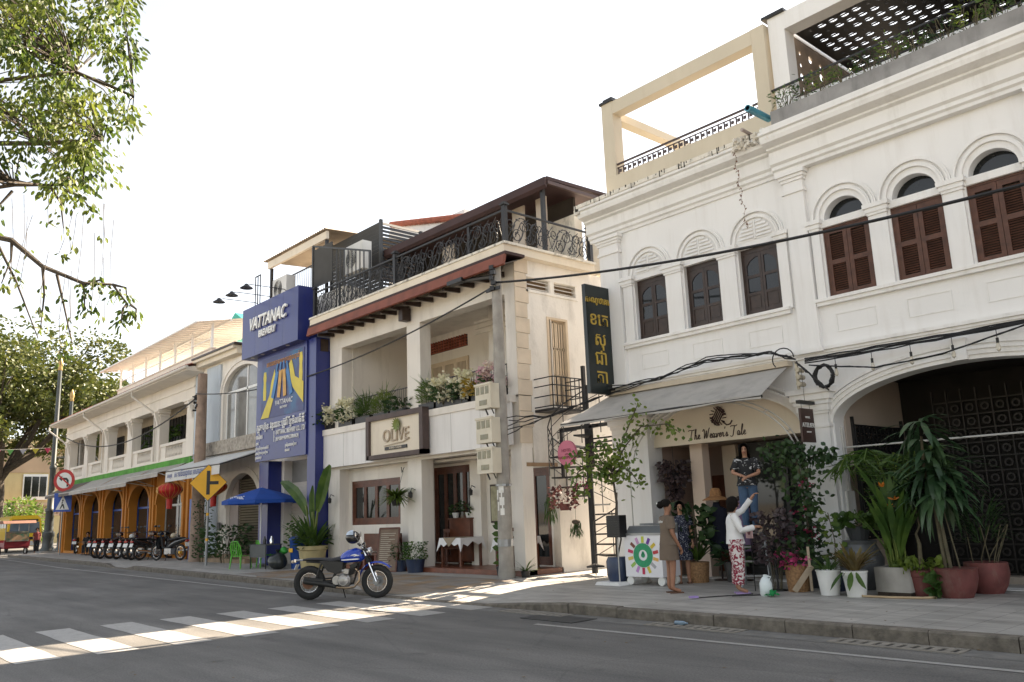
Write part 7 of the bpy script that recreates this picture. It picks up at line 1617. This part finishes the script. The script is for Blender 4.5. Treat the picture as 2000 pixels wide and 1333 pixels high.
t = plant('grey_pot_plant', 'leafy plant in a dark grey square pot inside the entrance', (-9.55, 14.05, Z)); MB().lathe([(.15, 0), (.22, .36), (.2, .36)], 4).build('pot', mat('pot_charcoal', (.07, .07, .07), .7, .15, 6), t); bushy(60, .25, .35, .7, .22, .1).build('foliage', leaf_b, t)
t = plant('purple_shrub', 'dark purple leaved shrub on a stand before the shop door', (-7.95, 12.95, Z)); MB().tube([(0, 0, 0), (0, 0, .5)], .02, 6).lathe([(.16, 0), (.16, .02), (0, .03)], 12).build('stand', black, t); bushy(420, .3, .45, 1.3, .11, .07).build('foliage', leaf_p, t, recalc=False); stems(MB(), 5, .15, 1.1, .008).build('stems', stemm, t)
t = thing('pink_card', 'small pink picture card in front of the purple shrub', 'card', (-8.2, 12.62, 1.02), R(-25)); MB().box(-.1, .1, -.006, .006, 0, .2).build('card', mat('card_pink', (.62, .4, .4), .6, .05, 4), t); MB().lathe([(0, 0), (.045, 0), (.045, .003), (0, .003)], 12, (0, -.009, .1), 'Y').build('motif', mat('card_dark', (.2, .06, .07), .6, .1, 4), t); MB().tube([(0, .02, -.86), (0, .02, .05)], .008, 5).build('stake', black, t)
t = plant('hanging_purple_plant', 'dark purple plant hanging in the left shop bay', (-11.2, 14.6, 1.95)); q = MB()
for _ in range(330): a = rnd.uniform(0, 6.283); z = rnd.uniform(-.2, .62); r_ = .3*math.sqrt(rnd.random())*(1 if z > .15 else .45+z); q.leaf((r_*math.cos(a), r_*math.sin(a), z), (math.cos(a), math.sin(a), rnd.uniform(-1, .2)), .12, .07, seg=2)
q.build('foliage', leaf_p, t, recalc=False); MB().tube([(0, 0, .3), (0, 0, 1.0)], .006, 4).lathe([(.05, .2), (.12, .35), (.11, .35)], 10).build('hanger', black, t)
t = plant('bougainvillea', 'arching bougainvillea tree in a blue pot beside the freezer cart', (-11.32, 12.75, Z)); pot(t, [(.17, 0), (.215, .12), (.22, .38), (.18, .46), (.16, .46)], potblue)
MB().tube([(0, 0, .4), (.02, .0, .9), (.06, .02, 1.5), (0, 0, 2.1)], [.035, .03, .025, .02], 7).tube([(0, 0, .4), (.1, .04, .8), (.02, .0, 1.2), (.1, 0, 1.7)], .016, 6).build('trunk', barkm, t, True)
q = MB(); tw_ = MB(); fl_ = MB()
bz = [[(0, 0, 2.1), (.3, .1, 2.6), (.7, .15, 2.95), (1.3, .2, 2.95), (1.6, .2, 2.75)], [(0, 0, 2.1), (.35, .05, 2.8), (.6, .1, 3.25), (.7, .1, 3.4)], [(0, 0, 2.1), (-.4, -.05, 2.5), (-.85, -.1, 2.5), (-1.15, -.1, 2.3)], [(0, 0, 1.9), (-.3, -.05, 2.1), (-.6, -.1, 1.95), (-.75, -.1, 1.6)], [(0, 0, 2.0), (.35, -.1, 2.2), (.6, -.1, 2.05), (.8, -.1, 1.8)], [(0, 0, 2.1), (-.15, 0, 2.6), (-.3, 0, 2.8)], [(0, 0, 2.0), (-.5, -.05, 2.35), (-.85, -.1, 2.15), (-.95, -.1, 1.8)]]
for b_ in bz:
    tw_.tube(b_, [.014]*(len(b_)-1)+[.005], 5)
    for i in range(1, len(b_)):
        for _ in range(24):
            c_ = Vector(b_[i-1]).lerp(Vector(b_[i]), rnd.random())+Vector((rnd.gauss(0, .1), rnd.gauss(0, .1), rnd.gauss(0, .09))); q.leaf(c_, (rnd.uniform(-1, 1), rnd.uniform(-1, 1), rnd.uniform(-1, .4)), rnd.uniform(.07, .13), .07, seg=2)
    for _ in range(30): c_ = Vector((rnd.gauss(0, .25), rnd.gauss(0, .15), 2.25+rnd.gauss(0, .22))); q.leaf(c_, (rnd.uniform(-1, 1), rnd.uniform(-1, 1), rnd.uniform(-1, .4)), rnd.uniform(.07, .13), .07, seg=2)
for cx, cz, n in ((-.72, 1.85, 16), (-.8, 2.05, 8)):
    for _ in range(n): fl_.leaf((cx+rnd.gauss(0, .1), -.1+rnd.gauss(0, .05), cz+rnd.gauss(0, .08)), (rnd.uniform(-1, 1), -1, rnd.uniform(-1, 1)), .055, .045, seg=1)
tw_.build('branches', barkm, t); q.build('foliage', leaf_c, t, recalc=False); fl_.build('flowers', petal_m, t, kind='stuff')
t = thing('planter_plinth', 'low white sloping concrete plinth under the blue pot', 'plinth', (-11.35, 12.85, Z), R(0)); MB().ext([(-.3, 0), (.34, 0), (.3, .06), (-.25, .06)], -.42, .55).build('slab', white, t); MATS
for o_ in [o for o in COL.objects if o.name.startswith('bougainvillea')]: o_.location.z = Z+.06
t = thing('wall_speaker', 'black corrugated box on a pole above the blue pot', 'speaker', (-11.15, 12.6, Z)); MB().box(-.17, .17, -.1, .1, .9, 1.32).build('case', black, t); q = MB()
for k_ in range(9): q.box(-.165, .165, -.112, -.1, .92+k_*.044, .945+k_*.044)
q.build('ribs', dblack, t); MB().tube([(0, 0, 0), (0, 0, .9)], .012, 6).build('pole', tubeg, t)
# freezer cart
t = thing('freezer_cart', 'white wheeled ice cream freezer with green emblem and colourful lollies', 'freezer', (-10.62, 12.95, Z), R(3)); frz = mat('freezer_white', (.78, .77, .8), .35, .03, 3)
MB().box(-.43, .43, -.26, .3, .16, .95).build('cabinet', frz, t); MB().ext([(-.26, .95), (.3, .95), (.3, 1.12), (-.1, 1.1)], -.41, .41, 'yz').build('glass_lid', mat('lid_glass', (.16, .17, .18), .08, .1, 3, spec=.8), t)
MB().box(-.44, .44, -.27, -.24, .93, .97).box(-.44, .44, .28, .31, .95, 1.14).build('lid_rim', greymet, t)
for x, y in ((-.36, -.2), (.36, -.2), (-.36, .24), (.36, .24)):
    w_ = MB().lathe([(.03, -.03), (.08, -.03), (.085, 0), (.08, .03), (.03, .03)], 14, (0, 0, 0), 'Y').build('caster', potwhite, t, True); w_.location = (x, y, .085)
def disc(r0, r1, y): return MB().strip(ell(0, .56, r0, r0, 0, 2*math.pi, 32), ell(0, .56, r1, r1, 0, 2*math.pi, 32), y-.003, y)
disc(.1, .225, -.263).build('green_ring', mat('emblem_ring', (.01, .28, .12), .4, .15, 20), t); disc(.001, .045, -.263).build('emblem_centre', MATS['emblem_ring'], t); MB().ext([(-.03, .56), (.03, .56), (.02, .63), (-.02, .63)], -.266, -.263).build('lolly_emblem', MATS['emblem_ring'], t)
cols = [(.5, .03, .04), (.6, .45, .03), (.13, .03, .3), (.5, .55, .05), (.55, .3, .5), (.18, .05, .03), (.55, .02, .1), (.65, .5, .1), (.3, .5, .1), (.5, .25, .55), (.5, .02, .08), (.6, .5, .05), (.4, .4, .42), (.7, .4, .1)]
for i, c_ in enumerate(cols):
    a = 2*math.pi*i/14+.2; q = MB(); q.obox((.3*math.cos(a), -.2635, .56+.29*math.sin(a)), (.12, .005, .06), 0, 0, -a); q.build('lolly_print', mat('lolly%d' % i, c_, .4, .1, 10), t)
# pavement odds and ends
t = thing('water_jug', 'translucent white plastic jug standing on the pavement', 'jug', (-7.66, 12.12, Z)); MB().lathe([(.08, 0), (.1, .03), (.1, .2), (.06, .28), (.03, .3), (.03, .33), (0, .33)], 16).build('body', mat('jug_white', (.66, .72, .72), .3, .05, 5), t, True); MB().tube([(.07, 0, .25), (.1, 0, .3), (.03, 0, .31)], .012, 6).build('handle', MATS['jug_white'], t)
t = thing('green_bag', 'crumpled green plastic at the foot of the white jug', 'plastic bag', (-7.5, 12.05, Z)); q = MB()
for _ in range(24): q.leaf((rnd.gauss(0, .05), rnd.gauss(0, .04), .02+rnd.random()*.04), (rnd.uniform(-1, 1), rnd.uniform(-1, 1), rnd.uniform(0, .6)), .09, .07, seg=1)
q.build('sheet', mat('plastic_green', (.02, .3, .09), .3, .2, 12, translucent=.3), t)
t = thing('broom', 'dark pole with lilac head lying on the pavement', 'broom', (-8.2, 11.7, Z+.015), R(62)); MB().tube([(-.45, 0, .0), (.55, .02, .0)], .009, 5).build('handle', black, t); MB().obox((-.5, 0, .015), (.14, .07, .03)).build('head', mat('lilac_plastic', (.35, .25, .55), .5, .05, 5), t)
tag(MB().tube([(-.2, 0, 0), (.12, .02, .0), (.28, .1, 0)], .009, 5).build('short_rod', black), 'short dark rod on the pavement near the lilac broom', 'rod', None, (-7.95, 11.95, Z+.01), R(40))
tag(MB().tube([(-6.5, 12.75, Z+.02), (-6.3, 12.58, Z+.02), (-5.9, 12.6, Z+.02), (-5.5, 12.7, Z+.02), (-5.35, 12.85, Z+.02)], .017, 7).build('garden_hose', mat('hose', (.45, .33, .2), .6, .1, 5), smooth=True), 'pale orange hose lying before the concrete planter', 'hose')
tag(MB().obox((0, 0, .2), (.5, .02, .09), 0, 0, R(-52)).obox((.12, 0, .35), (.04, .03, .7)).build('wooden_prop', mat('prop_wood', (.45, .36, .26), .8, .15, 6)), 'slanted pale board leaning beside the magenta basket', 'board', None, (-7.42, 12.85, Z+.02), R(40))
tag(MB().lathe([(.012, 0), (.03, .02), (.03, .15), (.013, .19), (.013, .21)], 10, (0, 0, 0), 'X').build('plastic_bottle', mat('bottle_pet', (.35, .5, .65), .1, .2, 20, trans=.5), smooth=True), 'clear crushed plastic bottle lying in the gutter', 'bottle', None, (-7.55, 9.6, .035), R(5))
lit = MB()
for _ in range(60): x = rnd.uniform(-16, -2); y = rnd.uniform(2.5, 12.3); lit.leaf((x, y, .165 if y > 10 else .012), (rnd.uniform(-1, 1), rnd.uniform(-1, 1), .05), rnd.uniform(.04, .08), .035, up=(0, 0, 1), seg=1)
lit.build('fallen_leaves', mat('dry_leaf', (.14, .09, .04), .9, .4, 3), kind='stuff')
# ---------------------------------------------------------------- restaurant terrace
t = thing('menu_board', 'leaning brown menu board covered in chalk lines on the pavement', 'menu board', (-19.75, 12.95, Z), R(32))
q = MB().obox((0, 0, .56), (.56, .03, 1.16), 0, R(-14)); q.build('panel', mat('menu_brown', (.2, .14, .1), .7, .1, 6), t)
q = MB()
for s_ in (-1, 1): q.obox((s_*.29, 0, .56), (.04, .045, 1.2), 0, R(-14))
for z in (.0, 1.13): q.obox((0, (z-.56)*.245*1.0, z+.02), (.6, .045, .04), 0, R(-14))
q.build('frame', redwood, t)
q = MB()
for i in range(17): z = .18+.052*i; w_ = rnd.uniform(.2, .44); q.obox((-.23+w_/2, (z-.56)*.245-.019, z), (w_, .003, .014), 0, R(-14))
q.build('menu_lines', mat('chalk', (.5, .46, .38), .8, .1, 6), t); q = MB()
for s_ in (-1, 1): q.tube([(s_*.27, .12, 1.1), (s_*.27, .5, 0)], .016, 5)
q.build('rear_leg', darkwood, t)
clothw = mat('tablecloth_white', (.75, .74, .74), .85, .04, 6); clotht = mat('tablecloth_taupe', (.3, .24, .17), .85, .08, 6)
def dining(label, loc, rz, lbc):
    t = thing('dining_table', label, 'table', loc, rz, 'restaurant terrace tables'); MB().box(-.4, .4, -.4, .4, .7, .735).build('tabletop', redwood, t)
    for x in (-.35, .35):
        for y in (-.35, .35): MB().box(x-.03, x+.03, y-.03, y+.03, 0, .7).build('leg', redwood, t)
    c_ = thing('tablecloth', lbc, 'tablecloth', Vector(loc)+Vector((0, 0, .737)), rz, 'cloths on the terrace tables'); q = MB()
    for k_ in range(4):
        m4 = Matrix.Rotation(k_*math.pi/2, 3, 'Z'); q.add([m4 @ Vector(v) for v in ((-.41, -.41, .004), (.41, -.41, .004), (.41, -.42, -.12), (.2, -.44, -.2), (0, -.43, -.1), (-.2, -.45, -.22), (-.41, -.42, -.12))], [(0, 1, 2, 3, 4, 5, 6)])
        q.add([m4 @ Vector(v) for v in ((.41, -.41, .0), (.415, -.3, -.1), (.47, -.47, -.36), (.3, -.415, -.1))], [(0, 1, 2), (0, 2, 3)])
    q.build('white_cloth', clothw, c_); MB().add([(-.42, 0, .01), (0, -.42, .01), (.42, 0, .01), (0, .42, .01)], [(0, 1, 2, 3)]).add([(-.25, -.422, .008), (.25, -.422, .008), (0, -.452, -.22)], [(0, 1, 2)]).build('taupe_cloth', clotht, c_)
dining('square restaurant table under a white cloth in the middle bay', (-17.85, 14.0, .27), R(5), 'white and taupe cloth on the middle bay table')
dining('restaurant table with white cloth behind the side opening', (-15.65, 14.0, .27), R(10), 'white cloth hanging over the table behind the side opening')
def chair(label, loc, rz):
    t = thing('dining_chair', label, 'chair', loc, rz, 'dark wood terrace chairs'); MB().box(-.22, .22, -.22, .22, .42, .46).build('seat', redwood, t); q = MB().box(-.22, .22, .18, .22, .86, .95)
    for k_ in range(5): q.box(-.2+k_*.09, -.17+k_*.09, .19, .21, .46, .86)
    q.build('backrest', redwood, t)
    for x in (-.2, .2):
        for y in (-.2, .2): MB().box(x-.02, x+.02, y-.02, y+.02, 0, .42 if y < 0 else .9).build('leg', redwood, t)
chair('dark wooden chair left of the middle bay table', (-18.55, 14.25, .27), R(60)); chair('dark wooden chair behind the side opening table', (-16.25, 14.2, .27), R(40)); chair('dark wooden chair nearest the corner column', (-15.2, 13.9, .27), R(-120))
t = thing('sideboard', 'dark wooden sideboard with white pots by the restaurant door', 'sideboard', (-18.3, 14.45, .27)); MB().box(-.45, .45, -.15, .15, .1, 1.2).build('cabinet', redwood, t); MB().box(-.48, .48, -.17, .17, 1.2, 1.24).build('top', redwood, t)
for x in (-.3, .28):
    p_ = plant('bowl_plant', 'green plant in white bowl at the %s end of the sideboard' % ('left' if x < 0 else 'right'), (-18.3+x, 14.42, 1.51)); pot(p_, [(.07, 0), (.11, .14), (.1, .14)], potwhite, 12); bushy(50, .14, .12, .4, .15, .06).build('foliage', leaf_b, p_)
t = thing('wooden_bench', 'dark brown bench with slatted back below the restaurant window', 'bench', (-20.9, 13.3, Z)); MB().box(-.95, .95, -.25, .2, .42, .47).build('seat', redwood, t); MB().box(-.95, .95, .2, .25, .5, 1.0).build('backrest', redwood, t)
for x in (-.85, -.3, .3, .85): MB().box(x-.05, x+.05, -.22, .2, 0, .42).build('leg', mat('bench_red', (.14, .03, .015), .45, .2, 5), t)
t = plant('boxwood_pot', 'clipped green bush in a dark blue pot by the middle column', (-18.75, 13.15, Z)); pot(t, [(.2, 0), (.26, .32), (.27, .34), (.25, .34)], potblue); bushy(420, .3, .32, .78, .07, .04).build('foliage', leaf_a, t, recalc=False)
t = plant('small_pot_plant', 'small dark bush in blue pot between board and column', (-19.55, 13.2, Z)); pot(t, [(.17, 0), (.2, .3), (.18, .3)], potblue); bushy(260, .25, .3, .75, .08, .04).build('foliage', leaf_b, t, recalc=False)
t = plant('leafy_pot', 'broad leaved plant at the foot of the electric pole, street side', (-15.3, 13.2, Z)); pot(t, [(.12, 0), (.15, .22), (.14, .22)], mat('pot_dark', (.03, .03, .03), .6, .2, 5)); MB().tube([(0, 0, .2), (-.05, 0, .7), (.02, 0, 1.2)], .012, 5).build('stem', stemm, t); q = MB()
for z in (.3, .45, .62, .8, .95, 1.1, 1.2):
    for _ in range(3): a = rnd.uniform(0, 6.283); q.leaf((0, 0, z), (math.cos(a), math.sin(a), .2), .22, .14, seg=3)
q.build('foliage', leaf_a, t)
t = plant('fern_tuft', 'small green fern on the right of the electric pole foot', (-14.5, 13.2, Z)); pot(t, [(.09, 0), (.11, .14), (.1, .14)], MATS['pot_dark']); strap_leaves(MB(), 40, .12, .34, .03, 1.6, .03, .6).build('foliage', leaf_a, t)
t = plant('hanging_fern', 'yellow green fern hanging by the middle restaurant column', (-19.55, 13.1, 1.9)); MB().lathe([(.1, 0), (.15, .22), (.14, .22)], 14).build('pot', black, t); q = MB()
for _ in range(230):
    a = rnd.uniform(0, 6.283); l = rnd.uniform(.3, .55); q.leaf((.05*math.cos(a), .05*math.sin(a), .22), (math.cos(a), math.sin(a), rnd.uniform(.0, 1.6)), l, .05, up=(0, 0, 1), bend=.6, seg=4)
q.build('fronds', leaf_c, t, recalc=False); MB().tube([(0, 0, .2), (0, .25, .95)], .006, 4).tube([(0, .28, 1.05), (0, .2, .9), (.05, .15, 1.05)], .012, 5).build('hanger', black, t)
for i, (x, lb) in enumerate(((-23.35, 'wall lantern on the left restaurant column'), (-17.7, 'wall lantern beside the restaurant door'), (-19.0, 'scroll hook bracket on the middle restaurant column'))):
    t = thing('wall_lantern', lb, 'lantern', (x, 13.36 if i != 1 else 14.4, 2.3), 0); MB().tube([(0, 0, 0), (0, -.12, .05), (0, -.16, -.05)], .012, 5).build('bracket', black, t); MB().lathe([(.0, -.22), (.05, -.2), (.06, -.08), (.03, -.05), (0, -.02)], 8, (0, -.16, 0)).build('lantern', black, t)
# balcony planting
fl_specs = [(-23.85, 'cream flowers at the far left end of the restaurant balcony', 'w'), (-22.6, 'large cream flower cluster left of the hanging sign', 'w'), (-21.6, 'feathery green plant on the balcony left of the OLIVE sign', 'g'), (-20.6, 'feathery green plant right above the OLIVE sign', 'g'), (-19.7, 'dark leafy plant left of the balcony column', 'd'), (-18.3, 'light green feathery plant right of the balcony column', 'g'), (-17.6, 'tall cream flowers right of the balcony column', 'w'), (-16.8, 'cream flowers in the middle of the right balcony bay', 'w'), (-16.15, 'yellowing leafy plant in the right balcony bay', 'y'), (-15.55, 'pink and cream flowers beside the electric pole', 'p')]
for x, lb, kd in fl_specs:
    t = plant('balcony_plant', lb, (x, 13.42, 4.39), 'plant', 'flower pots along the restaurant balcony'); MB().box(-.4, .4, -.13, .13, .0, .2).build('trough', black, t)
    if kd == 'g':
        q = MB()
        for _ in range(520): a = rnd.uniform(0, 6.283); r_ = rnd.uniform(0, .42); q.leaf((r_*math.cos(a), r_*math.sin(a)*.5-.05, .2+rnd.uniform(0, .65)*(1-r_)), (math.cos(a), math.sin(a), rnd.uniform(.0, 1)), .17, .02, seg=1)
        for _ in range(12): a = rnd.uniform(0, 6.283); q.leaf((0, 0, .3), (math.cos(a)*.5, math.sin(a)*.3, 1), .85, .03, seg=3, bend=.4)
        q.build('foliage', leaf_c if x > -21 else leaf_a, t, recalc=False)
    else:
        q = bushy(150, .4, .15, .55, .17, .07); q.build('foliage', leaf_y if kd == 'y' else leaf_b, t)
        stems(MB(), 8, .3, .5, .008).build('stems', stemm, t)
    if kd in 'wp':
        q = MB()
        for (cx, cz) in [(rnd.uniform(-.42, .42), rnd.uniform(.2, .8)) for _ in range(13)]:
            for _ in range(44): q.leaf((cx+rnd.gauss(0, .07), -.14+rnd.gauss(0, .06), cz+rnd.gauss(0, .055)), (rnd.uniform(-1, 1), rnd.uniform(-1, .3), rnd.uniform(-.5, 1)), .09, .075, seg=1)
        q.build('blossom', petal_w if kd == 'w' else leafmat('petal_pink', (.6, .3, .42), (.75, .65, .55), .3), t, recalc=False)
q = MB().box(-23.4, -15.1, 13.55, 13.57, 5.2, 5.23).box(-23.4, -15.1, 13.55, 13.57, 4.45, 4.47)
for i in range(84): q.box(-23.4+i*.1, -23.385+i*.1, 13.555, 13.565, 4.4, 5.2)
tag(q.build('balcony_railing', iron), 'thin black railing behind the flowers on the restaurant balcony', 'railing')
# alley plants
for (x, y, z, lb, m_, l) in ((-14.5, 14.1, 1.95, 'long green trailing plant hanging beside the restaurant side door', leaf_a, .8), (-13.95, 14.35, 1.3, 'small trailing air plant hung in the alley', leaf_b, .35)):
    t = plant('trailing_plant', lb, (x, y, z)); q = MB()
    for _ in range(150): a = rnd.uniform(0, 6.283); r_ = .14*rnd.random(); q.leaf((r_*math.cos(a), r_*math.sin(a), rnd.uniform(-l*.6, .05)), (math.cos(a)*.25, math.sin(a)*.25, -1), rnd.uniform(.2, .35)*max(.6, l), .02, seg=1)
    q.build('foliage', m_, t, recalc=False); MB().ball((0, 0, .03), (.1, .1, .06), 10, 6).build('root_ball', barkm, t); MB().tube([(0, 0, .05), (0, 0, .5)], .004, 4).build('cord', black, t)
t = plant('coleus_plant', 'dark red leafy plant on the spiral stair', (-13.95, 14.0, 1.75)); bushy(260, .3, -.1, .4, .09, .06).build('foliage', mat('leaf_red', (.08, .025, .025), .6, .2, 3, col2=(.2, .08, .07), translucent=.2), t, recalc=False); pot(t, [(.1, -.15), (.14, .0), (.13, .0)], potred, 12)
# roof planter shrubs
for i in range(15):
    x = -7.45+.42*i+rnd.uniform(-.05, .05); t = plant('trough_shrub', ('%s leggy green shrub from the left in the grey rooftop trough' % ('first', 'second', 'third', 'fourth', 'fifth', 'sixth', 'seventh', 'eighth', 'ninth', 'tenth', 'eleventh', 'twelfth', 'thirteenth', 'fourteenth', 'fifteenth')[i]), (x, 14.05, 9.0), 'shrub', 'shrubs in the rooftop trough'); stems(MB(), 12, .2, .4, .006, .14).build('stems', stemm, t); bushy(80, .24, .15, .46+.08*math.sin(i*1.7), .1, .028).build('foliage', (leaf_a, leaf_b, leaf_c)[i % 3], t)
# ---------------------------------------------------------------- street café corner before the blue shopfront
t = thing('blue_parasol', 'blue market umbrella in front of the arched doorway', 'umbrella', (-26.95, 12.65, Z)); q = MB(); n = 8; top = (0, 0, 2.6)
R_ = 1.28; vs = [top]+[(R_*math.cos(2*math.pi*i/n+.2), R_*math.sin(2*math.pi*i/n+.2), 2.17) for i in range(n)]+[(.62*R_*math.cos(2*math.pi*i/n+.2), .62*R_*math.sin(2*math.pi*i/n+.2), 2.36) for i in range(n)]
fs = [(0, n+1+i, n+1+(i+1) % n) for i in range(n)]+[(n+1+i, 1+i, 1+(i+1) % n, n+1+(i+1) % n) for i in range(n)]
q.add(vs, fs); q.build('canopy', mat('parasol_blue', (.02, .09, .42), .8, .08, 3, translucent=.25), t)
q = MB(); [q.add([vs[1+i], vs[1+(i+1) % n], (vs[1+(i+1) % n][0], vs[1+(i+1) % n][1], 2.05), (vs[1+i][0], vs[1+i][1], 2.05)], [(0, 1, 2, 3)]) for i in range(n)]; q.build('valance', MATS['parasol_blue'], t)
MB().cyl((0, 0, 0), (0, 0, 2.6), .02, n=8).build('pole', lettw, t); MB().lathe([(.22, 0), (.22, .08), (.05, .12)], 14).build('base', concrete, t)
q = MB(); [q.tube([(0, 0, 2.1), (vs[1+i][0]*.95, vs[1+i][1]*.95, 2.17)], .008, 4) for i in range(n)]; q.build('ribs', greymet, t)
text('VATTANAC', .16, lettw, t, (.35, -1.0, 2.24), (R(70), 0, .2), .002, xs=.9)
gch = mat('green_plastic', (.10, .42, .03), .4, .06, 4)
def plastic_chair(label, loc, rz):
    t = thing('plastic_chair', label, 'chair', loc, rz, 'green plastic chairs'); MB().surf([[(x, y, .42-.02*math.cos(x*6)) for x in (-.21, -.1, 0, .1, .21)] for y in (-.22, 0, .2)]).build('seat', gch, t, True).modifiers.new('s', 'SOLIDIFY').thickness = .02
    q = MB()
    for k_ in range(5): x = -.16+.08*k_; q.tube([(x, .2, .43), (x*1.05, .26, .65), (x*.95, .28, .82)], .017, 5)
    q.tube([(-.22, .18, .42), (-.22, .25, .7), (-.12, .28, .86), (.12, .28, .86), (.22, .25, .7), (.22, .18, .42)], .02, 6); q.build('backrest', gch, t, True)
    for x, y in ((-.2, -.2), (.2, -.2), (-.2, .2), (.2, .2)): MB().tube([(x, y, .42), (x*1.2, y*1.2, 0)], [.028, .018], 6).build('leg', gch, t)
plastic_chair('green plastic chair seen from behind beside the folding table', (-26.75, 11.9, Z), R(200)); plastic_chair('green plastic chair tucked further behind the folding table', (-26.2, 12.5, Z), R(170))
t = thing('folding_table', 'dark folding table under the blue umbrella', 'table', (-25.9, 12.35, Z), R(5)); MB().box(-.5, .5, -.3, .3, .72, .75).build('tabletop', mat('table_grey', (.08, .085, .085), .6, .15, 4), t)
for x in (-.46, .46):
    for y in (-.27, .27): MB().box(x-.014, x+.014, y-.014, y+.014, 0, .72).build('leg', dblack, t)
MB().box(-.48, .48, -.29, -.285, .35, .72).build('modesty_panel', MATS['table_grey'], t)
for i, x in enumerate((-.2, .3)): tag(MB().lathe([(.05, 0), (.06, .12), (.03, .2), (.02, .25)], 10).build('kettle', (mat('kettle_dark', (.04, .04, .045), .3, .2, 5), chrome)[i], smooth=True), ('dark kettle on the folding table', 'shiny kettle at the right end of the folding table')[i], 'kettle', None, (-25.9+x, 12.4, Z+.75))
t = thing('blue_bin', 'tall blue plastic waste bin beside the banana planter', 'bin', (-24.45, 12.75, Z)); MB().lathe([(.22, 0), (.28, .85), (.3, .87), (.3, .92), (.2, .97), (.0, .98)], 18).build('body', bluepl, t, True); MB().box(-.12, .12, -.275, -.262, .5, .62).build('label', yellowp, t); MB().tube([(-.15, 0, .97), (-.15, 0, 1.02), (.15, 0, 1.02), (.15, 0, .97)], .015, 5).build('handle', bluepl, t)
t = thing('rubbish_bag', 'full black rubbish bag leaning against the blue bin', 'rubbish bag', (-24.85, 12.25, Z)); q = MB().ball((0, 0, .24), (.34, .28, .26), 18, 12); q.v = [(x*(1+.07*math.sin(9*z+5*x)), y*(1+.09*math.sin(8*x+z*7)), max(0, z*(1+.06*math.sin(11*x+6*y)))) for x, y, z in q.v]; q.lathe([(.06, .45), (.03, .5), (.09, .6), (.02, .58)], 10); q.build('sack', mat('bag_black', (.02, .024, .024), .28, .2, 6), t, True)
t = thing('green_bag', 'bright green plastic bag on top of the black rubbish bag', 'plastic bag', (-24.95, 12.45, Z+.45)); q = MB().ball((0, 0, .08), (.26, .16, .1), 14, 8); q.v = [(x, y, z*(1+.3*math.sin(15*x+9*y))) for x, y, z in q.v]; q.build('sack', mat('bag_green', (.05, .35, .05), .4, .15, 6), t, True)
t = plant('banana_plant', 'large banana plant with two tall leaves in a yellow planter', (-23.75, 12.85, Z)); pot(t, [(.34, 0), (.42, .55), (.46, .57), (.46, .68), (.42, .68)], mat('planter_yellow', (.42, .35, .18), .7, .12, 4)); MB().tube([(0, 0, .6), (.02, 0, 1.2), (0, 0, 1.7)], [.1, .08, .05], 8).tube([(.08, 0, .6), (.2, 0, 1.3), (.35, 0, 2.0)], [.05, .04, .025], 7).tube([(-.1, 0, .6), (-.3, 0, 1.4), (-.45, 0, 1.9)], [.05, .035, .025], 7).build('stalk', leafmat('stalk_green', (.12, .17, .03), (.2, .24, .05), .2), t, True)
def banana_leaf(pts, W_):
    q = MB(); P_ = [Vector(p_) for p_ in pts]; n = len(P_); rows = []
    for i, p_ in enumerate(P_):
        d_ = (P_[min(n-1, i+1)]-P_[max(0, i-1)]).normalized(); sd = d_.cross(Vector((.6, -.75, .2))).normalized(); w_ = W_*math.sin(math.pi*min(.97, .06+i/(n-1)*.93))**.6
        up = sd.cross(d_); rows.append([p_-sd*w_+up*.06*w_/W_, p_, p_+sd*w_+up*.06*w_/W_])
    return q.surf(rows)
q = banana_leaf([(.3, 0, 1.7), (.5, 0, 2.1), (.75, -.02, 2.5), (1.0, -.05, 2.85), (1.2, -.08, 3.05)], .2); bl = banana_leaf([(-.35, 0, 1.6), (-.65, 0, 2.0), (-1.1, -.03, 2.35), (-1.6, -.06, 2.6), (-2.0, -.08, 2.72)], .17)
q.add(bl.v, bl.f); b3 = banana_leaf([(0, 0, 1.2), (-.02, 0, 1.7), (-.04, 0, 2.2), (-.02, 0, 2.5)], .1); q.add(b3.v, b3.f); q.build('large_leaves', leaf_a, t)
strap_leaves(MB(), 60, .62, 1.1, .1, .75, .15, .35, 5).build('lower_foliage', leaf_a, t); bushy(90, .45, .6, 1.1, .3, .06).build('undergrowth', leaf_b, t)
t = plant('lime_shrub', 'light leafy shrub behind the blue bin', (-25.3, 13.3, Z)); bushy(220, .5, .5, 1.5, .16, .08).build('foliage', leaf_a, t); stems(MB(), 8, .3, 1.2, .012).build('stems', stemm, t)
t = plant('doorway_hedge', 'dark green bush on steps in front of the arched doorway', (-31.2, 13.3, Z)); bushy(420, .9, .2, 1.35, .2, .1).build('foliage', leaf_b, t, recalc=False); stems(MB(), 8, .5, 1.0, .015).build('stems', stemm, t)
t = plant('pole_shrub', 'tall thin shrub beside the brown concrete pole', (-33.3, 13.2, Z)); bushy(300, .32, .2, 2.4, .12, .06).build('foliage', leaf_b, t, recalc=False); stems(MB(), 6, .15, 2.2, .012).build('stems', stemm, t)
SPLIT_DONE = True
